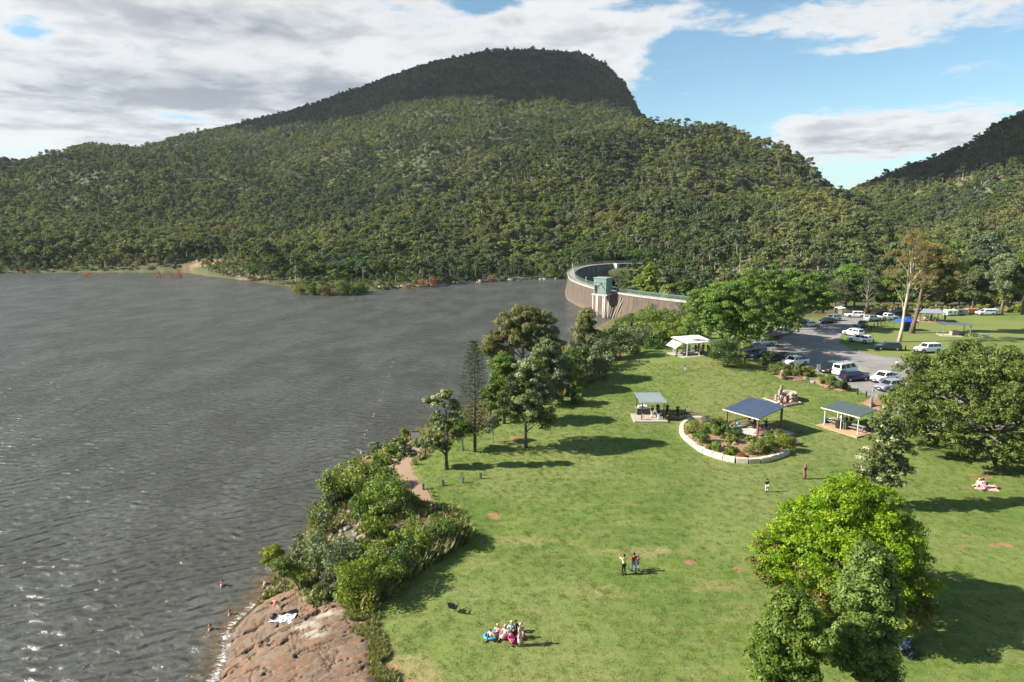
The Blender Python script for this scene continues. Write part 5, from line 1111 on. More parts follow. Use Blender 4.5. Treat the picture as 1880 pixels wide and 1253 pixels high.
def car(kind, col, x, y, heading, label, group=None, rack=False, small=False, canopy=False, open_=False, world=None):
    """heading: direction the bonnet points, degrees from +X"""
    q = at(x, y) if world is None else Vector(world); 
    ms, bme, ty, ri, ar, wx, hw, wr_ = car_parts(kind)
    o = empty({'ute': 'pickup_truck', 'van': 'van'}.get(kind, 'parked_car'), q + Vector((0, 0, .05)), R(heading), label, {'ute': 'pickup', 'van': 'van'}.get(kind, 'car'), group or 'cars parked around the car park')
    def own(me, key):
        if (key, col) not in _pb: c = me.copy(); c.materials.clear(); c.materials.append(M['paint_' + col]); _pb[(key, col)] = c
        return _pb[(key, col)]
    link('body', own(bme, (kind, 'body')), o)
    for nm, me, mt in ms: link(nm, me if mt else own(me, (kind, nm, me.name)), o)
    for x_ in wx:
        for sgn in (-1, 1):
            w = link('wheel', ty, o, (x_, sgn * (hw - .09), wr_)); w.rotation_euler = (R(-90) * sgn, 0, 0); link('rim', ri, w); a = link('wheel_arch', ar, o, (x_, sgn * (hw - .012), wr_ + .02)); a.rotation_euler = (R(90), 0, 0)
    if rack:
        z = SPEC[kind][4]
        for y_ in (-.55, .55): MB().box((-.3, y_, z + .16), (3.2, .05, .05)).build('roof_rail', M['white'], o)
        for x_ in (-1.5, -.3, .9): MB().box((x_, 0, z + .10), (.06, 1.2, .05)).build('roof_bar', M['trim_black'], o)
        MB().box((-.2, .15, z + .24), (3.4, .28, .07)).build('ladder', M['galv'], o)
    if canopy:
        z = SPEC[kind][3]; MB().box((-1.62, 0, z + .33), (1.85, 1.66, .62), top=.9).build('canopy', M['paint_' + col], o, bevel=.04); 
        for sgn in (-1, 1): MB().box((-1.62, sgn * .80, z + .34), (1.5, .05, .36)).build('canopy_window', M['car_glass'], o)
    return o
NR = 'cars nosed in along the near edge of the car park'
car('ute', 'silver', 1399, 636, 196, 'silver dual cab ute with its door open in the shade of the jacarandas')
car('wagon', 'grey', 1384, 647, 200, 'grey wagon with a red tail light in the tree shade', rack=False)
car('hatch', 'blue', 1391, 657, 206, 'blue hatchback on the grass edge behind the bollards')
car('hatch', 'black', 1437, 663, 205, 'black hatchback half hidden behind the upright bush')
car('ute', 'white', 1459, 672, 206, 'white dual cab ute with black sports bar beside the mulch bed')
car('suv', 'black', 1522, 683, 222, 'black car parked with its nose to the square white sign')
car('van', 'white', 1551, 688, 30, 'white van with roof ladder racks in the near row', rack=True)
car('suv', 'navy', 1568, 699, 12, 'dark navy suv between the white van and the white ute')
car('ute', 'white', 1624, 702, 205, 'white dual cab ute partly behind the big fig tree')
car('suv', 'silver', 1632, 717, 203, 'silver car nosed in next to the thin sign post, partly behind the big tree')
car('wagon', 'green', 1629, 643, 168, 'dark green wagon with a bright sky glint beside the pale gum trunk')
car('fourwd', 'white', 1702, 648, 190, 'white four wheel drive behind the crown of the big fig tree')
car('suv', 'white', 1578, 629, 128, 'white suv, nearest of the line of cars along the curved bollards')
car('suv', 'white', 1566, 617, 112, 'pale car seen from behind, second in the line along the bollards')
car('sedan', 'silver', 1571, 607, 60, 'silver sedan in shade in the middle of the line along the bollards')
car('sedan', 'grey', 1583, 600, 55, 'grey sedan in shade beside the bollards')
car('wagon', 'silver', 1601, 590, 25, 'long pale wagon at the top of the line of cars')
car('ute', 'white', 1629, 588, 8, 'white ute parked on the grass left of the blue gazebo')
car('fourwd', 'black', 1617, 581, 10, 'black four wheel drive behind the white ute near the forest edge')
car('fourwd', 'navy', 1653, 584, 5, 'dark car behind the blue gazebo')
car('wagon', 'white', 1568, 583, 175, 'white wagon alone on the grass by the forest edge')
car('suv', 'silver', 1528, 590, 205, 'silver suv beside the small information stand')
car('sedan', 'black', 1518, 594, 200, 'black sedan in front of the silver suv by the tree shade')
car('hatch', 'vivid', 1452, 600, 190, 'bright blue hatchback under the far jacaranda')
car('suv', 'black', 1468, 600, 195, 'black suv next to the bright blue hatchback')
car('sedan', 'silver', 1484, 601, 190, 'pale sedan at the end of the shaded row')
car('sedan', 'white', 1436, 614, 200, 'white sedan poking out of the jacaranda shade')
car('sedan', 'red', 1416, 621, 198, 'red sedan hidden in the deep shade of the jacarandas')
# caravans at the forest edge
def caravan(x, y, rz, mat, L, label, cat='caravan'):
    q = at(x, y); o = empty('caravan', q, R(rz), label, cat); o.scale = (.75, .75, .68); MB().box((0, 0, 1.35), (L, 2.2, 2.0)).build('body', M[mat], o, bevel=.18)
    MB().box((-L * .2, -1.11, 1.6), (.9, .04, .6)).build('window', M['car_glass'], o); MB().box((L * .25, -1.11, 1.2), (.7, .04, 1.5)).build('door', M['roof_grey'], o)
    for s_ in (-.3, .3): w = MB().lathe([(.33, -.1), (.33, .1)], 12).build('wheel', M['tyre'], o, (s_ * 1.2, -1.0, .33)); w.rotation_euler = (R(90), 0, 0)
caravan(1744, 580, 5, 'white', 4.2, 'white caravan at the left end of the camp row by the forest'); caravan(1763, 579, 5, 'roof_pale', 4.0, 'pale green camper between the white caravan and the wooden hut'); caravan(1784, 577, 5, 'orange_wood', 5.0, 'orange brown timber hut in the camp row', 'hut'); caravan(1818, 578, 3, 'white', 4.6, 'low white camper beside the brown tree trunk')
car('wagon', 'white', 1808, 579, 182, 'white wagon parked beside the low white camper')
# ---------------------------------------------------------------- trees near and far
def Hm(x, yb, yt):
    """height in metres of something standing at photo point x, yb whose top shows at yt"""
    q = at(x, yb); d = q.y; lo, hi = 0, 45
    for _ in range(30):
        m_ = (lo + hi) / 2; Xw, Yw, Zw = q.x, q.y, q.z + m_
        f_ = Yw * math.cos(PITCH) + (CAM_H - Zw) * math.sin(PITCH); up = (Zw - CAM_H) * math.cos(PITCH) + Yw * math.sin(PITCH)
        py = CY - FPX * up / f_
        if py > yt: lo = m_
        else: hi = m_
    return (lo + hi) / 2, q, FPX / (q.y * math.cos(PITCH) + (CAM_H - q.z) * math.sin(PITCH))
def T(name, x, yb, yt, w, mat, bark, seed, label, **kw):
    h, q, s = Hm(x, yb, yt); return tree(name, q, h, w / 2 / s, mat, bark, seed, label=label, **kw)
def B(x, yb, yt, w, mat, seed, label, group=None, **kw):
    for _ in range(6):      # keep bank shrubs out of the water
        q = at(x, yb)
        if 1000 < x < 1230 and 570 < yb < 720 and sdf(np.array([q.x]), np.array([q.y]), lake)[0] > -.9: x += 9
        else: break
    h, q, s = Hm(x, yb, yt); wd = w / s; a = max(wd, .3) ; h = max(h, .3)
    leaf = kw.pop('leaf', None) or max(.10, min(.30, .013 * q.y / 4)); n = kw.pop('n', None) or int(min(9000, max(300, (wd * h * 2.2 + wd * wd) / (leaf * leaf) * 1.1)))
    return bush('shrub', q, wd, h, mat, seed, leaf=leaf, n=n, label=label, group=group, **kw)

# big rounded bright tree on the lawn
q = at(1540, 1128); hD = Hm(1540, 1128, 898)[0]; rD = 152 * (q.y + 3) / FPX; kz = hD / 8.2; kr = rD / 6.3
lob = []
rr_ = random.Random(5)
for ring_r, ring_z, cnt, r_ in ((0, 6.9, 1, 1.8), (2.3, 6.3, 6, 1.45), (4.1, 5.0, 10, 1.4), (5.1, 3.3, 13, 1.25), (5.2, 1.9, 12, 1.1)):
    for i in range(cnt):
        a = 2 * math.pi * i / max(cnt, 1) + ring_z; k_ = rr_.uniform(.9, 1.1); lob.append((kr * ring_r * k_ * math.cos(a), kr * ring_r * k_ * math.sin(a) * .95, kz * ring_z * rr_.uniform(.95, 1.08), kr * r_ * 1.05, kr * r_, kz * r_ * .85))
rs_ = np.random.RandomState(50); cl = shell_clumps(rs_, lob, 1150, .40, .60, -.15, .12, .24)
low_ = cl[:, 2] < kz * (3.2 + rs_.normal(size=len(cl)) * .8)
root = empty('round_tree', q, 0, 'broad dome shaped tree with vivid lime green crown on the lawn', 'tree')
mb = MB(); limbs(mb, (0, 0, -.2), (.2, 0, 4.5), .38, [l[:3] for l in lob[::2]], rr_, fork=.25); mb.build('trunk', M['bark_brown'], root, smooth=True)
link('crown', join_leaf('crown', [leaves(rs_, cl[~low_], 30000, .14, .6, .6, .12, flat=1.4), leaves(rs_, np.array([[*l[:3], l[3] * .7, l[4] * .7, l[5] * .7, .2] for l in lob]), 6000, .18, .8)], M['leaf_bright']), root)
link('lower_foliage', join_leaf('lower_foliage', [leaves(rs_, cl[low_], 15000, .14, .6, .6, .12, flat=1.2)], M['leaf_olive']), root)
# two green trees in front of it
q = at(1568, 1345); h = Hm(1568, 1345, 1014)[0]; s = q.y / FPX
tree('green_tree', q, h, 72 * s, 'leaf_green', 'bark_grey', 61, leaf=.14, n=26000, nl=12, clump=.40, nclump=480, base_h=.10, flat=.7, trunk_r=.20, squash=1.25, label='tall green tree with grey trunk in front of the lime dome tree', fill=.1, core=.08, low=-.6)
q = at(1434, 1400); h = Hm(1434, 1400, 1094)[0]; s = q.y / FPX
tree('green_tree', q, h, 80 * s, 'leaf_green', 'bark_grey', 62, leaf=.13, n=24000, nl=11, clump=.38, nclump=440, base_h=.10, flat=.7, trunk_r=.18, squash=1.15, label='leafy green tree at the bottom edge left of the tall green tree', fill=.1, core=.08, low=-.6)
# big spreading fig on the right
q = at(1806, 868)
lob = []; rr_ = random.Random(15)
for ring_r, ring_z, cnt, r_ in ((0, 11.2, 1, 2.8), (3.2, 10.8, 6, 2.3), (6.0, 9.2, 10, 2.2), (7.7, 6.6, 12, 2.0), (7.4, 4.2, 11, 1.7), (6.6, 2.5, 10, 1.4)):
    for i in range(cnt):
        a = 2 * math.pi * (i + .3) / max(cnt, 1) + ring_z; k_ = rr_.uniform(.85, 1.12); lob.append((ring_r * k_ * math.cos(a) * 1.05, ring_r * k_ * math.sin(a), ring_z * rr_.uniform(.92, 1.08), r_ * 1.1, r_ * 1.1, r_ * .8))
tree('fig_tree', (q.x + 2.6, q.y + 4.5, q.z), 13, 10, 'leaf_fig', 'bark_grey', 71, leaf=.21, n=42000, lobes=lob, clump=.55, nclump=1500, base_h=.2, flat=.6, trunk_r=.75, label='huge spreading olive green fig tree at the right edge', low=-.3, fill=.12, core=.08, tvar=.28)
# small sparse tree in front of the fig
q = at(1615, 934); h = Hm(1615, 934, 755)[0]
tree('sparse_tree', q, h, 3.1, 'leaf_flower', 'bark_grey', 72, leaf=.17, n=8000, lobes=[(.2, .3, h * .95, .7, .7, 1.0), (-.5, 0, h * .84, 1.0, 1.0, 1.1), (.9, .2, h * .78, 1.0, 1.0, 1.1), (-.2, -.4, h * .67, 1.4, 1.2, 1.1), (1.5, .4, h * .60, 1.2, 1.1, 1.0), (-1.1, .3, h * .52, 1.2, 1.1, 1.0), (.6, 0, h * .46, 1.4, 1.2, 1.1), (-1.9, .2, h * .34, 1.2, 1, .9), (1.7, .1, h * .38, 1.1, 1.1, .9), (-.2, .1, h * .33, 1.2, 1.1, .9), (-2.5, 0, h * .24, .8, .8, .6), (1.2, -.2, h * .27, .9, .9, .7)], clump=.34, nclump=260, base_h=.15, trunk_r=.15, label='slender sparse tree with pale tips standing between the lime tree and the fig', tvar=.35, core=.05)
# jacarandas by the car park
JL = 'wide bright green feathery tree shading the parked cars'
T('jacaranda', 1325, 654, 522, 172, 'leaf_jacaranda', 'bark_brown', 81, 'broad jacaranda nearest the white shelter, leftmost of the green car park trees', leaf=.24, n=22000, nl=14, clump=.85, nclump=260, base_h=.12, flat=.5, squash=.62, low=-.5, core=.12)
T('jacaranda', 1392, 636, 502, 186, 'leaf_jacaranda', 'bark_brown', 82, 'largest jacaranda in the middle of the green car park trees', leaf=.24, n=24000, nl=15, clump=.85, nclump=280, base_h=.10, flat=.5, squash=.62, low=-.5, core=.12)
T('jacaranda', 1464, 606, 500, 136, 'leaf_jacaranda', 'bark_brown', 83, 'jacaranda above the bright blue car, rightmost of the green car park trees', leaf=.28, n=14000, nl=10, clump=1.1, nclump=150, base_h=.20, flat=.5, squash=.65, low=-.4, core=.12)
T('jacaranda', 1345, 622, 524, 110, 'leaf_jacaranda', 'bark_brown', 84, 'jacaranda behind the leftmost car park trees, half hidden by them', leaf=.28, n=11000, nl=9, clump=1.1, nclump=120, base_h=.2, flat=.5, squash=.7, core=.12)
B(1330, 674, 622, 52, 'leaf_deep', 91, 'dark upright shrub on the lawn between the white shelter and the bollards', n=4500, leaf=.17)
B(1408, 671, 645, 19, 'leaf_green', 92, 'narrow upright green bush between the blue and black cars')
T('round_tree', 1553, 566, 492, 66, 'leaf_jacaranda', 'bark_grey', 101, 'bright green rounded tree at the forest edge behind the white wagon', leaf=.33, n=5200, nl=8, clump=1.2, nclump=90, base_h=.2, core=.1)
T('bare_tree', 1590, 576, 498, 60, 'leaf_grey', 'bark_grey', 102, 'nearly leafless grey tree at the top of the car park', leaf=.2, n=900, nl=14, clump=.8, nclump=60, base_h=.15, trunk_r=.42)
T('bare_tree', 1532, 574, 520, 60, 'leaf_grey', 'bark_brown', 103, 'brown many branched tree left of the bright green rounded tree', leaf=.25, n=2600, nl=12, clump=1.0, nclump=70, base_h=.15, trunk_r=.3)
# pale gums
h, q, s = Hm(1650, 628, 428); z = h
lg = [(1.6, 1, z * .95, 2.0, 2, 1.4), (-.2, -1, z * .90, 1.6, 1.6, 1.3), (3.2, 0, z * .86, 1.9, 1.8, 1.4), (-1.8, 1, z * .78, 1.8, 1.8, 1.5), (1.4, 1.5, z * .74, 2.4, 2.2, 1.6), (4.4, 0, z * .72, 2.0, 2, 1.6), (-2.8, 0, z * .62, 1.6, 1.6, 1.3), (2.6, -1, z * .58, 2.0, 2, 1.3), (5.6, 1, z * .62, 1.6, 1.6, 1.2), (-1.6, .5, z * .50, 1.0, 1.0, .8), (3.8, 0, z * .84, 1.4, 1.4, 1.2)]
tree('gum_tree', q, z, 5, 'leaf_gum_brown', 'bark_pale', 111, leaf=.22, n=7500, lobes=lg, clump=.55, nclump=230, base_h=.34, trunk_r=.34, lean=(1.6, 0), label='tall pale trunked gum tree with thin orange brown crown', droop=1.2, shape=.25, tvar=.3)
h, q, s = Hm(1673, 612, 452); z = h
lg = [(3.2, 1, z * .93, 2.8, 2.4, 1.8), (6.2, 0, z * .82, 2.4, 2.2, 1.7), (1.2, 0, z * .80, 2.4, 2.2, 1.8), (8.6, 1, z * .72, 2.4, 2.2, 1.6), (4.4, 1, z * .66, 3.0, 2.6, 1.9), (7.4, 0, z * .56, 2.4, 2.2, 1.6), (1.6, 1, z * .52, 2.2, 2, 1.5), (5.0, 1, z * .42, 2.6, 2.4, 1.5), (9.2, 0, z * .45, 1.8, 1.8, 1.2), (2.4, 0, z * .33, 1.6, 1.6, 1.0)]
tree('gum_tree', q, z, 6, 'leaf_gum', 'bark_brown', 112, leaf=.26, n=13000, lobes=lg, clump=.75, nclump=240, base_h=.26, trunk_r=.50, lean=(2.2, 0), label='broad brown trunked gum tree with yellow green crown behind the blue gazebo', droop=.5, shape=.4, tvar=.32, core=.1)
T('dark_tree', 1735, 560, 478, 90, 'leaf_deep', 'bark_grey', 113, 'dark bushy tree behind the broad brown trunked gum', leaf=.36, n=5200, nl=9, clump=1.2, nclump=90, base_h=.05, core=.12)
T('grey_tree', 1795, 566, 528, 64, 'leaf_gum', 'bark_white', 114, 'low yellowish tree behind the camp row', leaf=.34, n=2600, nl=7, clump=1.0, nclump=60, base_h=.15, core=.1)
T('silky_oak', 1838, 579, 468, 62, 'leaf_silver', 'bark_brown', 115, 'tall silvery green tree with brown trunk beside the low white camper', leaf=.3, n=6000, nl=10, clump=.9, nclump=110, base_h=.2, squash=.9, core=.1)
T('green_tree', 1876, 578, 458, 60, 'leaf_jacaranda', 'bark_brown', 116, 'tall bright green tree cut by the right edge behind the far lawn', leaf=.3, n=6000, nl=10, clump=1.0, nclump=110, base_h=.12, squash=.9, core=.1)
T('dark_tree', 1915, 578, 470, 60, 'leaf_deep', 'bark_brown', 117, 'dark green tree just off the right edge of the far lawn', leaf=.32, n=4000, nl=8, clump=1.1, nclump=80, base_h=.12)
# row of scrubby trees hiding the creek behind the far lawn
rk_ = random.Random(31)
for i, x in enumerate(range(1280, 2080, 24)):
    if 1300 < x < 1500 and i % 2: continue
    y = 566 + rk_.uniform(-4, 3); mt = rk_.choice(['leaf_forest', 'leaf_grey', 'leaf_green', 'leaf_gum', 'leaf_lime'])
    T('creek_tree', x, y, y - rk_.uniform(38, 70), rk_.uniform(36, 56), mt, rk_.choice(['bark_grey', 'bark_white']), 200 + i, ['olive', 'grey green', 'deep green', 'yellowish', 'lime green'][['leaf_forest', 'leaf_grey', 'leaf_green', 'leaf_gum', 'leaf_lime'].index(mt)] + ' scrubby creek tree ' + ('behind the jacarandas' if x < 1530 else 'behind the car park' if x < 1650 else 'behind the pale gums' if x < 1740 else 'behind the camp row' if x < 1840 else 'at the right edge'), leaf=.42, n=1900, nl=6, clump=1.1, nclump=50, base_h=.08, group='scrubby trees along the creek ' + ('behind the jacarandas' if x < 1530 else 'behind the car park' if x < 1650 else 'behind the pale gums' if x < 1740 else 'behind the camp row' if x < 1840 else 'at the right edge'), core=.15)
for i, x in enumerate(range(1590, 1900, 17)):
    y = 573.5 + rk_.uniform(-2.5, 1.5)
    if 1735 < x < 1830: y -= 3
    B(x, y, y - rk_.uniform(7, 13), rk_.uniform(22, 34), ['leaf_lime', 'grass_blade', 'leaf_grey', 'grass_dry'][i % 4], 300 + i, ['lime', 'grassy green', 'grey green', 'straw coloured'][i % 4] + ' low scrub edging the far lawn ' + ('left of the pale gums' if x < 1650 else 'behind the blue gazebo' if x < 1735 else 'by the camp row' if x < 1840 else 'at the right edge'), 'low scrub along the edge of the far lawn', leaf=.4, n=420)
# trees downstream of the dam
for i, (x, yt, w, d_, mt, l) in enumerate(((1193, 484, 52, 246, 'leaf_lime', 'pale green rounded tree in the gorge just behind the valve house'), (1228, 522, 36, 222, 'leaf_yellow', 'small yellow green tree showing over the right part of the dam railing'), (1178, 506, 30, 250, 'leaf_green', 'dark green tree in the shade inside the dam curve'), (1215, 498, 46, 262, 'leaf_silver', 'grey green tree right of the rounded tree below the dam'), (1262, 515, 50, 236, 'leaf_deep', 'dark tree in the gorge above the right end of the dam'), (1245, 500, 44, 262, 'leaf_forest', 'olive tree in the gorge behind the yellow green tree'), (1295, 505, 50, 240, 'leaf_grey', 'greyish tree in the gorge left of the jacarandas'))):
    X_, Y_, Z_ = Pz(x, yt, d_); g_ = min(gz(X_, Y_), 2.0); h = Z_ - g_
    tree('gorge_tree', (X_, Y_, g_), h, w / 2 * d_ / FPX, mt, 'bark_grey', 130 + i, leaf=.38, n=4200, nl=9, clump=1.0, nclump=80, base_h=max(.1, 1 - 2.4 * (w * d_ / FPX) / h * .9), squash=1.0, label=l, core=.12)

# ---------------------------------------------------------------- lakeside trees, near ones
h, q, s = Hm(820, 862, 720); z = h
tree('flowering_tree', q, z, 3, 'leaf_flower', 'bark_dark', 121, leaf=.15, n=8500, lobes=[(.1, 0, z * .95, .65, .6, .6), (-1.3, .2, z * .86, .9, .7, .6), (.6, .2, z * .80, .7, .7, .7), (-.9, .3, z * .66, .75, .7, .7), (.9, 0, z * .62, .7, .7, .8), (-.1, .2, z * .50, .8, .7, .9), (-1.6, .1, z * .36, 1.2, .9, .62), (-2.9, .2, z * .33, .9, .8, .5), (-.4, .1, z * .28, .7, .7, .7), (1.2, .4, z * .40, .6, .6, .6)], clump=.36, nclump=170, base_h=.2, trunk_r=.19, label='cream flowering tree with a low left branch beside the dirt path', tvar=.30, core=.04)
T('pine_like_tree', 905, 812, 768, 38, 'leaf_grey', 'bark_grey', 122, 'thin young tree right of the tall conifer', leaf=.15, n=900, nl=6, clump=.4, nclump=40, base_h=.3, trunk_r=.07)
T('small_tree', 850, 828, 770, 46, 'leaf_green', 'bark_dark', 123, 'small green tree between the flowering tree and the conifer', leaf=.16, n=3000, nl=7, clump=.5, nclump=60, base_h=.3, trunk_r=.1)
T('flowering_tree', 965, 822, 668, 100, 'leaf_flower', 'bark_dark', 124, 'full tree dotted with cream flowers casting a long shadow on the lawn', leaf=.17, n=19000, nl=13, clump=.5, nclump=300, base_h=.12, squash=1.1, trunk_r=.2, tvar=.30, low=-.5, core=.08)
T('green_tree', 925, 778, 652, 62, 'leaf_green', 'bark_dark', 125, 'dense green tree just behind the flower dotted tree', leaf=.2, n=8500, nl=9, clump=.65, nclump=120, base_h=.22, squash=1.0, core=.1)
T('green_tree', 900, 775, 712, 44, 'leaf_green', 'bark_dark', 126, 'lower green tree left of the flower dotted tree', leaf=.2, n=3600, nl=7, clump=.6, nclump=70, base_h=.3, core=.1)
h, q, s = Hm(960, 712, 570); z = h
tree('gum_tree', q, z, 6, 'leaf_gum', 'bark_grey', 127, leaf=.24, n=19000, lobes=[(.3, .5, z * .93, 2.2, 2, 1.4), (-2.2, .5, z * .84, 1.9, 1.8, 1.3), (2.6, .5, z * .84, 2.1, 1.9, 1.4), (.2, 0, z * .74, 2.2, 2, 1.4), (-4.0, .5, z * .64, 1.9, 1.8, 1.3), (3.8, 0, z * .66, 1.8, 1.8, 1.4), (-5.4, 0, z * .48, 1.7, 1.6, 1.2), (-3.2, 0, z * .44, 1.8, 1.6, 1.2), (5.0, .5, z * .52, 1.5, 1.5, 1.2), (1.6, -.5, z * .55, 1.8, 1.6, 1.2), (-1.4, -.5, z * .60, 1.8, 1.7, 1.2)], clump=.62, nclump=330, base_h=.3, trunk_r=.34, label='large olive eucalyptus rising over the lake behind the conifer', droop=.6, shape=.38, tvar=.3, core=.1)
T('silver_tree', 1002, 722, 626, 78, 'leaf_silver', 'bark_white', 128, 'silvery grey tree right of the large olive eucalyptus', leaf=.22, n=9500, nl=10, clump=.6, nclump=170, base_h=.15, squash=.9, tvar=.35, core=.08)
T('green_tree', 980, 745, 663, 50, 'leaf_lime', 'bark_dark', 129, 'yellow green crown above the flower dotted tree', leaf=.2, n=3600, nl=7, clump=.6, nclump=70, base_h=.3, core=.1)
T('gum_tree', 1074, 664, 570, 50, 'leaf_gum', 'bark_white', 130, 'slim yellowish gum tree on the bank in front of the dam', leaf=.22, n=5200, nl=10, clump=.6, nclump=110, base_h=.15, squash=1.0, trunk_r=.14, core=.05)
# conifer with whorled branches
h, q, s = Hm(872, 830, 622); cz = empty('conifer', q, 0, 'tall dark conifer with tiered branches on the lawn by the lake', 'tree')
MB().tube([(0, 0, -.2), (.05, 0, h * .5), (0, 0, h)], [.22, .14, .02], 8).build('trunk', M['bark_dark'], cz, smooth=True)
rs_ = np.random.RandomState(77); cl = []; bm_ = MB(); rr_ = random.Random(8)
for i in range(26):
    t = .16 + .84 * i / 26; zc = h * t; rad = (2.7 if t > .3 else 2.0) * (1 - t) ** .62 * (1 + rr_.uniform(-.15, .15)) + .15; 
    for j in range(6):
        a = j * 1.047 + i * .55 + rr_.uniform(-.2, .2); ex, ey, ez = rad * math.cos(a), rad * math.sin(a), zc + rad * .10
        bm_.tube([(0, 0, zc - .1), (ex * .6, ey * .6, zc - .05), (ex, ey, ez)], [.035, .025, .01], 4)
        for u_ in (.35, .55, .75, .95): cl.append((ex * u_, ey * u_, zc + (ez - zc) * u_ + .03, .26 * (1.15 - u_ * .4), .26, .12, rr_.random()))
bm_.build('branches', M['bark_dark'], cz); link('needles', join_leaf('needles', [leaves(rs_, cl, 6500, .13, .25, .4, .3)], M['leaf_pine']), cz)

# ---------------------------------------------------------------- shrubs along the bank
rk_ = random.Random(77)
BK = [  # x, base y, top y, width, material, label
 (1062, 684, 640, 64, 'leaf_deep', 'dark rounded shrub under the slim gum tree'), (1100, 672, 612, 62, 'leaf_silver', 'tall silvery shrub with bare twigs right of the slim gum'), (1092, 692, 652, 56, 'leaf_silver', 'grey shrub with pale leaves at the lawn edge'),
 (1136, 660, 606, 60, 'leaf_flower', 'pale twiggy shrub below the valve house columns'), (1162, 650, 614, 52, 'leaf_grey', 'brown grey scrub on the bank below the dam wall'), (1182, 634, 596, 56, 'leaf_grey', 'grey tangle of scrub near the dam base'),
 (1196, 612, 563, 56, 'leaf_green', 'rounded green tree against the dam wall'), (1222, 626, 590, 60, 'leaf_lime', 'light green shrub at the top of the bank'), (1250, 618, 584, 52, 'leaf_green', 'green shrub between the bank and the jacarandas'), (1248, 598, 560, 34, 'leaf_flower', 'thin brownish shrub in front of the right end of the dam'),
 (1205, 640, 612, 50, 'leaf_deep', 'dark low shrub beside the lawn crest'), (1158, 600, 574, 40, 'leaf_lime', 'small light shrub at the waterline of the dam'), (1150, 607, 584, 34, 'leaf_green', 'green shrub at the water corner of the dam'), (1172, 603, 578, 36, 'leaf_lime', 'light green shrub against the dam face right of the struts'), (1140, 618, 596, 34, 'leaf_silver', 'silvery shrub above the water corner of the dam'), (1160, 624, 600, 40, 'leaf_green', 'green shrub on the slope below the dam face'), (1185, 618, 592, 40, 'leaf_grey', 'grey green shrub on the slope below the dam face'),
 (1196, 606, 582, 36, 'leaf_grey', 'grey shrub leaning on the dam face'), (1212, 612, 588, 38, 'leaf_green', 'leafy shrub between the dam face and the bank top'), (1176, 616, 590, 40, 'leaf_lime', 'lime shrub on the bare mound below the struts'),
 (1270, 622, 596, 44, 'leaf_deep', 'dark shrub left of the white shelter tree'),
 (1038, 706, 668, 48, 'leaf_green', 'mid green shrub on the bank above the long grass'), (1008, 744, 692, 56, 'leaf_grey', 'dry twiggy shrub right of the flower dotted tree'), (1046, 722, 688, 50, 'leaf_lime', 'bright feathery shrub near the long grass'), (1050, 742, 716, 50, 'leaf_deep', 'dark low shrub at the lawn edge behind the long grass'),
 (940, 742, 706, 60, 'leaf_deep', 'dark shrub at the foot of the large eucalyptus'), (985, 720, 690, 60, 'leaf_green', 'green shrub beneath the silvery tree'), (1020, 690, 655, 44, 'leaf_deep', 'dark shrub by the water behind the silvery tree'),
 (742, 806, 783, 17, 'leaf_yellow', 'tiny yellow green sapling on the rocks by the warning sign'), (690, 826, 812, 34, 'leaf_silver', 'low spindly shrub leaning over the water'), (735, 822, 800, 46, 'leaf_flower', 'brownish spiky shrub below the warning sign'), (720, 842, 820, 40, 'leaf_green', 'low green shrub beside the dirt path'), (700, 856, 832, 40, 'leaf_lime', 'leafy shrub on the bank left of the dirt path'), (745, 836, 822, 30, 'leaf_grey', 'small dry shrub at the edge of the dirt path'),
 (640, 912, 846, 92, 'leaf_lime', 'spreading olive shrub overhanging the water'), (612, 935, 880, 62, 'leaf_grey', 'grey twiggy shrub at the waterline'), (688, 905, 852, 78, 'leaf_green', 'green shrub where the dirt path meets the bank'), (705, 952, 872, 92, 'leaf_green', 'large glossy green shrub beside the dirt path'), (740, 935, 890, 58, 'leaf_green', 'rounded green shrub shading the end of the path'), (668, 960, 905, 50, 'leaf_deep', 'dark green shrub above the rock gully'),
 (590, 960, 915, 42, 'leaf_green', 'green shrub standing in the waterline above the gully'), (592, 985, 935, 38, 'leaf_silver', 'silvery shrub just below the waterline shrub'), (688, 985, 945, 52, 'leaf_lime', 'light green shrub below the large glossy one'), (652, 1010, 985, 34, 'leaf_grey', 'grey low shrub in the gully rocks'),
 (798, 1000, 945, 82, 'leaf_green', 'bushy green shrub at the corner of the long grass'), (797, 990, 972, 20, 'leaf_yellow', 'small yellow shrub in front of the bushy corner shrub'), (752, 995, 958, 48, 'leaf_lime', 'pale green shrub in the middle of the long grass'), (716, 1010, 970, 52, 'leaf_lime', 'soft green shrub left of the long grass'),
 (556, 1040, 972, 40, 'leaf_silver', 'silvery upright shrub by the water, upper of the pair'), (588, 1070, 965, 40, 'leaf_silver', 'tall silvery upright shrub by the water'), (618, 1078, 975, 44, 'leaf_silver', 'tallest silvery shrub with a pale stem'), (640, 1050, 985, 44, 'leaf_grey', 'grey green shrub right of the tallest silvery shrub'),
 (655, 1118, 1020, 74, 'leaf_yellow', 'bright yellow green shrub at the edge of the sandstone'), (700, 1088, 1008, 80, 'leaf_lime', 'large lime shrub in the middle of the bank thicket'), (735, 1060, 1000, 70, 'leaf_deep', 'dark green shrub beside the tall grass edge'), (690, 1040, 1000, 60, 'leaf_yellow', 'yellowish shrub at the centre of the thicket'), (635, 1110, 1062, 44, 'leaf_green', 'green shrub nearest the sandstone shelf'),
 (555, 1085, 1045, 44, 'leaf_lime', 'low olive shrub above the sandstone shelf'), (580, 1108, 1072, 48, 'grass_blade', 'grassy shrub on the upper edge of the sandstone'), (605, 1098, 1055, 40, 'leaf_grey', 'small grey shrub among the stones'), (770, 1025, 985, 60, 'leaf_lime', 'soft light shrub behind the grass strip'), (670, 1030, 990, 40, 'leaf_green', 'small green shrub at the back of the thicket'),
]
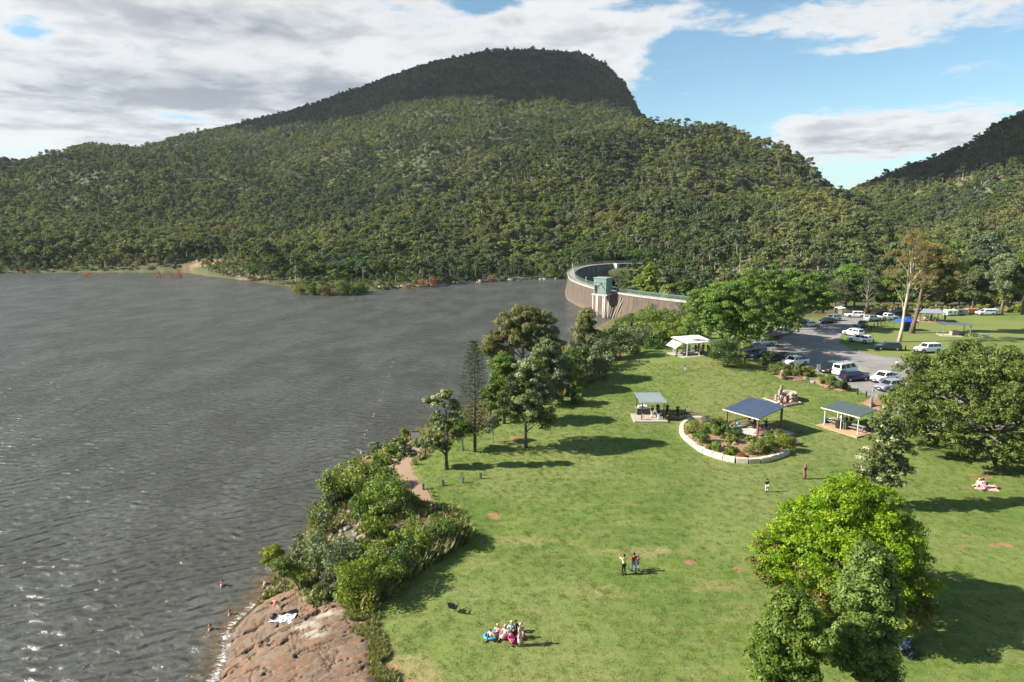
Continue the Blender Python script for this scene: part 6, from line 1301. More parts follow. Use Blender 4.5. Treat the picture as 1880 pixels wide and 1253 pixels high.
for i, b in enumerate(BK): B(b[0], b[1], b[2], b[3], b[4], 400 + i, b[5])
T('small_tree', 500, 1052, 1008, 46, 'leaf_yellow', 'bark_grey', 501, 'small round crowned tree standing in the water edge', leaf=.13, n=2200, nl=6, clump=.35, nclump=50, base_h=.3, trunk_r=.06)
T('small_tree', 524, 1092, 1026, 46, 'leaf_green', 'bark_grey', 502, 'small thin tree with forked grey stem on the sandstone edge', leaf=.12, n=2300, nl=6, clump=.35, nclump=50, base_h=.35, trunk_r=.06)
for i in range(60):
    t = (i + .5) / 60; x = 1030 + 220 * t + rk_.uniform(-10, 10); y = np.interp(x, [1030, 1100, 1160, 1250], [692, 655, 632, 606]) - rk_.uniform(-6, 34) * (1 - t * .3)
    q_ = at(x, y)
    if sdf(np.array([q_.x]), np.array([q_.y]), lake)[0] > -1.2: continue
    B(x, y, y - rk_.uniform(16, 30), rk_.uniform(26, 42), ['leaf_silver', 'leaf_green', 'leaf_grey', 'leaf_lime', 'leaf_deep', 'leaf_forest'][i % 6], 900 + i, ['silvery', 'green', 'grey green', 'lime', 'dark', 'olive'][i % 6] + ' shrub on the bank ' + ('behind the silvery tree' if x < 1070 else 'below the valve house' if x < 1140 else 'under the dam wall' if x < 1200 else 'left of the white shelter'), 'packed bank shrubs')
# garden bed shrubs
GB = [(1272, 800, 772, 30, 'leaf_lime', 'leftmost shrub in the garden bed'), (1298, 793, 766, 34, 'leaf_grey', 'brownish shrub at the back left of the garden bed'), (1318, 790, 768, 28, 'leaf_lime', 'yellow green shrub left of the blue roofed shelter'), (1288, 818, 788, 34, 'leaf_green', 'green shrub along the left edging stones'), (1306, 803, 780, 34, 'leaf_lime', 'leafy shrub in the left half of the garden bed'), (1330, 797, 775, 24, 'leaf_deep', 'small dark shrub by the left shelter post'),
      (1352, 806, 784, 36, 'leaf_deep', 'low blue green shrub below the shelter slab'), (1338, 818, 797, 24, 'leaf_yellow', 'spiky yellow shrub in the middle of the garden bed'), (1312, 830, 811, 24, 'leaf_green', 'small dark green shrub near the front edging'), (1342, 838, 819, 30, 'leaf_green', 'low green shrub at the front of the garden bed'), (1384, 838, 806, 34, 'leaf_lime', 'tall bushy shrub in front of the shelter'), (1380, 816, 800, 26, 'leaf_lime', 'light shrub against the corner of the shelter slab'),
      (1404, 818, 802, 26, 'leaf_green', 'green shrub between the shelter and the right end of the bed'), (1424, 812, 790, 36, 'leaf_lime', 'shrub under the right side of the blue roof'), (1414, 836, 808, 34, 'leaf_green', 'bushy shrub in the right front of the garden bed'), (1436, 830, 800, 36, 'leaf_yellow', 'spiky shrub at the right end of the garden bed'), (1444, 818, 798, 30, 'leaf_green', 'rightmost dark shrub of the garden bed'), (1362, 845, 832, 14, 'leaf_rust', 'small reddish dry shrub in the garden bed')]
for i, b in enumerate(GB): B(b[0], b[1], b[2], b[3], b[4], 600 + i, b[5], shape=.28, leaf=.17, n=1500, droop=-.6)
# reeds and grasses on the mulch islands
for i, b in enumerate([(1424, 688, 664, 26, 'grass_blade', 'tuft of tall grass at the left end of the mulch patch'), (1445, 690, 672, 28, 'grass_blade', 'grass clump below the white ute'), (1466, 690, 672, 24, 'grass_blade', 'grass clump right of the one below the white ute'), (1480, 690, 672, 22, 'grass_blade', 'grass clump on the lawn edge near the white sign'), (1512, 706, 688, 26, 'grass_blade', 'first grass clump of the mulch island by the van'), (1527, 712, 692, 28, 'grass_blade', 'middle grass clump of the mulch island by the van'), (1545, 716, 699, 28, 'leaf_deep', 'darker grass clump at the right end of the mulch island'), (1634, 746, 722, 40, 'leaf_lime', 'pale shrub between the mulch patch and the fig tree'), (1436, 697, 684, 10, 'grass_dry', 'dry tuft beside the carved boulder')]):
    B(b[0], b[1], b[2], b[3], b[4], 640 + i, b[5], shape=.16, leaf=.35, n=1100, droop=-1.6)
# far shore: spit shrubs, rusty shrubs and reeds
B(470, 514, 484, 40, 'leaf_deep', 700, 'dark round bush on the rocky spit across the lake', leaf=.5, n=1800)
for i, (x, w) in enumerate(((556, 26), (574, 24), (594, 28), (612, 26), (630, 30), (650, 26), (664, 20))): B(x, 542 - (i == 6), 512 + (i % 3) * 3, w, 'leaf_lime' if i % 2 else 'leaf_green', 710 + i, 'reedy green shrub on the tip of the far spit', 'reedy green shrubs on the tip of the far spit', leaf=.4, n=900, shape=.25, droop=-.8)
for i, (x, y, h_, w) in enumerate(((545, 540, 20, 12), (553, 541, 18, 10), (596, 543, 20, 14), (602, 543, 15, 10), (637, 542, 18, 11), (659, 541, 9, 9), (577, 542, 14, 8), (776, 530, 20, 13), (796, 528, 20, 12), (787, 528, 12, 12), (906, 518, 14, 8), (262, 501, 12, 22), (280, 501, 9, 16), (310, 502, 12, 14), (290, 503, 6, 10), (326, 503, 8, 12), (42, 502, 11, 8), (160, 502, 6, 16), (750, 533, 10, 14))):
    B(x, y, y - h_, w, 'leaf_rust', 730 + i, 'rusty orange shrub in the waterline ' + where(x), 'rusty orange shrubs ' + where(x), leaf=.4, n=420, shape=.3, droop=-.8)
rk_ = random.Random(9)
for i in range(70):
    t = rk_.random(); x = rk_.choice([rk_.uniform(-40, 350), rk_.uniform(-40, 350), rk_.uniform(520, 1035)]); y = np.interp(x, [-40, 340, 350, 383, 428, 521, 540, 596, 670, 700, 830, 960, 1040], [502, 500, 501, 506, 512, 525, 538, 542, 538, 532, 520, 512, 511]) - rk_.uniform(.5, 3)
    mt = rk_.choice(['leaf_lime', 'leaf_grey', 'leaf_forest', 'grass_dry', 'leaf_green']); cn = {'leaf_lime': 'lime green', 'leaf_grey': 'grey green', 'leaf_forest': 'olive', 'grass_dry': 'straw coloured', 'leaf_green': 'green'}[mt]
    B(x, y, y - rk_.uniform(5, 14), rk_.uniform(14, 30), mt, 800 + i, 'low ' + cn + ' scrub at the waterline ' + where(x), 'low %s scrub at the waterline %s' % (cn, where(x)), leaf=.5, n=320)

leaf_mat('turf_blade', (.105, .160, .030), (.19, .235, .058), (.26, .27, .09), .4, .7, .12, .02); leaf_mat('turf_dry', (.19, .215, .06), (.26, .27, .09), (.30, .26, .13), .25, .7, .1)
# ---------------------------------------------------------------- long grass (too many to count)
def tuft(seed, mat, n=26, h=.6, spread=.22):
    r_ = np.random.RandomState(seed); a = r_.uniform(0, 6.28, n); r0 = r_.uniform(0, spread, n); hh = h * r_.uniform(.5, 1.1, n); ln = hh * r_.uniform(.15, .6, n); w = .02 + .012 * r_.random(n)
    bx_ = r0 * np.cos(a); by_ = r0 * np.sin(a); ta = a + r_.uniform(-.6, .6, n); px_, py_ = -np.sin(a) * w, np.cos(a) * w
    V = np.stack([np.stack([bx_ - px_, by_ - py_, 0 * a], 1), np.stack([bx_ + px_, by_ + py_, 0 * a], 1), np.stack([bx_ + np.cos(ta) * ln * .4 + px_ * .7, by_ + np.sin(ta) * ln * .4 + py_ * .7, hh * .65], 1), np.stack([bx_ + np.cos(ta) * ln, by_ + np.sin(ta) * ln, hh], 1)], 1).reshape(-1, 3)
    return npmesh('tuft', V, np.arange(4 * n).reshape(n, 4), [M[mat]], dict(tint=np.repeat(r_.random(n), 4)))
TF = [tuft(1, 'grass_blade'), tuft(2, 'grass_blade', 30, .8), tuft(3, 'grass_dry', 22, .65), tuft(4, 'grass_dry', 26, .9, .3), tuft(5, 'leaf_lime', 24, .4, .3), tuft(6, 'turf_blade', 18, .055, .30), tuft(7, 'turf_blade', 22, .075, .34), tuft(8, 'turf_dry', 16, .05, .30)]

def grass_stuff(name, xs, ys, ks, ss_, label):
    zs = ground(xs, ys) - .02; me = bpy.data.meshes.new(name); me.vertices.add(len(xs)); me.vertices.foreach_set('co', np.stack([xs, ys, zs], -1).astype(np.float32).ravel())
    for nm, arr, ty in (('tree_scale', ss_.astype(np.float32), 'FLOAT'), ('tree_turn', np.random.RandomState(3).uniform(0, 6.28, len(xs)).astype(np.float32), 'FLOAT'), ('tree_kind', ks.astype(np.int32), 'INT')):
        at_ = me.attributes.new(nm, ty, 'POINT'); at_.data.foreach_set('value', arr)
    return instancer(name, me, TF, label, 'tree_kind', tilt=.12)
rg = np.random.RandomState(21)
gx_ = rg.uniform(-26, 36, 90000); gy_ = rg.uniform(42, 150, 90000)
s1 = sdf(gx_, gy_, lake); s2 = sdf(gx_, gy_, lawn_w); s3 = sdf(gx_, gy_, rock_w); s4 = sdf(gx_, gy_, path_w)
strip = [at(x, y) for x, y in ((655, 1125), (690, 1085), (745, 1040), (800, 1000), (830, 970), (862, 985), (858, 1006), (800, 1040), (745, 1075), (690, 1112))]
sd_ = sdf(gx_, gy_, [(q.x, q.y) for q in strip])
strip2 = [at(x, y) for x, y in ((1010, 735), (1060, 716), (1100, 692), (1140, 668), (1150, 672), (1112, 706), (1080, 728), (1050, 748), (1010, 752))]
sd2 = sdf(gx_, gy_, [(q.x, q.y) for q in strip2])
pat = fbm(gx_ / 3, gy_ / 3, 8, 3)
okg = (s1 < -.4) & (s2 < .35) & (s3 < -.2) & (s4 < -.3) & ((pat > -.22) | (sd_ > 0)) & (rg.random(90000) < np.where(sd_ > 0, 1.0, .5)) & (gy_ < 145)
gx_, gy_, sd_, sd2, pat = gx_[okg], gy_[okg], sd_[okg], sd2[okg], pat[okg]
kk_ = np.where(sd_ > -.3, rg.choice([0, 1, 1, 3], gx_.size), np.where(pat > .1, rg.choice([2, 3, 0, 4], gx_.size), rg.choice([0, 1, 4, 2], gx_.size)))
sk = np.where((sd_ > 0) | (sd2 > 0), rg.uniform(1.2, 1.9, gx_.size), rg.uniform(.45, 1.0, gx_.size))
grass_stuff('long_grass', gx_, gy_, kk_, sk, 'long unmown grass on the bank between the lawn and the lake')
print('long grass', gx_.size)
# rough lip of the lawn above the sandstone
n_ = 5000; t = rg.random(n_); lx = np.interp(t, [0, .3, .6, 1], [P(640, 1125, 2)[0], P(672, 1165, 2)[0], P(690, 1205, 2)[0], P(705, 1262, 2)[0]]); ly = np.interp(t, [0, .3, .6, 1], [P(640, 1125, 2)[1], P(672, 1165, 2)[1], P(690, 1205, 2)[1], P(705, 1262, 2)[1]])
lx = lx + rg.normal(size=n_) * .3 + .1; ly = ly + rg.normal(size=n_) * .2; pn = fbm(lx, ly, 4, 2) > -.05; lx, ly = lx[pn][:2200], ly[pn][:2200]
grass_stuff('verge_grass', lx, ly, rg.choice([0, 2, 4], lx.size), rg.uniform(.35, .8, lx.size), 'ragged tufts where the lawn meets the sandstone')

# short turf blades, denser in patches, over the near lawn
n_ = 150000; tx_ = rg.uniform(-14, 62, n_); ty_ = rg.uniform(36, 118, n_)
okt = (sdf(tx_, ty_, lawn_w) > .2) & (rg.random(n_) < .38) & (sdf(tx_, ty_, tarmac_w) < -.3) & (sdf(tx_, ty_, bedpoly) < -.6) & (np.abs(np.arctan2(tx_, ty_)) < .72)
tx_, ty_ = tx_[okt], ty_[okt]
grass_stuff('lawn_grass', tx_, ty_, rg.choice([5, 6, 6, 5, 7], tx_.size), rg.uniform(.7, 1.3, tx_.size), 'short mown grass over the park lawn')
print('turf', tx_.size)
# ---------------------------------------------------------------- people
def skin_mesh(name, verts, edges, radii, root=0, sub=1):
    me = bpy.data.meshes.new(name); me.from_pydata(verts, edges, []); o = bpy.data.objects.new(name, me); COL.objects.link(o)
    md = o.modifiers.new('s', 'SKIN'); md.use_smooth_shade = True
    for i, r_ in enumerate(radii): me.skin_vertices[0].data[i].radius = (r_, r_) if not hasattr(r_, '__len__') else r_
    me.skin_vertices[0].data[root].use_root = True
    if sub: o.modifiers.new('b', 'SUBSURF').levels = sub
    dg = bpy.context.evaluated_depsgraph_get(); out = bpy.data.meshes.new_from_object(o.evaluated_get(dg)); out.name = name
    bpy.data.objects.remove(o); bpy.data.meshes.remove(me); return out
def V3(*a): return Vector(a)
def pose(kind):
    """joint positions in metres, figure faces +Y"""
    j = dict(pel=V3(0, 0, .95), chest=V3(0, 0, 1.25), neck=V3(0, 0, 1.46), head=V3(0, .02, 1.62), top=V3(0, .01, 1.74))
    for s, n in ((-1, 'l'), (1, 'r')):
        j['sh' + n] = V3(.19 * s, 0, 1.42); j['el' + n] = V3(.25 * s, -.02, 1.13); j['wr' + n] = V3(.25 * s, .08, .88); j['ha' + n] = V3(.25 * s, .12, .80)
        j['hp' + n] = V3(.10 * s, 0, .90); j['kn' + n] = V3(.11 * s, .03, .50); j['an' + n] = V3(.11 * s, -.02, .09); j['to' + n] = V3(.12 * s, .15, .04)
    if kind == 'walk':
        j['knl'] = V3(-.10, .16, .52); j['anl'] = V3(-.10, .22, .10); j['tol'] = V3(-.10, .39, .05); j['knr'] = V3(.10, -.02, .48); j['anr'] = V3(.10, -.30, .14); j['tor'] = V3(.10, -.16, .04)
        j['ell'] = V3(-.25, -.14, 1.15); j['wrl'] = V3(-.25, -.16, .90); j['hal'] = V3(-.25, -.13, .82); j['elr'] = V3(.25, .06, 1.15); j['wrr'] = V3(.24, .26, .98); j['har'] = V3(.24, .33, .93)
    if kind == 'armup':
        j['ell'] = V3(-.34, .14, 1.46); j['wrl'] = V3(-.26, .30, 1.68); j['hal'] = V3(-.24, .33, 1.77); j['elr'] = V3(.32, .12, 1.25); j['wrr'] = V3(.22, .34, 1.36); j['har'] = V3(.16, .38, 1.42); j['knr'] = V3(.13, .12, .52); j['anr'] = V3(.14, .02, .10); j['tor'] = V3(.15, .19, .04)
    if kind == 'sit':
        dz = .83
        for k_ in list(j): j[k_] = j[k_] - V3(0, 0, dz)
        for s, n in ((-1, 'l'), (1, 'r')):
            j['hp' + n] = V3(.11 * s, .02, .12); j['kn' + n] = V3(.20 * s, .40, .40 if s > 0 else .16); j['an' + n] = V3(.12 * s, .68, .08) if s > 0 else V3(.10, .42, .08); j['to' + n] = V3(.12 * s, .84, .06) if s > 0 else V3(.22, .46, .06)
            j['el' + n] = V3(.28 * s, .06, .34); j['wr' + n] = V3(.18 * s, .26, .30); j['ha' + n] = V3(.14 * s, .33, .32)
        j['head'].y += .05; j['top'].y += .06
    if kind == 'chair':
        dz = .42
        for k_ in list(j): j[k_] = j[k_] - V3(0, 0, dz)
        for s, n in ((-1, 'l'), (1, 'r')):
            j['hp' + n] = V3(.10 * s, .02, .50); j['kn' + n] = V3(.12 * s, .44, .52); j['an' + n] = V3(.12 * s, .46, .10); j['to' + n] = V3(.12 * s, .62, .05); j['el' + n] = V3(.27 * s, .10, .74); j['wr' + n] = V3(.18 * s, .34, .66); j['ha' + n] = V3(.14 * s, .41, .66)
    if kind == 'bend':
        up = ['chest', 'neck', 'head', 'top', 'shl', 'shr']
        for k_ in up: d = j[k_] - j['pel']; j[k_] = j['pel'] + V3(d.x, d.z * .88, d.z * .40 - (.10 if k_ in ('head', 'top') else 0))
        for s, n in ((-1, 'l'), (1, 'r')): j['el' + n] = j['sh' + n] + V3(.03 * s, .06, -.28); j['wr' + n] = j['el' + n] + V3(0, .08, -.25); j['ha' + n] = j['wr' + n] + V3(0, .03, -.08)
    if kind == 'lie':
        for k_ in list(j): v = j[k_]; j[k_] = V3(v.x, v.z - .9, .14 - v.y * .6)
        j['knl'] = V3(-.14, -.40, .38); j['anl'] = V3(-.12, -.62, .10); j['tol'] = V3(-.12, -.76, .08)
    return j
_pm = {}
def person_meshes(kind, skirt=False):
    key = (kind, skirt)
    if key in _pm: return _pm[key]
    j = pose(kind); vs = []; es = []; rs_ = []; ix = {}
    def a(n, r_, link_=None, p=None):
        ix[n] = len(vs); vs.append(tuple(p if p is not None else j[n])); rs_.append(r_)
        if link_ is not None: es.append((ix[link_], ix[n]))
    a('pel', (.135, .10)); a('chest', (.145, .10), 'pel'); a('neck', .055, 'chest'); a('head', (.085, .095), 'neck'); a('top', (.07, .075), 'head')
    hd = (j['head'] - j['neck']).normalized(); fwd = V3(0, 1, 0) if kind != 'lie' else V3(0, 0, 1)
    a('nose', .018, 'head', j['head'] + fwd * .105 - hd * .01)
    for n, s in (('l', -1), ('r', 1)):
        a('sh' + n, .058, 'chest'); a('el' + n, .042, 'sh' + n); a('wr' + n, .028, 'el' + n); a('ha' + n, (.036, .02), 'wr' + n)
        d = (j['ha' + n] - j['wr' + n]).normalized(); sd = d.cross(V3(0, 1, 0) if abs(d.y) < .8 else V3(0, 0, 1)).normalized()
        for f in range(4):
            b = j['ha' + n] + sd * (.024 * (f - 1.5)) ; L_ = (.065, .078, .073, .055)[f]
            a('f%s%d' % (n, f), .010, 'ha' + n, b + d * L_ * .6); a('g%s%d' % (n, f), .008, 'f%s%d' % (n, f), b + d * L_ + V3(0, .02, -.008))
        a('th' + n, .011, 'ha' + n, j['ha' + n] - d * .03 + sd * (-.05)); a('tj' + n, .009, 'th' + n, j['ha' + n] + d * .015 + sd * (-.062))
        a('hp' + n, .085, 'pel'); a('kn' + n, .058, 'hp' + n); a('an' + n, .036, 'kn' + n); a('to' + n, (.035, .025), 'an' + n)
    out = {'body': skin_mesh('body', vs, es, rs_)}
    def chain(nm, names, links, radii, extra=None):
        P_ = [extra[n] if extra and n in extra else j[n] for n in names]; return skin_mesh(nm, [tuple(q) for q in P_], links, radii)
    mid = {n: j['sh' + n].lerp(j['el' + n], .92) for n in 'lr'}
    out['shirt'] = chain('shirt', ['pel', 'chest', 'nk', 'shl', 'ml', 'shr', 'mr'], [(0, 1), (1, 2), (1, 3), (3, 4), (1, 5), (5, 6)], [(.165, .125), (.172, .125), .07, .078, .058, .078, .058], dict(ml=mid['l'], mr=mid['r'], nk=j['neck'].lerp(j['chest'], .25)))
    al_ = {n: j['kn' + n].lerp(j['an' + n], .88) for n in 'lr'}
    if not skirt: out['trousers'] = chain('trousers', ['pel', 'hpl', 'knl', 'al', 'hpr', 'knr', 'ar'], [(0, 1), (1, 2), (2, 3), (0, 4), (4, 5), (5, 6)], [(.16, .12), .105, .076, .058, .105, .076, .058], dict(al=al_['l'], ar=al_['r']))
    else:
        kn = (j['knl'] + j['knr']) / 2; an = (al_['l'] + al_['r']) / 2
        out['skirt'] = chain('skirt', ['pel', 'k', 'a'], [(0, 1), (1, 2)], [(.18, .15), (.21, .18), (.24, .22)], dict(k=kn, a=an))
    bm = bmesh.new(); bmesh.ops.create_uvsphere(bm, u_segments=12, v_segments=8, radius=.112)
    c_ = j['head'].lerp(j['top'], .45) - fwd * .025
    for v in bm.verts:
        v.co.y *= 1.08
        if v.co.dot(fwd) > .03 and v.co.dot(hd) < .05: v.co -= fwd * .10
        v.co += c_
    me = bpy.data.meshes.new('hair'); bm.to_mesh(me); bm.free(); me.polygons.foreach_set('use_smooth', [True] * len(me.polygons)); out['hair'] = me
    sh = MB()
    for n in 'lr': q = j['to' + n]; r_ = j['an' + n]; c_ = r_.lerp(q, .55); sh.box((c_.x, c_.y, max(c_.z - .01, .05)), (.10, .27, .10))
    out['shoes'] = sh.mesh('shoes', [])
    _pm[key] = out; return out
pm('skin_tan', (.36, .20, .13), .6); pm('skin_brown', (.19, .10, .065), .6); pm('hair_black', (.010, .008, .008), .5); pm('hair_brown', (.06, .035, .02), .5)
CL = dict(yellow=(.72, .66, .30), red=(.32, .02, .025), black=(.014, .014, .016), white=(.74, .73, .70), navy=(.02, .03, .10), jeans=(.10, .18, .30), grey=(.22, .22, .23), pink=(.62, .36, .36), magenta=(.60, .04, .20), brown=(.20, .085, .05), beige=(.52, .40, .30), blue=(.03, .16, .45), green=(.05, .10, .05), mauve=(.30, .18, .26), purple=(.07, .04, .26), lightblue=(.40, .52, .62), salmon=(.60, .25, .18), dkbrown=(.07, .045, .035), cream=(.60, .55, .42))
for n_, c_ in CL.items(): pm('cloth_' + n_, c_, .9)
_cm = {}
def cm_(me, mat):
    if (me.name, mat) not in _cm: c = me.copy(); c.materials.clear(); c.materials.append(M[mat]); _cm[(me.name, mat)] = c
    return _cm[(me.name, mat)]
def person(kind, shirt, legs, loc, rz, label, s=1.0, hair='hair_black', skin='skin_tan', skirt=False, scarf=False, group=None, shoes='black'):
    q = loc if isinstance(loc, Vector) else at(*loc); me = person_meshes(kind, skirt); o = empty('person', q, R(rz), label, 'person', group); o.scale = (s,) * 3
    link('body', cm_(me['body'], skin), o); link('shirt', cm_(me['shirt'], 'cloth_' + shirt), o)
    link('skirt' if skirt else 'trousers', cm_(me['skirt' if skirt else 'trousers'], 'cloth_' + legs), o)
    h_ = link('headscarf' if scarf else 'hair', cm_(me['hair'], ('cloth_' + scarf) if scarf else hair), o); link('shoes', cm_(me['shoes'], 'cloth_' + shoes if shoes in CL else shoes), o)
    return o
def onl(o, x, y, z=.08): return Vector(loc2(o, x, y, z))
person('armup', 'yellow', 'black', (1145, 1056), 20, 'man in pale yellow shirt and black trousers lifting his arms on the lawn', 1.03)
person('walk', 'red', 'jeans', (1163, 1051), 15, 'woman in dark red jacket and jeans walking beside the man in yellow', .98)
person('walk', 'grey', 'grey', (1170, 1047), 10, 'child in grey beside the woman in the red jacket', .72)
person('stand', 'black', 'white', (1407, 904), 0, 'child in black top and white trousers alone on the lawn', .85)
person('stand', 'brown', 'brown', (1477, 880), 30, 'woman in long brown robe on the lawn below the shelters', .98, skirt=True, scarf='brown')
person('walk', 'blue', 'lightblue', (1257, 682), 180, 'child in blue top running below the white shelter', .72)
person('sit', 'cream', 'brown', (901, 1171), 160, 'seated child in cream top beside the blue tube, leftmost of the picnic group', .72)
q = at(905, 1171); o = MB(); 
tor = [(0.52 * math.cos(a) * (1 + 0), .38 * math.sin(a), .10) for a in [i * math.pi / 8 for i in range(17)]]; o.tube(tor, .10, 8, cap=False); o = o.build('swim_ring', M['cyan'], None, at(903, 1169.5), R(20), smooth=True); tag(o, 'blue inflatable swim ring on the grass at the feet of the seated child', 'swim ring')
person('sit', 'pink', 'dkbrown', (914, 1166), 170, 'seated woman with beige headscarf, second from the blue ring', .95, scarf='beige', skirt=True)
person('sit', 'pink', 'pink', (928, 1169), 150, 'seated woman in pale pink robe in the middle of the picnic group', .98, scarf='beige', skirt=True)
person('sit', 'lightblue', 'white', (939, 1163), 185, 'seated person in pale blue and white at the back of the picnic group', 1.05, scarf='cream')
person('sit', 'black', 'black', (946, 1160), 210, 'seated person in black at the back right of the picnic group', .95)
person('sit', 'magenta', 'magenta', (938, 1177), 200, 'child in bright magenta dress at the front of the picnic group', .8, skirt=True)
person('sit', 'black', 'navy', (943, 1171), 230, 'person in dark clothes in the centre of the picnic circle', .9)
person('sit', 'mauve', 'brown', (960, 1172), 100, 'seated person in mauve at the right end of the picnic group', .9, scarf='brown')
person('stand', 'beige', 'pink', (955, 1186), 60, 'woman in long pinkish robe standing in front of the picnic group', .98, scarf='beige', skirt=True)
q = at(514, 1134); q.z = rz_at(q) + .03; person('bend', 'salmon', 'beige', q, 130, 'sunbather bending over a towel on the sandstone shelf', .98, hair='hair_brown', shoes='skin_tan')
for x, y, l, dz in ((408, 1076, 'swimmer with bare shoulders out of the water, farthest from the rock', 1.22), (422, 1128, 'swimmer close to the foam beside the rock', 1.36), (386, 1156, 'swimmer at the left near the bottom of the lake view', 1.30)):
    X_, Y_ = P(x, y, 0); person('stand', 'salmon' if y != 1076 else 'pink', 'navy', Vector((X_, Y_, -dz)), 90, l, hair='hair_brown', shoes='black')
person('stand', 'white', 'black', (1646, 679), 170, 'woman in white top and black trousers standing on the car park', 1.0)
person('stand', 'grey', 'black', (1638.5, 677), 100, 'small child with a scooter beside the woman in white', .62)
q = at(1640.5, 678); sc_ = empty('scooter', q, R(30), 'small silver child scooter on the car park tarmac', 'scooter'); MB().box((0, 0, .09), (.55, .10, .03)).build('deck', M['galv'], sc_); MB().tube([(.28, 0, .08), (.22, 0, .70)], .018, 6).tube([(.22, -.17, .70), (.22, .17, .70)], .018, 6).build('handlebar', M['trim_black'], sc_)
for x in (-.27, .29): w = MB().lathe([(.06, -.015), (.06, .015)], 10).build('wheel', M['black'], sc_, (x, 0, .06)); w.rotation_euler = (R(90), 0, 0)
person('stand', 'red', 'black', (1367, 668), 20, 'person in red top by the bollards behind the blue hatchback', .9)
# pair resting in the tree's shade, and the group in pink by the fig
person('sit', 'lightblue', 'jeans', (1655, 1190), 200, 'person in pale top resting in the shade right of the green trees', 1.0)
person('lie', 'white', 'jeans', (1664, 1186), 140, 'person in white lying in the shade next to the seated one', 1.0)
q = at(1674, 1204); o = MB().box((0, 0, .2), (1.0, .6, .4), top=.7).build('rucksack', M['black'], None, q, .5); tag(o, 'black bag in the dark shade beside the resting pair', 'bag')
q = at(1809, 897); bl = empty('picnic_blanket', q, R(-18), 'pink patterned picnic blanket at the edge of the fig tree shade', 'blanket'); MB().box((0, 0, .03), (2.2, 1.25, .04)).build('cloth', M['pinkcloth'], bl)
person('sit', 'white', 'pink', (1797, 893), 120, 'person in white seated at the left end of the pink blanket', .95, scarf='cream', skirt=True)
person('sit', 'pink', 'pink', (1804, 898), 160, 'person in pale pink seated in the middle of the pink blanket', .9, scarf='pink', skirt=True)
person('lie', 'mauve', 'pink', (1817, 896), 70, 'person in mauve lying along the right side of the pink blanket', 1.0, hair='hair_brown')
person('sit', 'brown', 'pink', (1802, 887), 190, 'person in brown top at the back of the pink blanket', .9)
# small green-roofed shelter
for i, (x, y, kd, c1, c2, rz, s, l) in enumerate(((-1.35, -2.0, 'stand', 'salmon', 'pink', 90, .62, 'small child in coral clothes by the front post of the small green shelter'), (.15, -.9, 'stand', 'black', 'white', 200, 1.0, 'person in black with white trousers standing in the small green shelter'), (.85, -1.9, 'stand', 'black', 'white', 30, 1.02, 'tall person in black and white at the slab edge of the small green shelter'), (1.5, -1.3, 'chair', 'navy', 'black', 80, .95, 'person in navy seated at the left end of the table by the small green shelter'), (2.2, -1.9, 'chair', 'black', 'dkbrown', 90, 1.0, 'person in black seated nearest the lawn by the small green shelter'), (2.5, .3, 'stand', 'black', 'black', 180, 1.02, 'man in black standing behind the table right of the small green shelter'), (3.9, .1, 'stand', 'dkbrown', 'black', 190, 1.0, 'person in dark brown standing right of the small green shelter'), (3.2, -1.6, 'chair', 'dkbrown', 'mauve', 60, 1.0, 'person in mauve and brown seated outside the small green shelter'), (4.2, -1.4, 'chair', 'black', 'grey', 120, .95, 'person in black and grey seated right of the small green shelter'), (5.2, .2, 'chair', 'grey', 'black', 150, 1.0, 'person in grey seated farthest right of the party by the small green shelter'), (1.2, .4, 'stand', 'black', 'dkbrown', 180, .98, 'dark clothed person at the back of the small green shelter'))):
    v = onl(sg, x, y); v.z = gz(v.x, v.y) + (.08 if abs(x) < 2.3 else 0); person(kd, c1, c2, v, rz, l, s, shoes='black')
# people in the blue-roofed shelter
person('chair', 'black', 'black', onl(sb, -1.75, 1.3, .12), -57 - 90, 'dark clothed person seated at the back rail of the blue roofed shelter')
person('chair', 'black', 'dkbrown', onl(sb, -1.2, 1.9, .12), -57 - 150, 'second dark clothed person at the back of the blue roofed shelter', .95)
person('chair', 'purple', 'purple', onl(sb, 1.6, -.2, .12), -57 + 90, 'person in purple seated on the right bench of the blue roofed shelter', .95)
person('chair', 'white', 'beige', onl(sb, 1.65, -1.0, .12), -57 + 90, 'person in white on the right bench of the blue roofed shelter', .95)
person('stand', 'dkbrown', 'black', onl(sb, 1.3, .9, .12), 0, 'long haired person standing inside the blue roofed shelter', .98)
o = MB().lathe([(.2, 0), (.3, .15), (.26, .35), (.1, .5)], 9).build('beach_bag', M['skyblue'], None, onl(sb, -1.75, -1.0, .55), smooth=True); tag(o, 'bright blue bag on the left bench of the blue roofed shelter', 'bag')
for i, (x, y, kd, c1, c2, rz, s, l) in enumerate(((1428.5, 742, 'stand', 'white', 'white', 40, .72, 'small child in white at the left of the stone monument'), (1434, 744, 'stand', 'white', 'dkbrown', 20, 1.0, 'woman in white top and long dark skirt in front of the monument'), (1439.5, 735, 'stand', 'white', 'brown', 180, 1.0, 'person in white standing on the back of the monument'), (1444.5, 744, 'stand', 'green', 'dkbrown', 200, 1.0, 'person in dark olive clothes right of centre at the monument'), (1430, 746.5, 'chair', 'pink', 'brown', 90, .85, 'child in pink sitting at the foot of the monument'))):
    person(kd, c1, c2, (x, y), rz, l, s, skirt=(i == 1))
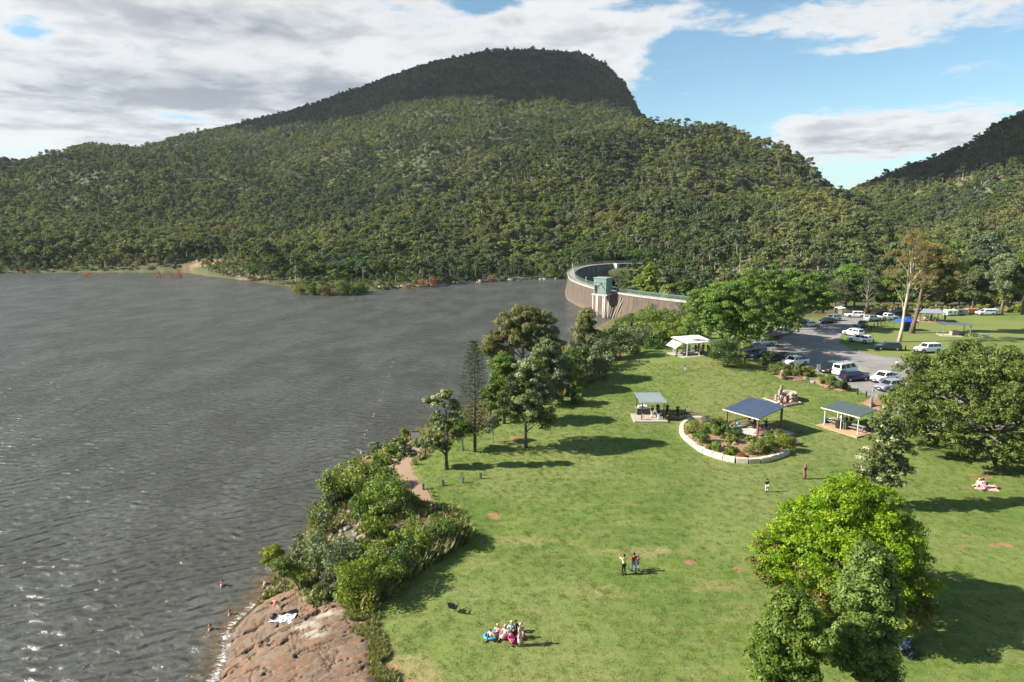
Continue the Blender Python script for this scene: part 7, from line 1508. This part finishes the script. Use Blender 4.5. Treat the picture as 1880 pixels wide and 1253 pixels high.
for i, (x, y, kd, c1, c2, rz, s, l) in enumerate(((-1.6, 1.2, 'chair', 'white', 'black', 180, 1.0, 'person in white seated at the back left table of the green roofed shelter'), (-1.0, 1.3, 'chair', 'black', 'black', 180, 1.0, 'person in black seated at the back of the green roofed shelter'), (-.4, 1.4, 'stand', 'brown', 'black', 200, 1.0, 'person in brown standing behind the tables of the green roofed shelter'), (1.9, 1.35, 'chair', 'black', 'dkbrown', 190, 1.0, 'dark clothed person at the right table of the green roofed shelter'), (2.6, .9, 'stand', 'black', 'black', 100, 1.0, 'dark clothed person standing at the right end of the green roofed shelter'))):
    person(kd, c1, c2, onl(sr, x, y), math.degrees(sr.rotation_euler.z) + rz, l, s)
for x, y, nm, l in ((-.55, -1.0, 'black', 'dark bin beside the middle post of the green roofed shelter'), (.2, -.6, 'tank_green', 'dark green bin between the two tables of the green roofed shelter')):
    b_ = onl(sr, x, y); r_ = empty('litter_bin', b_, .3, l, 'bin'); MB().box((0, 0, .5), (.55, .6, .95), top=1.1).build('body', M[nm], r_); MB().box((0, 0, 1.0), (.64, .68, .07)).build('lid', M['trim_black'], r_)
WS = [(-4.3, -1.0, 'stand', 'white', 'lightblue', 0, 'person in white at the awning end of the white shelter'), (-3.8, -.8, 'stand', 'white', 'black', 60, 'person in white and black beside the awning of the white shelter'), (-1.0, .4, 'stand', 'blue', 'white', 180, 'person in blue under the left part of the white roof'), (-.3, .6, 'stand', 'lightblue', 'jeans', 170, 'person in light blue beside the one in blue under the white roof'), (.3, -1.7, 'chair', 'dkbrown', 'beige', 60, 'person in brown seated at the front table of the white shelter'), (1.1, -1.8, 'chair', 'mauve', 'dkbrown', 90, 'person in mauve seated at the front right of the white shelter'), (1.2, .6, 'stand', 'black', 'navy', 190, 'person in black and navy in the middle of the white shelter'), (2.1, .9, 'stand', 'black', 'grey', 180, 'person in black and grey in the right part of the white shelter'), (2.6, .2, 'stand', 'dkbrown', 'black', 150, 'dark clothed person by the right post of the white shelter'), (3.3, -.3, 'stand', 'black', 'black', 100, 'person in black at the right edge of the white shelter'), (3.0, -1.2, 'chair', 'black', 'green', 120, 'person in black and green seated right of the white shelter')]
for x, y, kd, c1, c2, rz, l in WS: person(kd, c1, c2, onl(sw, x, y), rz + 21, l)
o = MB().raw([(-.9, 0, 0), (.9, 0, 0), (.7, .05, 1.1), (-.6, .05, 1.3), (-.9, .04, 0), (.9, .04, 0), (.7, .09, 1.1), (-.6, .09, 1.3)], [(0, 1, 2, 3), (7, 6, 5, 4), (0, 4, 5, 1), (1, 5, 6, 2), (2, 6, 7, 3), (3, 7, 4, 0)]).build('shade_cloth', M['mint'], None, onl(sw, -1.5, -.2, .9), .3); tag(o, 'mint green cloth shade hanging at the left of the white shelter', 'shade cloth')
FS = [(-2.4, -.8, 'chair', 'salmon', 'brown', 'person in orange at the left of the far grey shelter'), (-1.4, -1.0, 'chair', 'white', 'grey', 'person in white at the front left table of the far grey shelter'), (-.6, -.9, 'stand', 'white', 'grey', 'person in white standing in the far grey shelter'), (.2, -.8, 'stand', 'black', 'dkbrown', 'person in black standing in the middle of the far grey shelter'), (.9, -1.0, 'chair', 'grey', 'white', 'person in grey at the right table of the far grey shelter'), (1.8, -.6, 'chair', 'lightblue', 'grey', 'person in light blue at the right of the far grey shelter'), (3.6, -.2, 'stand', 'green', 'black', 'person in dark green standing right of the far grey shelter')]
for x, y, kd, c1, c2, l in FS: person(kd, c1, c2, onl(sf, x, y), 170, l)
q = at(1655, 607); person('chair', 'white', 'black', q, 180, 'person in white seated under the blue gazebo'); person('chair', 'black', 'black', at(1664, 608), 170, 'person in black seated under the blue gazebo')
person('stand', 'white', 'black', at(1610, 580), 170, 'person in white beside the black four wheel drive')
X_, Y_ = P(911, 591, .1); person('sit', 'salmon', 'navy', Vector((X_, Y_, .05)), 80, 'paddler in coral sitting in the kayak', .9)
q = at(1806, 621); r_ = picnic_table(q.x, q.y, q.z, .1, 'dark picnic table in the tree shade right of the open frame shelter', 1.15)
# ---------------------------------------------------------------- real clouds overhead; their shadows fall on the far mountain and the right hill
m = bpy.data.materials.new('cloud'); m.use_nodes = True; k = NT(m.node_tree)
b = k.n('ShaderNodeBsdfPrincipled', Base_Color=(.82, .83, .85), Roughness=1.0); b.inputs['Specular IOR Level'].default_value = 0
k.n('ShaderNodeOutputMaterial', Surface=b); M['cloud'] = m
def cloud(target_poly, zc, seed, label, zref, gap=0.0):
    """flat bottomed cumulus whose shadow covers the outlined land"""
    rr = random.Random(seed); bm = bmesh.new(); off = sv * ((zc - zref) / sv.z)
    xs = [q[0] for q in target_poly]; ys = [q[1] for q in target_poly]; n = 0
    st_ = 48
    for x in np.arange(min(xs), max(xs), st_):
        for y in np.arange(min(ys), max(ys), st_):
            d_ = float(sdf(np.array([x]), np.array([y]), target_poly)[0])
            if d_ < 0 or rr.random() < gap: continue
            r_ = min(70, 34 + d_ * .35) * rr.uniform(.9, 1.25); t = bmesh.ops.create_icosphere(bm, subdivisions=2, radius=r_)
            cx_, cy_ = x + off.x + rr.uniform(-12, 12), y + off.y + rr.uniform(-12, 12)
            for v in t['verts']:
                v.co.z = v.co.z * (.55 if v.co.z > 0 else .18) ; v.co += Vector((cx_, cy_, zc + rr.uniform(-.5, .5)))
    me = bpy.data.meshes.new('cloud'); bm.to_mesh(me); bm.free(); me.materials.append(m); me.polygons.foreach_set('use_smooth', [True] * len(me.polygons))
    tag(link('cloud', me), label, kind='stuff')
mt = [(-300, 1200), (-60, 1090), (60, 1110), (160, 1190), (330, 1350), (420, 1500), (300, 1900), (-700, 1900), (-760, 1500), (-620, 1330)]
cloud(mt, 1000.0, 3, 'long grey white cumulus cloud high over the left side of the lake valley', 300.0)
rh = [(345, 900), (330, 660), (380, 540), (450, 465), (560, 430), (900, 400), (1000, 1000), (400, 1050)]
cloud(rh, 760.0, 4, 'broken cumulus cloud high over the dam', 120.0, .30)

# ---------------------------------------------------------------- air
hb = MB().box((0, 1000, 254), (5200, 4600, 560)); 
hm = bpy.data.materials.new('haze'); hm.use_nodes = True; k = NT(hm.node_tree)
pv_ = k.n('ShaderNodeVolumePrincipled', Color=(.80, .88, 1.0), Density=0.00004); k.n('ShaderNodeOutputMaterial', Volume=pv_)
hz = hb.build('haze', [hm]); tag(hz, 'thin pale air haze over the valley', kind='stuff')
